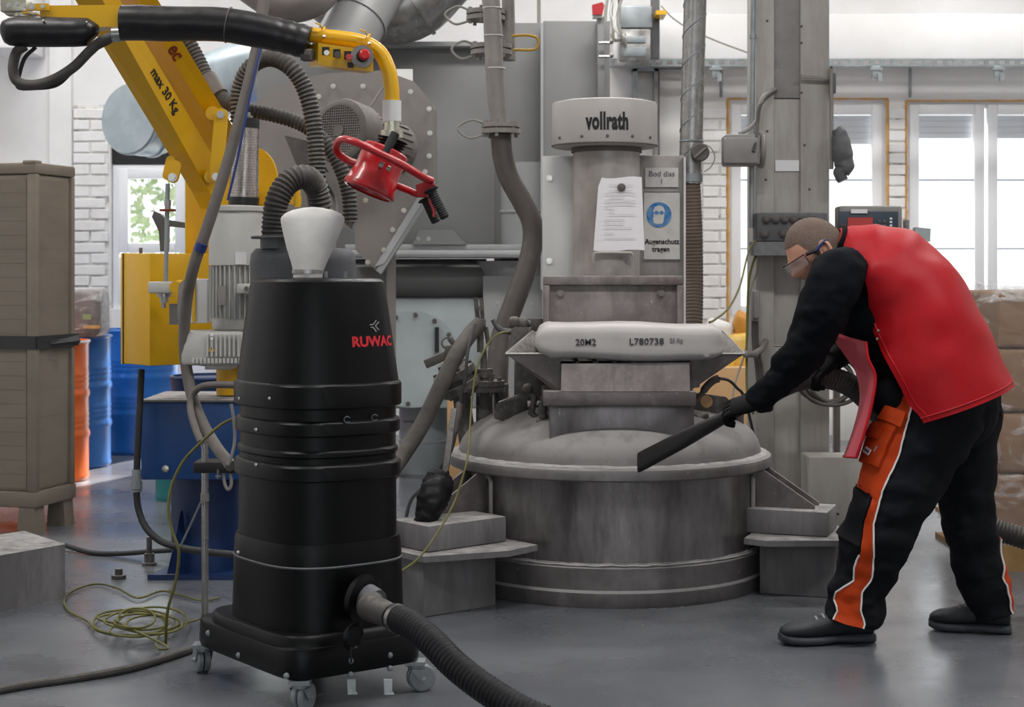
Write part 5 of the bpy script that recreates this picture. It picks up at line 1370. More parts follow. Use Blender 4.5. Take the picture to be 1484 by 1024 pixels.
obj('coupling', MB().cyl(P(198, 680, 6.45), P(198, 697, 6.45), 0.019, n=12).cyl(P(198, 697, 6.45), P(198, 708, 6.45), 0.023, n=8).cyl(P(198, 709, 6.45), P(198, 712, 6.45), 0.020, n=14), 'galv_dull', bh)
tag(obj('floor_cable', MB().tube(smooth_path([P(95, 790, 7.35), P(130, 800, 7.25), P(170, 802, 7.2), P(215, 799, 7.15), P(260, 796, 7.05)], 8), 0.011, 10), 'cable_black'), 'black cable on the floor between the plinth and the pedestal', 'cable')
def fl_(px, py, z=0.01):
    d = F * (CAMZ - z) / (py - HZ)
    return P(px, py, d)
tag(obj('floor_hose', MB().tube(resample(smooth_path([fl_(-20, 1003, 0.012), fl_(40, 992, 0.012), fl_(110, 982, 0.012), fl_(180, 970, 0.012), fl_(240, 953, 0.012), fl_(285, 938, 0.012)], 8), 0.03), 0.0125, 10), 'hose_dusty'), 'dusty dark hose lying on the floor in front of the vacuum', 'hose')
tag(obj('anchor_bolt', MB().cyl((P(231, 0, 7.2).x, 7.0, 0), (P(231, 0, 7.2).x, 7.0, 0.012), 0.03, n=18).cyl((P(231, 0, 7.2).x, 7.0, 0.012), (P(231, 0, 7.2).x, 7.0, 0.05), 0.022, n=6).cyl((P(231, 0, 7.2).x, 7.0, 0.05), (P(231, 0, 7.2).x, 7.0, 0.12), 0.012, n=10), 'dirty_iron'), 'dark anchor bolt sticking out of the floor', 'bolt')
p = fl_(172, 838, 0)
tag(obj('floor_socket', MB().cyl(p, p + Vector((0, 0, 0.015)), 0.03, n=16).cyl(p + Vector((0.0, 0, 0.015)), p + Vector((0, 0, 0.04)), 0.016, n=6), 'dirty_iron'), 'small dirty bolt head on the floor behind the green cable coil', 'bolt')
# galvanised stand pole with its little shelf
sp_ = thing('stand_pole', fl_(297, 905, 0.0), 'thin galvanised pole with a small black shelf beside the vacuum', 'pole')
pb = fl_(297, 905, 0.0)
dpo = pb.y
obj('pole', MB().tube(smooth_path([P(297, 905, dpo), P(297, 800, dpo), P(297, 720, dpo), P(297, 665, dpo), P(296, 645, dpo), P(288, 618, dpo), P(278, 595, dpo)], 6), 0.0125, 14), 'galv', sp_)
obj('pole_clip', MB().cyl(P(297, 726, dpo), P(297, 714, dpo), 0.0155, n=16), 'pipe_grey', sp_)
sh = obj('shelf', MB().box(P(290, 679, dpo + 0.10), P(347, 670, dpo - 0.03), 0.003), 'black_plastic', sp_)
obj('hook', MB().tube(smooth_path([P(324, 680, dpo - 0.02), P(325, 698, dpo - 0.02), P(330, 709, dpo - 0.02), P(335, 702, dpo - 0.02), P(334, 684, dpo - 0.02)], 5), 0.006, 8), 'cable_grey', sh)
obj('thumb_screw', MB().cyl(P(316, 680, dpo - 0.03), P(316, 694, dpo - 0.03), 0.004, n=8).cyl(P(312, 690, dpo - 0.03), P(320, 690, dpo - 0.03), 0.004, n=8), 'galv', sh)
tag(obj('stand_stay', MB().tube([P(291, 728, dpo), P(262, 790, 5.95)], 0.004, 6), 'galv_dull'), 'thin slanted rod from the galvanised pole to the black hose', 'rod')
tag(obj('white_lead', MB().tube(smooth_path([P(335, 585, 5.6), P(339, 610, 5.6), P(340, 640, 5.6), P(334, 665, 5.58), P(330, 674, 5.57)], 6), 0.0055, 8), 'cable_grey'), 'pale grey lead dropping to the small black shelf', 'cable')
# yellow-green cable: a rise from the coil, and the coil itself
tag(obj('earth_lead', MB().tube(smooth_path([P(336, 607, 5.55), P(318, 617, 5.55), P(290, 642, 5.52), P(266, 668, 5.5), P(250, 700, 5.48), P(244, 735, 5.45), P(250, 770, 5.42), P(259, 798, 5.4), P(255, 840, 5.4), P(243, 885, 5.4), fl_(240, 935, 0.01)], 8), 0.0050, 8), 'cable_green'), 'yellow-green earth lead dropping in a curve to the coil', 'cable')
coil_pts = []
r = random.Random(21)
start = [(318, 866), (295, 870), (265, 863), (235, 856), (200, 866), (170, 852), (140, 846), (110, 854), (93, 868), (100, 885), (128, 900)]
lp_pts = [fl_(x, y, 0.008 + 0.002 * (i % 3)) for i, (x, y) in enumerate(start)]
for k in range(7):
    cx_, cy_ = 200 + r.uniform(-14, 26), 900 + r.uniform(-6, 6)
    ax_, ay_ = 62 - k * 5 + r.uniform(-6, 6), 19 - k * 1.2 + r.uniform(-3, 4)
    for j in range(9):
        a = R(180 + j * 40 + k * 12)
        lp_pts.append(fl_(cx_ + ax_ * math.cos(a), cy_ - ay_ * math.sin(a), 0.012 + 0.007 * k + r.uniform(0, 0.006)))
for x, y in ((240, 935), (232, 940), (226, 930), (236, 915), (262, 905), (288, 897), (300, 893)):
    lp_pts.append(fl_(x, y, 0.03))
tag(obj('earth_cable_coil', MB().tube(smooth_path(lp_pts, 7), 0.0040, 8), 'cable_green'), 'loose coil of yellow-green cable on the floor beside the vacuum', 'cable')

# ------------------------------------------------------------------ industrial vacuum
vacx, vacy = -0.61, 5.0
va = thing('industrial_vacuum', (vacx, vacy, 0), 'large black industrial vacuum with red lettering on castors', 'vacuum cleaner')
ur = Vector((0.8, 0.6, 0)); ul = Vector((-0.6, 0.8, 0))                     # along the right-hand face, along the left-hand face
AM = Matrix((ur, ul, Vector((0, 0, 1)))).transposed().to_4x4(); AM.translation = Vector((vacx, vacy, 0))
def vsec(prof, n=72, pw=3.0, ox=0.0, oy=0.0):
    """rounded-square sections (half width along the faces, height)"""
    out = []
    for a_, b_, z in prof:
        ring = []
        for j in range(n):
            t = 2 * math.pi * j / n
            c_, s_ = math.cos(t), math.sin(t)
            k = (abs(c_) ** pw + abs(s_) ** pw) ** (-1 / pw)
            ring.append(AM @ Vector((ox + (0.018 if pw < 4 else 0) + a_ * c_ * k, oy - (0.013 if pw < 4 else 0) + b_ * s_ * k, z)))
        out.append(ring)
    return out
def z5(py): return kz(py, vacy)
hood = obj('hood', MB().rings(vsec([(0.145, 0.155, z5(402) - 0.002), (0.172, 0.182, z5(402) - 0.004), (0.182, 0.192, z5(402) - 0.012), (0.186, 0.197, z5(402) - 0.03), (0.199, 0.216, z5(470)), (0.216, 0.238, z5(540)), (0.219, 0.241, z5(552))], pw=2.7)), 'vac_black', va)
def band(z_hi, z_lo, da, mat='vac_black', nm='band'):
    a_, b_ = 0.222 + da, 0.245 + da
    return obj(nm, MB().rings(vsec([(a_ - 0.012, b_ - 0.012, z_hi), (a_ - 0.004, b_ - 0.004, z_hi - 0.004), (a_, b_, z_hi - 0.010), (a_, b_, z_lo + 0.004), (a_ - 0.004, b_ - 0.004, z_lo), (a_ - 0.014, b_ - 0.014, z_lo - 0.001)], pw=2.7)), mat, va)
band(z5(548), z5(584), 0.004)
obj('chamber', MB().rings(vsec([(0.210, 0.232, z5(584)), (0.210, 0.232, z5(640)), (0.212, 0.234, z5(690)), (0.214, 0.236, z5(880))], pw=2.7)), 'vac_black', va)
band(z5(600), z5(622), 0.000)
band(z5(640), z5(652), -0.006)
band(z5(660), z5(684), 0.003)
cn = obj('container', MB().rings(vsec([(0.214, 0.236, z5(770)), (0.219, 0.240, z5(778)), (0.221, 0.243, z5(800)), (0.224, 0.250, z5(880)), (0.226, 0.254, z5(912))], pw=3.0)), 'vac_black', va)
obj('seam_ring', MB().rings(vsec([(0.221, 0.243, z5(800)), (0.2235, 0.2455, z5(801)), (0.2235, 0.2455, z5(802.5)), (0.221, 0.243, z5(803.5))], pw=3.0)), 'vac_motor', cn)
base = obj('base', MB().rings(vsec([(0.215, 0.305, 0.091), (0.225, 0.315, 0.094), (0.228, 0.318, 0.105), (0.226, 0.316, 0.17), (0.222, 0.312, 0.178), (0.215, 0.300, 0.182)], pw=9, oy=0.02)), 'vac_black', va)
obj('base_step', MB().rings(vsec([(0.229, 0.29, 0.178), (0.228, 0.285, 0.20), (0.222, 0.275, 0.21)], pw=5)), 'vac_black', base)
# rivets on bands and base
for px, py in ((347, 577), (391, 577), (371, 622), (371, 673), (345, 800)):
    # find the body point seen at that pixel by marching in depth
    d = 4.6
    while d < 5.2:
        q = AM.inverted() @ P(px, py, d)
        q = q - Vector((0.018, -0.013, 0))
        a_ = 0.222 + 0.004; b_ = 0.245 + 0.004
        if (abs(q.x) / a_) ** 2.7 + (abs(q.y) / b_) ** 2.7 < 1.0:
            break
        d += 0.004
    obj('rivet', MB().ball(P(px, py, d), 0.0055, 8, (1, 0.6, 1)), 'bolt_steel', va)
for px, py in ((503, 608), (543, 605)):
    d = 4.5
    while d < 5.2:
        q = AM.inverted() @ P(px, py, d) - Vector((0.018, -0.013, 0))
        if (abs(q.x) / 0.222) ** 2.7 + (abs(q.y) / 0.245) ** 2.7 < 1.0:
            break
        d += 0.004
    obj('hook_eye', MB().torus(P(px, py, d), (0.4, -1, 0), 0.009, 0.0022, 18, 6, 30, 330), 'vac_motor', va)
for px, py in ((302, 917), (346, 949), (415, 979), (508, 957), (508, 977), (565, 949), (565, 968)):
    d = 4.4
    while d < 5.3:
        q = AM.inverted() @ P(px, py, d)
        if abs(q.x) < 0.229 and abs(q.y - 0.02) < 0.319:
            break
        d += 0.004
    obj('bolt', MB().ball(P(px, py, d), 0.009, 10, (1, 0.6, 1)), 'galv_dull', base)
# casters
def caster(loc, ang, label=None):
    c_ = obj('castor', MB().box(Vector(loc) + Vector((-0.03, -0.03, 0.082)), Vector(loc) + Vector((0.03, 0.03, 0.092))).cyl(Vector(loc) + Vector((0, 0, 0.070)), Vector(loc) + Vector((0, 0, 0.083)), 0.022, n=16), 'galv_dull', va)
    ax_ = Vector((math.cos(R(ang)), math.sin(R(ang)), 0))
    fw = Vector((-ax_.y, ax_.x, 0))
    wc = Vector(loc) + Vector((0, 0, 0.041)) + fw * 0.018
    for s in (-1, 1):
        pz = [Vector(loc) + ax_ * s * 0.024 + fw * -0.02 + Vector((0, 0, 0.07)), Vector(loc) + ax_ * s * 0.024 + fw * 0.025 + Vector((0, 0, 0.07)), wc + ax_ * s * 0.024 + fw * 0.012 + Vector((0, 0, -0.006)), wc + ax_ * s * 0.024 - fw * 0.012 + Vector((0, 0, -0.006))]
        obj('fork', MB().slab(pz, ax_ * 0.003), 'galv_dull', c_, 0)
        w_ = obj('wheel', MB().lathe([(0.008, -0.0095), (0.036, -0.0095), (0.041, -0.006), (0.041, 0.006), (0.036, 0.0095), (0.008, 0.0095)], 24, M4(frame_from(ax_), wc + ax_ * s * 0.011)), 'galv_dull', c_)
    obj('axle', MB().cyl(wc - ax_ * 0.03, wc + ax_ * 0.03, 0.006, n=10), 'bolt_steel', c_)
pc_ = [AM @ Vector(q) for q in ((-0.20, 0.31, 0), (-0.185, -0.265, 0), (0.205, -0.265, 0), (0.18, 0.28, 0))]
caster(pc_[0], 25); caster(pc_[1], -25); caster(pc_[2], -70); caster(pc_[3], 40)
for px in (510, 563):
    obj('lever', MB().slab([P(px - 7, 985, 4.62), P(px + 5, 985, 4.64), P(px + 5, 1003, 4.62), P(px + 8, 1006, 4.60), P(px - 6, 1006, 4.60)], Vector((0, 0.012, 0))), 'galv_dull', base, 0)
# lettering and emblem on the hood
tc = P(541, 496, 4.79)
nd = Vector((0.40, -0.915, 0)).normalized()
xdir = Vector((-nd.y, nd.x, 0))
def hood_hit(px, py):
    d = 4.5
    pz = None
    while d < 5.3:
        w = P(px, py, d)
        q = AM.inverted() @ w
        t = min(1, max(0, (z5(402) - w.z) / (z5(402) - z5(552))))
        a_ = 0.186 + t * 0.033; b_ = 0.197 + t * 0.044
        q = q - Vector((0.018, -0.013, 0))
        if (abs(q.x) / a_) ** 2.7 + (abs(q.y) / b_) ** 2.7 < 1.0:
            return d
        d += 0.001
    return 5.0
def on_hood(body, size, px, py, mat, bold, sx):
    vs, fs = text_mb(body, size, bold, 0.0, 'LEFT')
    x0 = min(v.x for v in vs); x1 = max(v.x for v in vs)
    # wrap: walk along the hood surface from the pixel where the word starts
    z = P(px, py, hood_hit(px, py)).z
    t = min(1, max(0, (z5(402) - z) / (z5(402) - z5(552))))
    def surf(s0, zz):
        t = min(1, max(0, (z5(402) - zz) / (z5(402) - z5(552))))
        a_ = 0.186 + t * 0.033; b_ = 0.197 + t * 0.044
        c_, s_ = math.cos(s0), math.sin(s0)
        k = (abs(c_) ** 2.7 + abs(s_) ** 2.7) ** (-1 / 2.7) * 1.003
        return AM @ Vector((0.018 + a_ * c_ * k, -0.013 + b_ * s_ * k, zz))
    w0 = P(px, py, hood_hit(px, py))
    q = AM.inverted() @ w0
    best, bd = 0, 9
    for i in range(1440):
        s0 = 2 * math.pi * i / 1440
        e = (surf(s0, z) - w0).length
        if e < bd: best, bd = s0, e
    lut = [(0.0, best)]
    acc, s0, prev = 0.0, best, surf(best, z)
    while acc < (x1 - x0) * sx + 0.03:
        s0 += 0.004
        cur = surf(s0, z); acc += (cur - prev).length; prev = cur
        lut.append((acc, s0))
    def ang(s):
        for (u0, v0), (u1, v1) in zip(lut, lut[1:]):
            if u0 <= s <= u1:
                return v0 + (v1 - v0) * (s - u0) / (u1 - u0)
        return lut[-1][1]
    mb = MB()
    mb.add([surf(ang((v.x - x0) * sx), z + v.y) for v in vs], fs)
    return obj('lettering', mb, mat, hood, 0)
on_hood('RUWAC', 0.040, 510, 496, 'logo_red', 0.0016, 1.12)
em = MB()
ep = P(541, 472, hood_hit(541, 472)) + Vector((0, -0.004, 0))
# three-arrow emblem
EMM = M4(Matrix((xdir, Vector((0, 0, 1)), nd)).transposed(), ep)
def estroke(x0, y0, x1, y1):
    v = Vector((x1 - x0, y1 - y0, 0)); n_ = Vector((-v.y, v.x, 0)).normalized() * 0.0016
    a, b = Vector((x0, y0, 0)), Vector((x1, y1, 0))
    return MB().add([EMM @ (a + n_), EMM @ (b + n_), EMM @ (b - n_), EMM @ (a - n_)], [(0, 1, 2, 3)])
for st_ in ((-0.019, 0.004, 0.0, 0.004), (-0.019, -0.004, 0.0, -0.004), (0.0, 0.004, 0.010, 0.017), (0.0, -0.004, 0.010, -0.017), (0.0065, 0.0, 0.018, 0.012), (0.0065, 0.0, 0.018, -0.012)):
    obj('emblem', estroke(*st_), 'logo_grey', hood, 0)
# inlet with its nozzle, blind cap
inl = P(528, 868, 4.74)
idir = (ur * 0.30 - ul * 1.0 + Vector((0, 0, -0.15))).normalized()
fi = obj('inlet_flange', MB().lathe([(0.03, -0.02), (0.070, -0.015), (0.072, 0.004), (0.062, 0.01), (0.05, 0.012), (0.02, 0.014)], 36, M4(frame_from(idir), inl)), 'vac_black', va)
obj('inlet_cone', MB().tube([inl, inl + idir * 0.03, inl + idir * 0.05], [0.050, 0.044, 0.040], 28), 'vac_motor', fi)
obj('blind_cap', MB().lathe([(0.02, 0), (0.038, 0.002), (0.040, 0.010), (0.034, 0.016), (0.030, 0.012), (0.005, 0.012)], 28, M4(frame_from(idir), P(509, 921, 4.66))), 'vac_black', base)
obj('cap_strap', MB().bar(P(509, 936, 4.645), P(509, 960, 4.64), 0.012, 0.006, up=(1, 0, 0)), 'vac_black', base)
hs = thing('vacuum_hose', fl_(700, 1000, 0.0), 'black ribbed suction hose running from the vacuum out along the floor', 'hose')
hp0 = inl + idir * 0.03
obj('nozzle', MB().tube([hp0, P(536, 880, 4.63), P(552, 886, 4.57), P(568, 893, 4.52)], [0.034, 0.038, 0.036, 0.033], 24), 'hose_corr', hs)
obj('hose_clip', MB().lathe([(0.034, -0.008), (0.039, -0.008), (0.039, 0.008), (0.034, 0.008)], 28, M4(frame_from(P(590, 903, 4.45) - P(568, 893, 4.52)), P(576, 896, 4.495))), 'galv', hs)
obj('hose', MB().hose([P(570, 893, 4.515), P(596, 906, 4.44), P(626, 930, 4.36), P(662, 966, 4.28), P(710, 1002, 4.2), P(770, 1036, 4.12), P(850, 1060, 4.08), P(950, 1075, 4.05)], 0.0375, 0.014, 0.035, 20), 'hose_black', hs)

# blower unit, its hoses and the white cap on the vacuum's lid
bl = thing('blower_unit', P(430, 402, 5.25), 'dark grey blower unit with a hose socket behind the vacuum hood', 'blower')
BX = P(438, 0, 5.28).x; bz = kz(403, 5.28)
obj('blower_body', MB().lathe([(0.165, 1.0), (0.168, kz(380, 5.28)), (0.165, kz(368, 5.28)), (0.150, kz(360, 5.28)), (0.05, kz(358, 5.28))], 40, Matrix.Translation((BX, 5.30, 0))), 'vac_motor', bl)
obj('socket_plate', MB().lathe([(0.02, kz(346, 5.2)), (0.072, kz(346, 5.2)), (0.075, kz(344, 5.2)), (0.072, kz(342, 5.2)), (0.02, kz(341.5, 5.2))], 28, Matrix.Translation((P(398, 0, 5.2).x, 5.2, 0))).cyl(P(398, 360, 5.2), P(398, 344, 5.2), 0.045, n=24), 'box_darkgrey', bl)
for bx in (404, 472, 500):
    obj('bolt', MB().cyl(P(bx, 402, 5.15), P(bx, 393, 5.15), 0.006, n=8), 'galv_dull', bl)
obj('relief_valve', MB().cyl(P(492, 402, 5.22), P(492, 370, 5.22), 0.010, n=12).cyl(P(492, 392, 5.22), P(492, 380, 5.22), 0.015, n=6), 'pipe_grey', bl)
tag(obj('blower_hose', MB().hose([P(396, 352, 5.2), P(397, 322, 5.2), P(402, 290, 5.2), P(418, 264, 5.22), P(440, 256, 5.25), P(456, 268, 5.3), P(463, 295, 5.32), P(463, 330, 5.34), P(462, 375, 5.34)], 0.037, 0.014, 0.07, 20), 'hose_corr'), 'short ribbed hose bending behind the white cap on the vacuum', 'hose')
obj('gas_strut', MB().cyl(P(431, 300, 5.9), P(431, 275, 5.9), 0.011, n=14).cyl(P(432, 275, 5.9), P(432, 262, 5.9), 0.005, n=8).bar(P(380, 290, 6.6), P(431, 290, 5.9), 0.03, 0.03), 'yellow_paint', mp)
cp = thing('exhaust_cap', P(446, 403, 5.0), 'white dusty fan-shaped cap standing on the vacuum hood', 'cap')
cap_prof = [(402, 21, 0.045), (396, 21.5, 0.046), (392, 22, 0.046), (380, 26, 0.046), (360, 34, 0.045), (340, 40.5, 0.042), (326, 45, 0.038), (318, 46.5, 0.034)]
rg = []
for (py, hw, dp) in cap_prof:
    cxp = 446 + (402 - py) * 0.085
    ring = []
    for j in range(36):
        t = 2 * math.pi * j / 36
        ring.append(P(cxp, py, 5.0) + Vector((hw * 5.0 / F * math.cos(t), dp * math.sin(t), 0)))
    rg.append(ring)
top = rg[-1]
for k, (fw_, up_) in enumerate(((0.97, 4), (0.86, 9), (0.62, 14), (0.30, 17), (0.05, 18))):
    c_ = sum((p for p in top), Vector()) / 36
    rg.append([Vector((c_.x + (p.x - c_.x) * fw_, c_.y + (p.y - c_.y) * (0.95 - 0.15 * k), c_.z + up_ * 5.0 / F)) for p in top])
obj('cap_shell', MB().rings(rg), 'white_dusty', cp, 50)
obj('cap_clip', MB().lathe([(0.045, 0), (0.048, 0.001), (0.048, 0.012), (0.045, 0.013)], 28, Matrix.Translation(P(446, 402, 5.0) + Vector((0, 0, 0.012)))), 'galv', cp)
# ------------------------------------------------------------------ steel column and what hangs on it
CD = 7.6
col_ = thing('steel_column', P(1150, 785, CD), 'tall painted steel column with a recessed cable channel', 'column')
cxa, cxb, cxc, cxd = (P(v, 0, CD).x for v in (1096, 1122, 1160, 1202))
obj('flange', MB().box((cxa, CD, 0), (cxb, CD + 0.30, 4.3), 0.004), 'column_paint', col_)
obj('flange', MB().box((cxc, CD, 0), (cxd, CD + 0.30, 4.3), 0.004), 'column_paint', col_)
zs = kz(143, CD)
obj('channel_cover', MB().box((cxb - 0.002, CD + 0.012, zs + 0.004), (cxc + 0.002, CD + 0.10, 4.3), 0.002), 'box_grey', col_)
obj('channel_cover', MB().box((cxb - 0.002, CD + 0.018, 0.9), (cxc + 0.002, CD + 0.10, zs), 0.002), 'column_paint', col_)
obj('channel_cover', MB().box((cxb - 0.002, CD + 0.026, 0.0), (cxc + 0.002, CD + 0.10, 0.895), 0.002), 'column_paint', col_)
obj('base_plate', MB().box((cxa - 0.05, CD - 0.05, 0), (cxd + 0.05, CD + 0.35, 0.02)), 'column_paint', col_)
rv = None
for (px, py) in ((1161.5, 38), (1161.5, 62), (1161.5, 110), (1161.5, 134), (1166, 210), (1173, 274), (1112, 30), (1112, 190), (1110, 260), (1164, 330)):
    p = P(px, py, CD - 0.001)
    if rv is None:
        rv = obj('rivet', MB().ball(p, 0.006, 8), 'motor_dark', col_, origin=p)
    else:
        again(rv, p, col_)
obj('label', MB().box(P(1123.5, 248, CD + 0.017), P(1158, 232, CD + 0.011)), 'paper_white', col_, 0)
tag(obj('wall_conduit', MB().tube([P(1092, -20, CD - 0.02), P(1090, 160, CD - 0.02), P(1089, 330, CD - 0.02)], 0.012, 10).cyl(P(1091, 56, CD - 0.02), P(1091, 50, CD - 0.02), 0.016, n=12), 'galv_dull'), 'thin steel conduit beside the column', 'conduit')
jx = thing('junction_box', P(1075, 243, 7.42), 'grey dusty junction box sticking out left of the column', 'junction box')
jm = obj('box', MB().box(P(1045, 242, 7.60), P(1102, 194, 7.44), 0.012), 'box_grey', jx)
obj('lid', MB().box(P(1048, 237, 7.445), P(1099, 199, 7.425), 0.008), 'box_grey', jm)
obj('mounting_ring', MB().torus(P(1103, 217, 7.52), (1, 0, 0), 0.075, 0.012, 28, 8), 'pipe_grey', jx)
tag(obj('box_cable', MB().tube(smooth_path([P(1071, 194, 7.5), P(1086, 186, 7.5), P(1098, 172, 7.5), P(1101, 152, 7.5), P(1108, 138, 7.52), P(1123, 129, 7.6)], 7), 0.010, 10), 'cable_grey'), 'grey cable arching from the junction box into the column channel', 'cable')
tag(obj('box_cable', MB().tube(smooth_path([P(1092, 220, 7.42), P(1096, 200, 7.44), P(1098, 176, 7.48), P(1103, 150, 7.5), P(1124, 131, 7.6)], 7), 0.008, 10), 'hose_dusty'), 'darker cable in front of the junction box lid', 'cable')
# pneumatic button panel
bpn = thing('button_panel', P(1146, 372, 7.5), 'dusty dark grey panel with two rows of round buttons on the column', 'control panel')
obj('housing', MB().box(P(1091, 350, 7.60), P(1199, 308, 7.47), 0.006), 'box_darkgrey', bpn)
obj('lower_lip', MB().slab([P(1091, 350, 7.47), P(1199, 350, 7.47), P(1199, 370, 7.42), P(1093, 370, 7.42)], Vector((0, 0.12, 0))), 'box_darkgrey', bpn, 0)
for (px, py, rr) in [(1110 + i * 13.5, 317.5, 0.019) for i in range(6)] + [(1108, 339, 0.020), (1135, 338, 0.020), (1162, 338, 0.020), (1185, 338, 0.020)]:
    p = P(px, py, 7.47)
    b_ = obj('button', MB().lathe([(rr, 0), (rr, 0.010), (rr * 0.85, 0.014), (rr * 0.6, 0.014), (rr * 0.55, 0.022), (0.002, 0.024)], 20, face_cam(p)), 'motor_dark', bpn)
tag(obj('conduit_box', MB().box(P(1088, 460, 7.62), P(1101, 421, 7.52), 0.006).cyl(P(1094, 465, 7.57), P(1094, 460, 7.57), 0.018, n=14), 'box_grey'), 'small grey conduit box on the column edge below the button panel', 'junction box')
r = random.Random(4)
for i, (x0, x1, nm) in enumerate(((1091, 1098, 'left'), (1094, 1102, 'middle'), (1097, 1106, 'right'))):
    tag(obj('drop_cable', MB().tube(smooth_path([P(x0, 465, 7.56), P(x0 + 1, 500, 7.55), P(x1 - 2, 530, 7.52), P(x1, 552, 7.5)], 6), 0.007, 8), 'hose_dusty'), '%s one of three dark cables dropping below the small conduit box' % nm, 'cable')
tag(obj('green_cable', MB().tube(smooth_path([P(1096, 348, 7.45), P(1088, 358, 7.4), P(1082, 375, 7.3), P(1072, 415, 7.1), P(1056, 446, 6.9), P(1036, 463, 6.75), P(1028, 467, 6.7)], 8), 0.0045, 8), 'cable_green'), 'thin green cable running from the button panel to the hopper rim', 'cable')
tag(obj('green_cable', MB().tube(smooth_path([P(1097, 366, 7.5), P(1090, 385, 7.5), P(1085, 410, 7.5), P(1083, 460, 7.5), P(1082, 520, 7.45), P(1083, 570, 7.4), P(1092, 600, 7.4)], 8), 0.0055, 8), 'cable_green'), 'green cable hanging straight down left of the column', 'cable')
tag(obj('green_cable', MB().tube(smooth_path([P(1099, 366, 7.52), P(1098, 390, 7.54), P(1086, 430, 7.54), P(1082, 500, 7.5), P(1064, 560, 7.4), P(1058, 620, 7.3)], 8), 0.0045, 8), 'wire_loop'), 'pale thin wire hanging beside the green cable left of the column', 'cable')
tag(obj('valve_tap', MB().cyl(P(1081, 513, 7.4), P(1096, 513, 7.45), 0.015, n=14).ball(P(1081, 513, 7.4), 0.017, 10).tube([P(1094, 512, 7.45), P(1104, 506, 7.5), P(1110, 494, 7.58)], 0.014, 12), 'pipe_grey', None, 60), 'dusty white tap on the column beside the yellow bags', 'tap')
# clamp rod with a hanging rag
cr_ = thing('clamp_rod', P(1206, 240, 7.55), 'grey clamp bracket with an upright rod on the column edge', 'clamp')
obj('clamp_bar', MB().bar(P(1160, 111, 7.57), P(1207, 113, 7.57), 0.014, 0.012), 'pipe_grey', cr_)
obj('clamp_head', MB().box(P(1201, 138, 7.62), P(1212, 105, 7.54), 0.006).box(P(1203, 108, 7.60), P(1207, 95, 7.56), 0.003), 'box_darkgrey', cr_)
obj('rod', MB().cyl(P(1205, 100, 7.55), P(1205, 245, 7.55), 0.010, n=12), 'pipe_grey', cr_)
gl = MB()
gp_ = smooth_path([P(1212, 186, 7.5), P(1217, 195, 7.5), P(1220, 212, 7.5), P(1222, 230, 7.5), P(1223, 243, 7.5), P(1219, 252, 7.5), P(1222, 261, 7.5)], 6)
gl.tube(gp_, [0.014 + 0.032 * math.sin(math.pi * min(1, 0.15 + 0.75 * i / (len(gp_) - 1))) for i in range(len(gp_))], 18)
gl.jitter(0.010, 22); gl.jitter(0.004, 60)
tag(obj('work_glove', gl, 'box_darkgrey', None, 60), 'limp dark grey glove hanging from the clamp rod', 'glove')
# weighing terminal behind the worker
wt = thing('weighing_terminal', P(1258, 350, 7.5), 'grey weighing terminal with a red display behind the worker', 'display')
obj('housing', MB().box(P(1209, 360, 7.62), P(1308, 298, 7.5), 0.012), 'box_grey', wt)
fcp = obj('front_panel', MB().box(P(1215, 356, 7.505), P(1302, 306, 7.495), 0.004), 'scale_blue', wt)
obj('display', MB().box(P(1228, 336, 7.496), P(1265, 315, 7.488)), 'lcd_red', fcp, 0)
obj('name_strip', MB().box(P(1233, 309, 7.496), P(1257, 303, 7.488)), 'paper_white', fcp, 0)
for i in range(3):
    obj('status_light', MB().box(P(1289, 316 + i * 5 + 2, 7.496), P(1293, 313 + i * 5 + 2, 7.488)), 'paper_white', fcp, 0)
for i in range(3):
    for j in range(2):
        obj('key', MB().box(P(1272 + j * 7, 322 + i * 7, 7.496), P(1277 + j * 7, 318 + i * 7, 7.49)), 'box_darkgrey', fcp, 0)
obj('side_bracket', MB().box(P(1308, 336, 7.6), P(1318, 318, 7.54), 0.004), 'box_grey', wt)
obj('stand', MB().cyl((P(1258, 0, 7.6).x, 7.58, 0.0), (P(1258, 0, 7.6).x, 7.58, kz(358, 7.58)), 0.022, n=16), 'pipe_grey', wt)
tag(obj('small_sensor', MB().slab([P(1322, 345, 7.5), P(1328, 329, 7.5), P(1349, 331, 7.5), P(1348, 350, 7.5)], Vector((0, 0.06, 0))).cyl(P(1336, 350, 7.53), P(1336, 420, 7.53), 0.014, n=10), 'bin_pale', None, 0), 'small pale tilted box on a rod behind the worker\'s back', 'sensor')
# coil of grey cable hung below
tag(obj('cable_coil', MB().tube(smooth_path([P(1165, 560, 7.42) + Vector((0.125 * math.cos(R(a)), -0.02 - 0.00004 * a, 0)) + Vector((0.03 * math.cos(R(a * 0.37)), 0, 0.10 * math.sin(R(a)) - 0.00001 * a)) + Vector((0.11, 0, 0.04)) for a in range(0, 1800, 30)], 3), 0.008, 8), 'hose_dusty'), 'hanging coil of grey cable on the column behind the gloved hand', 'cable')
tag(obj('machine_post', MB().box(P(1207, 690, 7.9), P(1218, 470, 7.84), 0.004).box((P(1200, 0, 7.87).x, 7.82, 0), (P(1226, 0, 7.87).x, 7.92, 0.35), 0.004), 'pipe_grey'), 'thin grey steel post behind the worker\'s apron', 'post')
tag(obj('floor_cabinet', MB().box(P(1172, 0, 7.35) * 1 - Vector((0, 0, P(1172, 0, 7.35).z)), (P(1250, 0, 7.35).x, 7.55, kz(662, 7.35)), 0.006), 'column_paint'), 'low grey steel cabinet at the foot of the column', 'cabinet')
tag(obj('wall_heater', MB().box(P(1205, 640, 12.2), P(1262, 560, 12.1), 0.02), 'white_plate'), 'white radiator under the middle window', 'radiator')
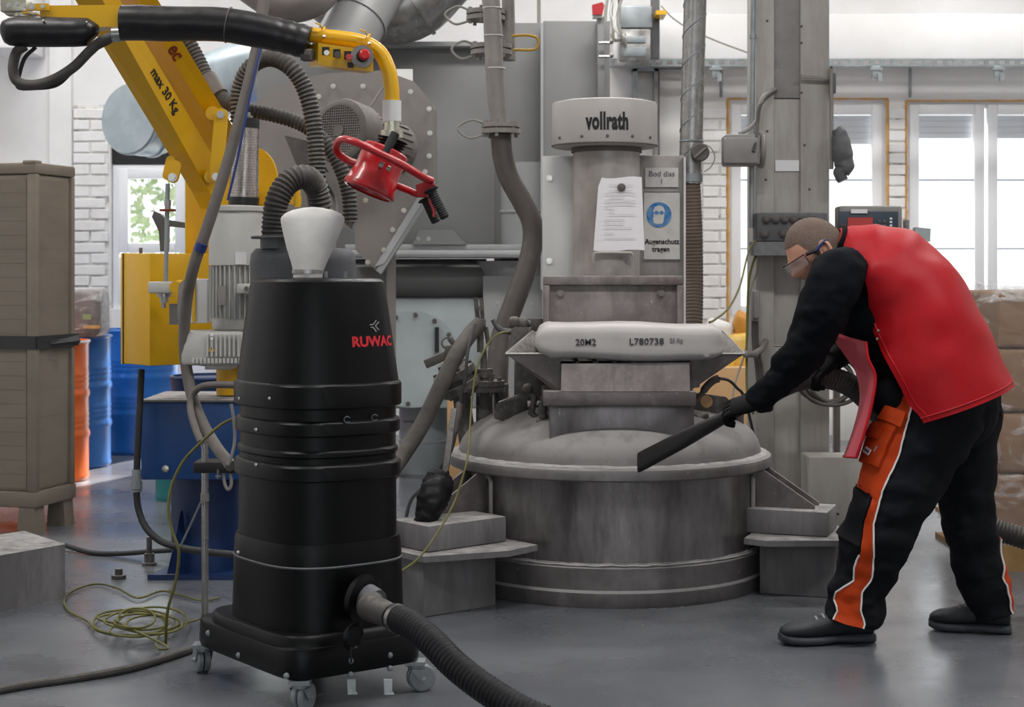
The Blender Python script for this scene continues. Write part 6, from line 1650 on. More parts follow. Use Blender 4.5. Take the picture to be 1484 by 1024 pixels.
# yellow sacks and cartons on a pallet far behind
yp = thing('wooden_pallet', P(1055, 640, 10.4) * 1, 'wooden pallet under the yellow sacks behind the vessel', 'pallet')
ypx = P(1050, 0, 10.4).x
for i in range(5):
    obj('deck_board', MB().box((ypx - 0.45, 10.0 + i * 0.2, 0.12), (ypx + 0.45, 10.14 + i * 0.2, 0.142)), 'wood_pallet', yp, 0)
for i in range(3):
    obj('bearer', MB().box((ypx - 0.45 + i * 0.4, 10.0, 0.0), (ypx - 0.35 + i * 0.4, 10.94, 0.12)), 'wood_pallet', yp, 0)
tag(obj('carton', MB().box((ypx - 0.42, 10.05, 0.142), (ypx + 0.42, 10.8, kz(532, 10.05)), 0.01), 'tan_paper'), 'open tan carton on the pallet behind the vessel', 'carton')
for k, (a, b, c2, d2, mt_, lb) in enumerate(((1020, 1066, 556, 516, 'yellow_bag', 'pale yellow plastic sack on the tan carton, nearest the vessel'), (1046, 1094, 540, 484, 'yellow_bag', 'bright yellow plastic sack leaning by the column'), (1058, 1092, 500, 452, 'orange_plastic', 'amber plastic sack on top of the yellow sacks'), (1020, 1062, 520, 462, 'white_dusty', 'white plastic sack behind the hopper corner'))):
    sb = MB().box(P(a, c2, 10.45 + 0.05 * k), P(b, d2, 10.15 + 0.05 * k), 0.05); sb.jitter(0.03, 8)
    tag(obj('plastic_sack', sb, mt_, None, 60), lb, 'sack', 'sacks on the far pallet')
tag(obj('carton', MB().box((P(648, 0, 9.2).x, 9.2, 0.0), (P(674, 0, 9.2).x, 9.5, kz(566, 9.2)), 0.006), 'tan_paper'), 'tall narrow tan carton seen behind the valve', 'carton')

# ------------------------------------------------------------------ wrapped cartons on a pallet at the right edge
pd = 6.85
pw_ = thing('pallet', (2.55, pd + 0.45, 0), 'wooden pallet under the film-wrapped cartons', 'pallet')
for i in range(5):
    obj('deck_board', MB().box((1.98, pd + i * 0.19, 0.12), (3.1, pd + 0.14 + i * 0.19, 0.142)), 'wood_pallet', pw_, 0)
for i in range(3):
    obj('block', MB().box((1.98 + i * 0.49, pd, 0.022), (2.12 + i * 0.49, pd + 0.14, 0.12)), 'wood_pallet', pw_, 0)
    obj('runner', MB().box((1.98 + i * 0.49, pd, 0.0), (2.12 + i * 0.49, pd + 0.9, 0.022)), 'wood_pallet', pw_, 0)
cz_ = 0.142
names = ('bottom', 'second', 'third', 'top')
for k, hh_ in enumerate((0.26, 0.26, 0.26, 0.235)):
    for j in range(2):
        x0 = 1.985 + 0.03 * (k % 2) + j * 0.56
        cm_ = MB().box((x0, pd + 0.02, cz_ + 0.002), (x0 + 0.55, pd + 0.8, cz_ + hh_), 0.02); cm_.jitter(0.014, 7)
        tag(obj('carton', cm_, 'carton', None, 50), 'brown carton under film, %s layer, %s on the right-hand pallet' % (names[k], 'left' if j == 0 else 'right'), 'carton', 'cartons on the right-hand pallet')
    cz_ += hh_
fmw = MB()
rg = []
for i in range(25):
    z = 0.10 + 1.085 * i / 24
    ring = []
    for j in range(80):
        t = 2 * math.pi * j / 80
        c_, s_ = math.cos(t), math.sin(t)
        kk = (abs(c_) ** 10 + abs(s_) ** 10) ** -0.1
        sh_ = 1.0 if i < 23 else 0.93
        p = Vector((2.555 + 0.605 * c_ * kk * sh_, pd + 0.41 + 0.445 * s_ * kk * sh_, z))
        p += mnoise.noise_vector(p * 7) * 0.012 + mnoise.noise_vector(p * 22) * 0.006
        ring.append(p)
    rg.append(ring)
fmw.rings(rg, False, True)
tag(obj('shrink_wrap', fmw, 'shrink_film', None, 80), 'crinkled clear shrink film around the brown cartons', 'film')
# ------------------------------------------------------------------ worker bent over the vessel
man = thing('person', (1.15, 5.62, 0), 'person in a red protective vest and orange-black work trousers bending to hold a suction nozzle', 'person')

def ring_at(c, ax, ref, ra, rb, n=28, pw=2.0):
    """closed ring about c, perpendicular to ax; ra along ref, rb across"""
    ax = ax.normalized()
    u = (ref - ax * ref.dot(ax)).normalized()
    v = ax.cross(u)
    out = []
    for j in range(n):
        t = 2 * math.pi * j / n
        k = (abs(math.cos(t)) ** pw + abs(math.sin(t)) ** pw) ** (-1 / pw)
        out.append(c + u * (ra * math.cos(t) * k) + v * (rb * math.sin(t) * k))
    return out
def interp(keys, t):
    for (t0, v0), (t1, v1) in zip(keys, keys[1:]):
        if t <= t1:
            f = (t - t0) / (t1 - t0) if t1 > t0 else 0
            f = f * f * (3 - 2 * f)
            return v0 + (v1 - v0) * f
    return keys[-1][1]

class Limb:
    """surface of revolution along a bent path: S(t, angle); angle 0 faces 'ref', 90 degrees is across"""
    def __init__(s, pts, ra, rb, ref, per=10, wr=0.0, wf=18.0, pw=2.0, seed=0.0):
        s.path = smooth_path(pts, per); s.ra, s.rb, s.ref = ra, rb, Vector(ref)
        d = [0.0]
        for a, b in zip(s.path, s.path[1:]): d.append(d[-1] + (b - a).length)
        s.cum = d; s.L = d[-1]; s.wr, s.wf, s.pw, s.seed = wr, wf, pw, seed
    def pos(s, t):
        x = t * s.L
        for i in range(len(s.cum) - 1):
            if x <= s.cum[i + 1] or i == len(s.cum) - 2:
                f = (x - s.cum[i]) / max(1e-9, s.cum[i + 1] - s.cum[i])
                return s.path[i].lerp(s.path[i + 1], f)
    def tan(s, t):
        a, b = s.pos(max(0, t - 0.03)), s.pos(min(1, t + 0.03))
        return (b - a).normalized()
    def S(s, t, ang, off=0.0):
        c, ax = s.pos(t), s.tan(t)
        u = (s.ref - ax * s.ref.dot(ax)).normalized(); v = ax.cross(u)
        a, b = interp(s.ra, t), interp(s.rb, t)
        ca, sa = math.cos(ang), math.sin(ang)
        k = (abs(ca) ** s.pw + abs(sa) ** s.pw) ** (-1 / s.pw)
        p = c + u * (a * ca * k) + v * (b * sa * k)
        if s.wr:
            nrm = (p - c).normalized()
            q = Vector((p.x * s.wf * 0.6, p.y * s.wf * 0.6, p.z * s.wf + s.seed))
            p = p + nrm * (s.wr * (0.7 + 0.9 * t) * (mnoise.noise(q) + 0.5 * mnoise.noise(q * 2.3)))
        if off:
            p = p + (p - c).normalized() * off
        return p
    def mesh(s, nt=36, na=36, t0=0.0, t1=1.0, cap=True, mb=None):
        mb = mb or MB()
        return mb.rings([[s.S(t0 + (t1 - t0) * i / nt, 2 * math.pi * j / na) for j in range(na)] for i in range(nt + 1)], cap, cap)
    def patch(s, tv, av, off, thick=0.004):
        """patch of cloth: tv list of t, av(t)->(a0,a1) in degrees"""
        outer, inner = [], []
        for t in tv:
            a0, a1 = av(t)
            outer.append([s.S(t, R(a0 + (a1 - a0) * j / 10), off) for j in range(11)])
            inner.append([s.S(t, R(a0 + (a1 - a0) * j / 10), off - thick) for j in range(11)])
        mb = MB(); mb.grid(outer); mb.grid(inner, True)
        edge_o = [r_[0] for r_ in outer] + outer[-1][1:] + [r_[-1] for r_ in reversed(outer)][1:] + list(reversed(outer[0]))[1:-1]
        edge_i = [r_[0] for r_ in inner] + inner[-1][1:] + [r_[-1] for r_ in reversed(inner)][1:] + list(reversed(inner[0]))[1:-1]
        n = len(edge_o)
        mb.add(edge_o + edge_i, [(k, (k + 1) % n, n + (k + 1) % n, n + k) for k in range(n)])
        return mb

def px_of(p): return CX + p.x * F / p.y
def py_of(p): return HZ + (CAMZ - p.z) * F / p.y
def poly_x(tab, y):
    if y <= tab[0][0]: return tab[0][1]
    for (y0, x0), (y1, x1) in zip(tab, tab[1:]):
        if y <= y1: return x0 + (x1 - x0) * (y - y0) / (y1 - y0)
    return tab[-1][1]
def ang_left(limb, t, tab, sg, lo=-70, hi=150):
    """angle (degrees, camera side) at which the surface crosses a seam line given as (row, column) pairs, coming from the front"""
    a = min(range(-90, 91, 2), key=lambda q: px_of(limb.S(t, R(sg * q))))
    while a < hi:
        p = limb.S(t, R(sg * a))
        if px_of(p) >= poly_x(tab, py_of(p)):
            return a
        a += 1.0
    return hi
def ang_right(limb, t, tab, sg, lo=0, hi=160):
    a = lo
    while a < hi:
        p = limb.S(t, R(sg * a))
        if px_of(p) <= poly_x(tab, py_of(p)):
            return a
        a += 1.0
    return hi
NR = Vector((0, -1, 0))                      # towards the camera
LF = Vector((-1, 0, 0))                      # the way he faces
# --- joints
hipN, kneeN, ankN = P(1352, 600, 5.56), P(1273, 765, 5.54), P(1240, 893, 5.555)
hipF, kneeF, ankF = P(1392, 600, 5.74), P(1402, 755, 5.73), P(1434, 885, 5.71)
pel = P(1375, 568, 5.65); chest = P(1292, 452, 5.66); neck = P(1222, 365, 5.68)
shN, elN, wrN = P(1216, 398, 5.50), P(1163, 512, 5.56), P(1092, 586, 5.66)
shF, elF, wrF = P(1210, 420, 5.86), P(1225, 490, 5.98), P(1190, 522, 5.86)
head_c = P(1180, 358, 5.66)

# --- body: one continuous skinned mesh underneath the clothes, head included
def skin_body():
    vs, es, rs = [], [], []
    def v(p, r):
        vs.append(tuple(Vector(p) - wloc(man))); rs.append(r); return len(vs) - 1
    def e(a, b): es.append((a, b))
    p0 = v(pel, 0.13); p1 = v(pel.lerp(chest, 0.5), 0.12); p2 = v(chest, 0.13); p3 = v(chest.lerp(neck, 0.72), 0.12); p4 = v(chest.lerp(neck, 0.93), 0.062); p5 = v(neck.lerp(head_c, 0.45), 0.056)
    e(p0, p1); e(p1, p2); e(p2, p3); e(p3, p4); e(p4, p5)
    for sh, el, wr in ((shN, elN, wrN), (shF, elF, wrF)):
        a = v(sh, 0.062); b = v(sh.lerp(el, 0.5), 0.048); c = v(el, 0.042); d = v(el.lerp(wr, 0.5), 0.038); f = v(wr, 0.028)
        e(p3, a); e(a, b); e(b, c); e(c, d); e(d, f)
    for hp_, kn_, an_ in ((hipN, kneeN, ankN), (hipF, kneeF, ankF)):
        a = v(hp_, 0.085); b = v(hp_.lerp(kn_, 0.5), 0.078); c = v(kn_, 0.058); d = v(kn_.lerp(an_, 0.35), 0.056); f = v(an_, 0.038)
        e(p0, a); e(a, b); e(b, c); e(c, d); e(d, f)
    me = bpy.data.meshes.new('body')
    me.from_pydata(vs, es, [])
    o = bpy.data.objects.new('body', me)
    COL.objects.link(o)
    o.modifiers.new('skin', 'SKIN')
    for i, sv in enumerate(me.skin_vertices[0].data):
        sv.radius = (rs[i], rs[i]); sv.use_root = (i == 0)
    sb = o.modifiers.new('sub', 'SUBSURF'); sb.levels = 1; sb.render_levels = 1
    dg = bpy.context.evaluated_depsgraph_get(); dg.update()
    m2 = bpy.data.meshes.new_from_object(o.evaluated_get(dg))
    vv = [Vector(q.co) + wloc(man) for q in m2.vertices]; ff = [list(q.vertices) for q in m2.polygons]
    bpy.data.objects.remove(o); bpy.data.meshes.remove(me); bpy.data.meshes.remove(m2)
    return vv, ff

# head: local axes fwd (face), up (crown), side (his left ear, towards the camera)
hf = Vector((-0.80, -0.10, -0.60)).normalized()
hu = (Vector((-0.60, -0.02, 0.80)) - hf * Vector((-0.60, -0.02, 0.80)).dot(hf)).normalized()
hs_ = hu.cross(hf).normalized()                       # towards camera?
if hs_.y > 0: hs_ = -hs_
HO = P(1181, 362, 5.66)
def HP(f, u, s): return HO + hf * f + hu * u + hs_ * s
def head_mesh():
    rg = []
    n, m = 40, 28
    for i in range(m + 1):
        ph = -math.pi / 2 + math.pi * i / m
        ring = []
        for j in range(n):
            th = 2 * math.pi * j / n
            x, y, z = math.cos(ph) * math.cos(th), math.cos(ph) * math.sin(th), math.sin(ph)   # x fwd, y side, z up
            f, s, u = 0.096 * x, 0.077 * y, 0.112 * z
            if z < 0:                                         # narrow towards the chin, jaw forward
                k = 1 - 0.32 * (-z) ** 1.4
                s *= k
                f = f * (1 - 0.12 * (-z)) + 0.018 * (-z)
                if x < 0: f *= (1 - 0.25 * (-z))
            if x < 0 and z > -0.2: f *= 1.06
            # brow, nose, mouth, chin, eye sockets on the face side
            if x > 0.2:
                f += 0.010 * math.exp(-((z - 0.12) / 0.10) ** 2) * math.exp(-(y / 0.6) ** 2)
                f -= 0.010 * math.exp(-((z + 0.03) / 0.09) ** 2) * (math.exp(-((y - 0.38) / 0.2) ** 2) + math.exp(-((y + 0.38) / 0.2) ** 2))
                f += 0.026 * math.exp(-((z + 0.27) / 0.15) ** 2) * math.exp(-(y / 0.16) ** 2)
                f += 0.012 * math.exp(-((z + 0.08) / 0.16) ** 2) * math.exp(-(y / 0.11) ** 2)
                f += 0.008 * math.exp(-((z + 0.55) / 0.05) ** 2) * math.exp(-(y / 0.32) ** 2)
                f -= 0.005 * math.exp(-((z + 0.60) / 0.025) ** 2) * math.exp(-(y / 0.3) ** 2)
                f += 0.010 * math.exp(-((z + 0.86) / 0.10) ** 2) * math.exp(-(y / 0.4) ** 2)
            ring.append(HP(f, u, s))
        rg.append(ring)
    mb = MB(); mb.rings(rg)
    return mb
bv, bf_ = skin_body()
body = head_mesh()
body.add(bv, bf_)
body_o = obj('body', body, 'skin', man, 60)
rm = body_o.modifiers.new('remesh', 'REMESH'); rm.mode = 'VOXEL'; rm.voxel_size = 0.0055; rm.use_smooth_shade = True
dg = bpy.context.evaluated_depsgraph_get(); dg.update()
m2 = bpy.data.meshes.new_from_object(body_o.evaluated_get(dg))
biggest_later = True
body_o.modifiers.clear(); old = body_o.data; body_o.data = m2; bpy.data.meshes.remove(old)
if not m2.materials: m2.materials.append(MATS['skin'])
biggest(body_o)
# ear
ear = MB()
eo = HP(-0.008, -0.012, 0.074)
ering = []
for i in range(14):
    a = 2 * math.pi * i / 14
    ering.append(eo + hf * (0.017 * math.cos(a) - 0.006 * math.sin(a)) + hu * (0.031 * math.sin(a)) + hs_ * (0.010 + 0.006 * math.cos(a + 2.6)))
ear.tube(ering, 0.0058, 8, closed=True)
ear.ball(eo + hs_ * 0.003, 0.02, 10, (0.75, 0.4, 1.2), Matrix((hf, hs_, hu)).transposed())
ear.ball(eo + hs_ * 0.008 - hu * 0.026 + hf * 0.004, 0.009, 8)
obj('ear', ear, 'skin', body_o, 60)
# hair: cropped cap over the skull
rg = []
for i in range(17):
    ph = R(-28) + (math.pi / 2 - R(-28)) * i / 16
    ring = []
    for j in range(40):
        th = 2 * math.pi * j / 40
        x, y, z = math.cos(ph) * math.cos(th), math.cos(ph) * math.sin(th), math.sin(ph)
        lim = R(-28) if math.cos(th) < 0.05 else R(-28) + (R(34) - R(-28)) * min(1, (math.cos(th) - 0.05) / 0.55)
        ph2 = lim + (math.pi / 2 - lim) * i / 16
        x, y, z = math.cos(ph2) * math.cos(th), math.cos(ph2) * math.sin(th), math.sin(ph2)
        f, s, u = 0.0985 * x, 0.0795 * y, 0.1145 * z
        if z < 0:
            s *= 1 - 0.32 * (-z) ** 1.4
            if x < 0: f *= (1 - 0.25 * (-z))
        if x < 0 and z > -0.2: f *= 1.06
        ring.append(HP(f, u, s))
    rg.append(ring)
hm_ = MB(); hm_.rings(rg, True, True); hm_.jitter(0.0012, 120)
obj('hair', hm_, 'hair_short', man, 60)
# safety glasses
gz = thing('safety_glasses', HP(0.11, 0.0, 0), 'clear safety glasses with blue temples worn by the worker', 'glasses')
for s in (-1, 1):
    l_ = []
    for i in range(7):
        a = R(-10 + i * 14)
        l_.append([HP(0.108 + 0.012 - 0.06 * (i / 6) ** 2 * 1.0, u_, s * (0.008 + 0.066 * i / 6)) for u_ in (0.020, 0.012, 0.0, -0.010, -0.017)])
    mb = MB(); mb.grid(l_); mb.grid([[p - hf * 0.002 for p in r_] for r_ in l_], True)
    ln = obj('lens', mb, 'lens_clear', gz)
    obj('lens_rim', MB().tube([r_[0] for r_ in l_], 0.0018, 6).tube([r_[0] for r_ in l_][-1:] + [r_ for r_ in l_[-1][1:]], 0.0015, 6), 'ink_black', ln)
    tp_ = obj('temple', MB().tube([HP(0.055, 0.016, s * 0.078), HP(0.04, 0.012, s * 0.082), HP(0.02, 0.006, s * 0.084)], [0.006, 0.006, 0.005], 8), 'ink_black', gz)
    obj('temple_tip', MB().tube([HP(0.02, 0.006, s * 0.084), HP(0.0, 0.012, s * 0.088), HP(-0.02, 0.018, s * 0.088), HP(-0.035, 0.012, s * 0.086)], [0.005, 0.0048, 0.004, 0.003], 8), 'glasses_blue', tp_)
obj('nose_bridge', MB().tube([HP(0.121, 0.02, -0.01), HP(0.124, 0.02, 0), HP(0.121, 0.02, 0.01)], 0.003, 6), 'ink_black', gz)

# --- trousers (both legs and the seat as one garment)
legN = Limb([P(1372, 545, 5.62), P(1355, 600, 5.575), P(1318, 672, 5.55), P(1281, 755, 5.53), P(1262, 800, 5.535), P(1248, 850, 5.545), P(1236, 898, 5.555)],
            [(0, 0.165), (0.15, 0.158), (0.35, 0.142), (0.60, 0.120), (0.75, 0.110), (0.88, 0.092), (0.95, 0.094), (1, 0.090)],
            [(0, 0.125), (0.2, 0.130), (0.40, 0.120), (0.62, 0.102), (0.85, 0.082), (1, 0.084)], LF, wr=0.012, wf=16, pw=2.2, seed=3)
legF = Limb([P(1385, 545, 5.68), P(1392, 600, 5.72), P(1396, 680, 5.73), P(1404, 755, 5.73), P(1414, 800, 5.73), P(1426, 850, 5.72), P(1438, 893, 5.712)],
            [(0, 0.150), (0.15, 0.140), (0.35, 0.112), (0.60, 0.090), (0.75, 0.086), (0.90, 0.082), (1, 0.078)],
            [(0, 0.120), (0.3, 0.115), (0.62, 0.095), (0.85, 0.080), (1, 0.082)], LF, wr=0.011, wf=16, pw=2.2, seed=11)
tr_mb = MB(); legN.mesh(52, 44, mb=tr_mb); legF.mesh(52, 44, mb=tr_mb)
tr_mb.ball(P(1378, 590, 5.66), 0.17, 20, (0.95, 1.0, 0.9))
tr_mb.ball(P(1335, 575, 5.62), 0.145, 20, (1.0, 0.9, 1.0))
tr_mb.ball(P(1303, 572, 5.60), 0.10, 20)
tro = obj('trousers', tr_mb, 'trouser_black', man, 60)
rm = tro.modifiers.new('remesh', 'REMESH'); rm.mode = 'VOXEL'; rm.voxel_size = 0.006; rm.use_smooth_shade = True
sm = tro.modifiers.new('smooth', 'SMOOTH'); sm.factor = 0.5; sm.iterations = 3
dg = bpy.context.evaluated_depsgraph_get(); dg.update()
m2 = bpy.data.meshes.new_from_object(tro.evaluated_get(dg))
tro.modifiers.clear(); tro.data = m2
if not m2.materials: m2.materials.append(MATS['trouser_black'])
biggest(tro)
# near leg: angle 0 = front (left in the picture); find sign so that +90 points at the camera
sgn = -1 if legN.S(0.5, R(90)).y > legN.pos(0.5).y else 1
def A(d): return d * sgn
SEAM_B = [(500, 1330), (560, 1328), (608, 1317), (662, 1302), (711, 1279), (761, 1266), (803, 1266), (838, 1263), (857, 1249), (884, 1247), (903, 1252), (930, 1246)]
SEAM_F = [(500, 1286), (545, 1281), (600, 1268), (640, 1245), (690, 1240), (712, 1245), (719, 1266), (753, 1254), (800, 1247), (821, 1238), (841, 1238), (858, 1212), (872, 1210), (882, 1216), (905, 1205), (930, 1200)]
tv = [0.04 + 0.955 * i / 60 for i in range(61)]
angF = [ang_left(legN, t, SEAM_F, sgn) for t in tv]; angB = [max(angF[i] + 6, ang_left(legN, t, SEAM_B, sgn)) for i, t in enumerate(tv)]
lookF = dict(zip(tv, angF)); lookB = dict(zip(tv, angB))
obj('orange_panel', legN.patch(tv, lambda t: (A(lookF[t]), A(lookB[t])), 0.004), 'trouser_orange', tro, 60)
obj('piping', MB().tube([legN.S(t, R(A(lookB[t])), 0.005) for t in tv if t > 0.16], 0.0032, 6), 'piping_white', tro)
obj('piping', MB().tube([legN.S(t, R(A(lookF[t])), 0.005) for t in tv if t > 0.735], 0.0032, 6), 'piping_white', tro)
def lookK(t):
    i = min(range(len(tv)), key=lambda q: abs(tv[q] - t)); return angF[i] - 2
kp = legN.patch([0.52 + 0.19 * i / 12 for i in range(13)], lambda t: (A(-60), A(lookK(t))), 0.007, 0.006)
obj('knee_pad', kp, 'trouser_black', tro, 60)
# cargo pocket: body, two flaps, badge
pk = legN.patch([0.245 + 0.20 * i / 12 for i in range(13)], lambda t: (A(-4), A(46)), 0.020, 0.022)
pko = obj('cargo_pocket', pk, 'trouser_orange', tro, 60)
obj('pocket_flap', legN.patch([0.232 + 0.055 * i / 6 for i in range(7)], lambda t: (A(2), A(52)), 0.027, 0.008), 'trouser_orange', pko, 60)
obj('pocket_flap', legN.patch([0.305 + 0.05 * i / 6 for i in range(7)], lambda t: (A(-3), A(32)), 0.029, 0.008), 'trouser_orange', pko, 60)
bc = legN.S(0.405, R(A(24)), 0.0235)
bn_ = (bc - legN.pos(0.400)); bn_ = (bn_ - legN.tan(0.400) * bn_.dot(legN.tan(0.400))).normalized()
bx_ = Vector((0, 0, 1)).cross(bn_).normalized(); by_ = bn_.cross(bx_)
BMx = Matrix((bx_, by_, bn_)).transposed().to_4x4(); BMx.translation = bc
BMx = BMx @ Matrix.Rotation(R(-14), 4, 'Z')
bdg = obj('badge', MB().prism([(-0.020, -0.008), (-0.016, -0.011), (0.016, -0.011), (0.020, -0.008), (0.020, 0.008), (0.016, 0.011), (-0.016, 0.011), (-0.020, 0.008)], BMx, 0.003), 'paper_white', pko, 0)
lettering('lettering', 'boco', 0.0175, BMx @ Matrix.Translation((0, 0.001, 0.0035)), 'glasses_blue', bdg, bold=0.0004, sx=0.95, depth=0.0004)
obj('pocket_tag', MB().add([BMx @ Vector(q) for q in ((0.036, 0.012, 0.002), (0.042, 0.012, 0.002), (0.042, 0.032, 0.002), (0.036, 0.032, 0.002), (0.036, 0.012, 0.004), (0.042, 0.012, 0.004), (0.042, 0.032, 0.004), (0.036, 0.032, 0.004))], [(0, 1, 2, 3), (4, 5, 6, 7), (0, 1, 5, 4), (1, 2, 6, 5), (2, 3, 7, 6), (3, 0, 4, 7)]), 'logo_grey', pko, 0)
# far leg: orange at the back of the shin
sgf = -1 if legF.S(0.5, R(90)).y > legF.pos(0.5).y else 1
def AF(d): return d * sgf
tv = [0.70 + 0.295 * i / 18 for i in range(19)]
obj('orange_panel', legF.patch(tv, lambda t: (AF(interp([(0.70, 160), (0.85, 128), (1, 130)], t)), AF(205)), 0.004), 'trouser_orange', tro, 60)
obj('piping', MB().tube([legF.S(t, R(AF(interp([(0.70, 160), (0.85, 128), (1, 130)], t))), 0.005) for t in tv], 0.0035, 6), 'piping_white', tro)
obj('back_pocket', MB().slab([P(1433, 588, 5.62), P(1441, 578, 5.62), P(1452, 602, 5.62), P(1433, 614, 5.62)], Vector((0.004, 0.012, 0))), 'trouser_black', tro, 0)

# --- shoes
def shoe(toe, heel, parent, label):
    ax = (toe - heel); L = ax.length; ax.normalize(); ax.z = 0; ax.normalize()
    sd = Vector((-ax.y, ax.x, 0))
    def rings_(prof):
        out = []
        for t, w, h0, h1, in prof:
            ring = []
            for j in range(20):
                a = 2 * math.pi * j / 20
                cx_, sy_ = math.cos(a), math.sin(a)
                k = (abs(cx_) ** 3 + abs(sy_) ** 3) ** (-1 / 3)
                ring.append(heel + ax * (L * t) + sd * (w * cx_ * k) + Vector((0, 0, (h0 + h1) / 2 + (h1 - h0) / 2 * sy_ * k - heel.z)))
            out.append(ring)
        return out
    up = obj('shoe', MB().rings(rings_([(0.01, 0.028, 0.03, 0.085), (0.05, 0.038, 0.026, 0.105), (0.15, 0.042, 0.026, 0.115), (0.30, 0.043, 0.026, 0.115), (0.45, 0.046, 0.026, 0.100), (0.60, 0.052, 0.026, 0.086), (0.75, 0.054, 0.026, 0.074), (0.88, 0.050, 0.028, 0.068), (0.96, 0.038, 0.030, 0.058), (1.0, 0.018, 0.032, 0.048)])), 'boot_black', parent, 60)
    obj('sole', MB().rings(rings_([(-0.005, 0.030, 0.0, 0.030), (0.05, 0.042, 0.0, 0.032), (0.3, 0.044, 0.002, 0.032), (0.42, 0.045, 0.006, 0.032), (0.6, 0.056, 0.0, 0.032), (0.8, 0.058, 0.0, 0.034), (0.93, 0.050, 0.004, 0.036), (1.01, 0.022, 0.012, 0.038)])), 'boot_sole', up, 60)
    for k in range(4):
        t = 0.40 + k * 0.075
        c_ = heel + ax * (L * t)
        zt_ = 0.121 - (t - 0.30) * 0.10
        obj('lace', MB().tube([c_ + sd * -0.034 + Vector((0, 0, zt_ - 0.016 - heel.z)), c_ + Vector((0, 0, zt_ - heel.z)), c_ + sd * 0.034 + Vector((0, 0, zt_ - 0.016 - heel.z))], 0.0042, 6), 'logo_grey', up)
    return up
tN = Vector((P(1131, 0, 5.53).x, 5.52, 0)); hN = Vector((P(1266, 0, 5.56).x, 5.575, 0))
tF = Vector((P(1351, 0, 5.72).x, 5.76, 0)); hF = Vector((P(1464, 0, 5.70).x, 5.69, 0))
shoe(tN, hN, man, 'front'); shoe(tF, hF, man, 'rear')

# --- black long-sleeved shirt: torso and both sleeves
back_dir = Vector((0.72, -0.42, 0.60)).normalized()
torso = Limb([P(1382, 575, 5.66), P(1355, 515, 5.66), P(1314, 448, 5.665), P(1272, 400, 5.67), P(1235, 368, 5.675)],
             [(0, 0.135), (0.35, 0.138), (0.65, 0.135), (0.85, 0.110), (1, 0.06)],
             [(0, 0.155), (0.35, 0.170), (0.7, 0.185), (0.88, 0.150), (1, 0.07)], back_dir, wr=0.008, wf=12, pw=2.3)
armN = Limb([P(1232, 382, 5.55), P(1212, 405, 5.50), P(1193, 450, 5.50), P(1172, 500, 5.53), P(1150, 528, 5.56), P(1120, 560, 5.61), P(1092, 586, 5.66)],
            [(0, 0.072), (0.12, 0.092), (0.30, 0.090), (0.5, 0.074), (0.60, 0.070), (0.8, 0.055), (0.93, 0.046), (1, 0.040)],
            [(0, 0.070), (0.12, 0.086), (0.30, 0.082), (0.5, 0.068), (0.8, 0.052), (1, 0.038)], LF, wr=0.012, wf=22, pw=2.1, seed=5)
armF = Limb([P(1225, 400, 5.84), P(1222, 440, 5.92), P(1232, 490, 5.98), P(1215, 512, 5.93), P(1196, 522, 5.88)],
            [(0, 0.08), (0.4, 0.07), (0.7, 0.06), (1, 0.045)], [(0, 0.08), (0.4, 0.065), (0.7, 0.055), (1, 0.042)], LF, wr=0.008, wf=22, seed=9)
sh_mb = MB(); torso.mesh(30, 40, mb=sh_mb); sh_mb.ball(P(1305, 512, 5.61), 0.125, 18); sh_mb.ball(P(1262, 455, 5.63), 0.12, 18); armN.mesh(44, 32, mb=sh_mb); armF.mesh(24, 24, mb=sh_mb)
shi = obj('shirt', sh_mb, 'shirt_black', man, 60)
rm = shi.modifiers.new('remesh', 'REMESH'); rm.mode = 'VOXEL'; rm.voxel_size = 0.006; rm.use_smooth_shade = True
sm = shi.modifiers.new('smooth', 'SMOOTH'); sm.factor = 0.5; sm.iterations = 5
dg = bpy.context.evaluated_depsgraph_get(); dg.update()
m2 = bpy.data.meshes.new_from_object(shi.evaluated_get(dg))
shi.modifiers.clear(); shi.data = m2
if not m2.materials: m2.materials.append(MATS['shirt_black'])
biggest(shi)

# --- red vest: back panel wrapped over the torso, front panel hanging free
vest = Limb([P(1377, 588, 5.62), P(1351, 516, 5.63), P(1322, 442, 5.65), P(1278, 393, 5.67), P(1237, 362, 5.675), P(1210, 349, 5.675)],
            [(0, 0.218), (0.25, 0.206), (0.5, 0.190), (0.72, 0.165), (0.86, 0.112), (0.95, 0.070), (1, 0.052)],
            [(0, 0.268), (0.2, 0.258), (0.4, 0.235), (0.6, 0.215), (0.80, 0.200), (0.92, 0.125), (1, 0.062)], back_dir, wr=0.010, wf=7, pw=2.1, seed=2)
sgv = -1 if vest.S(0.5, R(90)).y > vest.pos(0.5).y else 1
def AV(d): return d * sgv
tv = [0.0 + 1.0 * i / 40 for i in range(41)]
VEDGE = [(330, 1200), (345, 1208), (360, 1228), (374, 1243), (400, 1253), (424, 1258), (469, 1261), (500, 1274), (527, 1287), (592, 1322), (600, 1332), (620, 1345)]
_va = {}
def vspan(t):
    if t not in _va:
        _va[t] = ang_right(vest, t, VEDGE, sgv, 30, 158)
    return (AV(-120), AV(_va[t]))
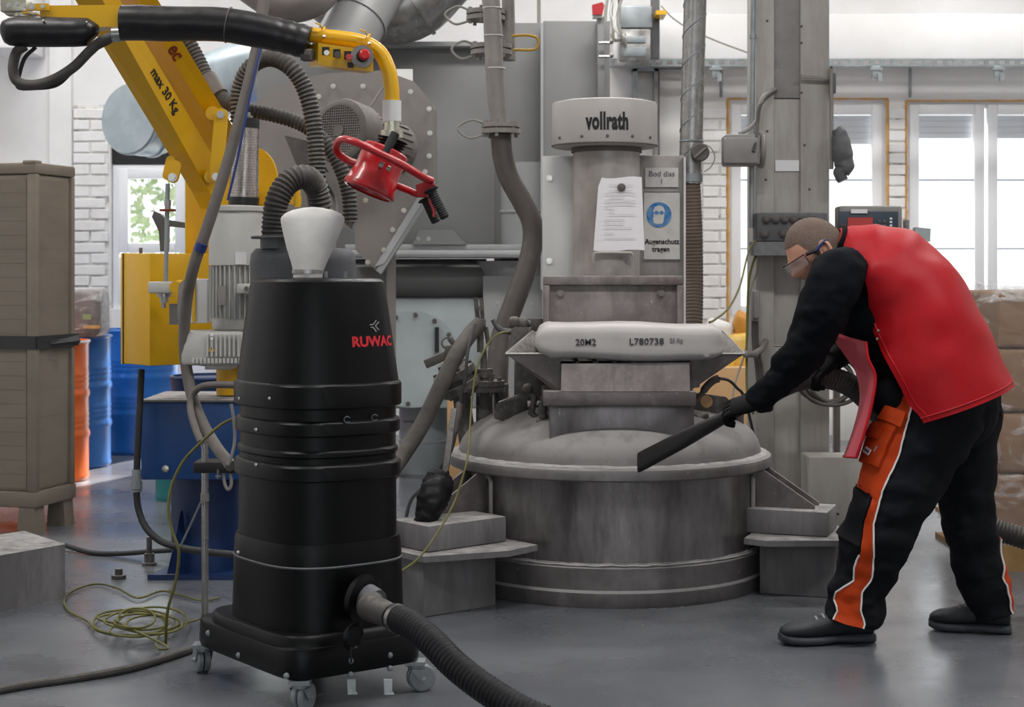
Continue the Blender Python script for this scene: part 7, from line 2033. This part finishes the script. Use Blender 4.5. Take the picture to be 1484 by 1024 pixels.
def vest_patch():
    outer, inner = [], []
    N = 40
    for t in tv:
        a0, a1 = vspan(t)
        outer.append([vest.S(t, R(a0 + (a1 - a0) * j / N), 0.0) for j in range(N + 1)])
        inner.append([vest.S(t, R(a0 + (a1 - a0) * j / N), -0.005) for j in range(N + 1)])
    mb = MB(); mb.grid(outer); mb.cur = 1; mb.grid(inner, True); mb.cur = 0
    eo = [r_[0] for r_ in outer] + outer[-1][1:] + [r_[-1] for r_ in reversed(outer)][1:] + list(reversed(outer[0]))[1:-1]
    ei = [r_[0] for r_ in inner] + inner[-1][1:] + [r_[-1] for r_ in reversed(inner)][1:] + list(reversed(inner[0]))[1:-1]
    n = len(eo)
    mb.add(eo + ei, [(k, (k + 1) % n, n + (k + 1) % n, n + k) for k in range(n)])
    return mb, outer
vm, vout = vest_patch()
vo = obj('vest', vm, ['vest_red', 'vest_lining'], man, 60)
obj('hem_seam', MB().tube([p for p in vout[1]], 0.0035, 6), 'vest_red', vo)
obj('edge_seam', MB().tube([r_[-2] for r_ in vout[:24]], 0.0035, 6), 'vest_red', vo)
obj('collar', MB().tube([vest.S(0.985, R(AV(-120 + 240 * i / 24)), 0.004) for i in range(25)], 0.009, 8), 'shirt_black', vo)
for t, da in ((0.465, 8), (0.415, 3)):
    a_ = vspan(t)[1]
    p = vest.S(t, R(a_ - AV(da)), 0.003)
    obj('snap', MB().ball(p, 0.0055, 8), 'zinc', vo)
# front panel: sheet from chest hanging to the shins
def sheet(colsL, colsR, nrow, bulge):
    rows = []
    for i in range(nrow + 1):
        t = i / nrow
        k = t * (len(colsL) - 1); a = min(int(k), len(colsL) - 2); f = k - a
        l_ = colsL[a].lerp(colsL[a + 1], f); r_ = colsR[a].lerp(colsR[a + 1], f)
        rows.append([l_.lerp(r_, j / 10) + Vector((bulge * math.sin(math.pi * j / 10) * (0.4 + 0.6 * t), 0.006 * math.sin(j * 1.1 + t * 5), 0)) for j in range(11)])
    return rows
fl_L = smooth_path([P(1200, 477, 5.74), P(1216, 503, 5.76), P(1238, 532, 5.78), P(1246, 575, 5.80), P(1238, 620, 5.80), P(1225, 660, 5.79)], 5)
fl_R = smooth_path([P(1254, 495, 5.50), P(1258, 520, 5.47), P(1269, 546, 5.45), P(1263, 590, 5.42), P(1252, 630, 5.41), P(1241, 663, 5.42)], 5)
rws = sheet(fl_L, fl_R, 24, -0.02)
fm2 = MB(); fm2.cur = 1; fm2.grid(rws); fm2.cur = 0; fm2.grid([[p + Vector((0.006, 0.0, 0)) for p in r_] for r_ in rws], True)
fo = obj('vest_front', fm2, ['vest_red', 'vest_lining'], vo, 60)
obj('front_edge', MB().tube([r_[-1] for r_ in rws], 0.005, 8), 'vest_red', fo)
obj('front_hem', MB().tube(rws[-1], 0.004, 6), 'vest_red', fo)
# lining of the front panel where it folds open under the arm
fold = [[P(1201, 478, 5.60), P(1215, 488, 5.58), P(1235, 496, 5.56), P(1252, 499, 5.54)], [P(1214, 500, 5.62), P(1224, 510, 5.60), P(1240, 516, 5.57), P(1254, 520, 5.54)], [P(1232, 526, 5.64), P(1238, 532, 5.61), P(1248, 538, 5.57), P(1257, 545, 5.54)]]
fdm = MB(); fdm.grid(fold); fdm.grid([[p + Vector((0.002, 0.006, 0)) for p in r_] for r_ in fold], True)
obj('front_fold', fdm, 'vest_lining', vo, 60)

# --- gloved hands: palm and five bent fingers each
def hand(wrist, palm_dir, normal, grip_c, grip_ax, grip_r, thumb_sign, parent, cuff_dir):
    pdv = palm_dir.normalized()
    nv = (normal - pdv * normal.dot(pdv)).normalized()      # out of the back of the hand
    sv = pdv.cross(nv).normalized()                          # across the knuckles
    mb = MB()
    rg = []
    for t, w, h in ((-0.03, 0.034, 0.027), (0.0, 0.036, 0.025), (0.03, 0.043, 0.024), (0.065, 0.046, 0.022), (0.09, 0.044, 0.019)):
        rg.append([wrist + pdv * t + sv * (w * math.cos(2 * math.pi * j / 18)) + nv * (h * math.sin(2 * math.pi * j / 18)) for j in range(18)])
    mb.rings(rg)
    for k, (off, ln) in enumerate(((-0.033, 0.070), (-0.011, 0.080), (0.011, 0.076), (0.032, 0.062))):
        a = wrist + pdv * 0.085 + sv * off
        p1 = a + pdv * ln * 0.42 - nv * ln * 0.12
        p2 = p1 + (pdv * 0.25 - nv * 0.97) * ln * 0.40
        p3 = p2 + (-pdv * 0.75 - nv * 0.65) * ln * 0.36
        pth_ = smooth_path([a - pdv * 0.02, a, p1, p2, p3], 4)
        mb.tube(pth_, [0.0115 - 0.0025 * i / (len(pth_) - 1) for i in range(len(pth_))], 10)
        mb.ball(p3, 0.0092, 8)
    b = wrist + pdv * 0.022 + sv * 0.036 * thumb_sign
    q1 = b + sv * 0.022 * thumb_sign + pdv * 0.028 - nv * 0.012
    q2 = q1 + pdv * 0.030 - nv * 0.018 + sv * 0.004 * thumb_sign
    q3 = q2 + pdv * 0.016 - nv * 0.020 - sv * 0.006 * thumb_sign
    pth_ = smooth_path([b - sv * 0.012 * thumb_sign, b, q1, q2, q3], 4)
    mb.tube(pth_, [0.0145 - 0.004 * i / (len(pth_) - 1) for i in range(len(pth_))], 10)
    mb.ball(q3, 0.0105, 8)
    g = obj('glove', mb, 'glove_black', parent, 60)
    rm = g.modifiers.new('remesh', 'REMESH'); rm.mode = 'VOXEL'; rm.voxel_size = 0.003; rm.use_smooth_shade = True
    dg = bpy.context.evaluated_depsgraph_get(); dg.update()
    m2 = bpy.data.meshes.new_from_object(g.evaluated_get(dg))
    g.modifiers.clear(); g.data = m2
    if not m2.materials: m2.materials.append(MATS['glove_black'])
    biggest(g)
    obj('cuff', MB().tube([wrist - pdv * 0.045, wrist - pdv * 0.04, wrist - pdv * 0.005, wrist + pdv * 0.004], [0.040, 0.043, 0.041, 0.037], 20), 'glove_black', g)
    return g
tool_ax = (P(925, 672, 6.02) - P(1092, 582, 5.66)).normalized()
hand(P(1097, 582, 5.645), (P(1070, 588, 5.67) - P(1097, 582, 5.645)), Vector((-0.1, -0.55, 0.8)), None, None, 0, 1, man, None)
hand(P(1206, 522, 5.87), (P(1180, 540, 5.82) - P(1206, 522, 5.87)), Vector((-0.3, -0.4, 0.9)), None, None, 0, 1, man, None)

# --- suction wand: flat crevice nozzle, tube, and the hose in his other hand
wd = thing('suction_nozzle', P(1000, 640, 5.85), 'long flat black crevice nozzle held against the vessel lid', 'nozzle')
tipc, mid, end = P(926, 670, 6.03), P(1030, 612, 5.80), P(1108, 574, 5.66)
wax = (end - tipc).normalized()
wup = Vector((0.45, -0.35, 0.85)); wup = (wup - wax * wup.dot(wax)).normalized()
wsd = wax.cross(wup)
L_ = (end - tipc).length
rg = []
for t, w, h, slant in ((0.0, 0.033, 0.010, 0.5), (0.05, 0.033, 0.012, 0.2), (0.35, 0.030, 0.016, 0), (0.55, 0.026, 0.020, 0), (0.66, 0.022, 0.021, 0), (0.8, 0.021, 0.021, 0), (1.0, 0.021, 0.021, 0)):
    ring = []
    for j in range(24):
        a = 2 * math.pi * j / 24
        pw2 = 6 if t < 0.5 else 2.2
        k = (abs(math.cos(a)) ** pw2 + abs(math.sin(a)) ** pw2) ** (-1 / pw2)
        lx, ly = w * math.cos(a) * k, h * math.sin(a) * k
        ring.append(tipc + wax * (L_ * t + lx * slant * 0.8) + wup * lx + wsd * ly)
    rg.append(ring)
obj('nozzle_body', MB().rings(rg), 'black_plastic', wd, 50)
obj('grip_groove', MB().bar(tipc + wax * L_ * 0.66 + wup * 0.020 - wsd * 0.01, tipc + wax * L_ * 0.80 + wup * 0.019 - wsd * 0.01, 0.010, 0.006), 'rubber_grip', wd)
hh2 = thing('wand_hose', P(1200, 560, 5.85), 'black ribbed hose passing through the worker\'s far hand and behind the legs', 'hose')
obj('hose', MB().hose([P(1104, 576, 5.665), P(1130, 560, 5.74), P(1160, 549, 5.82), P(1195, 546, 5.86), P(1228, 556, 5.90), P(1252, 574, 5.95), P(1290, 615, 6.05), P(1340, 655, 6.12), P(1385, 706, 6.12), P(1412, 745, 6.1), P(1440, 765, 6.08), P(1475, 777, 6.06), P(1530, 795, 6.03)], 0.039, 0.014, 0.06, 20), 'hose_corr', hh2)
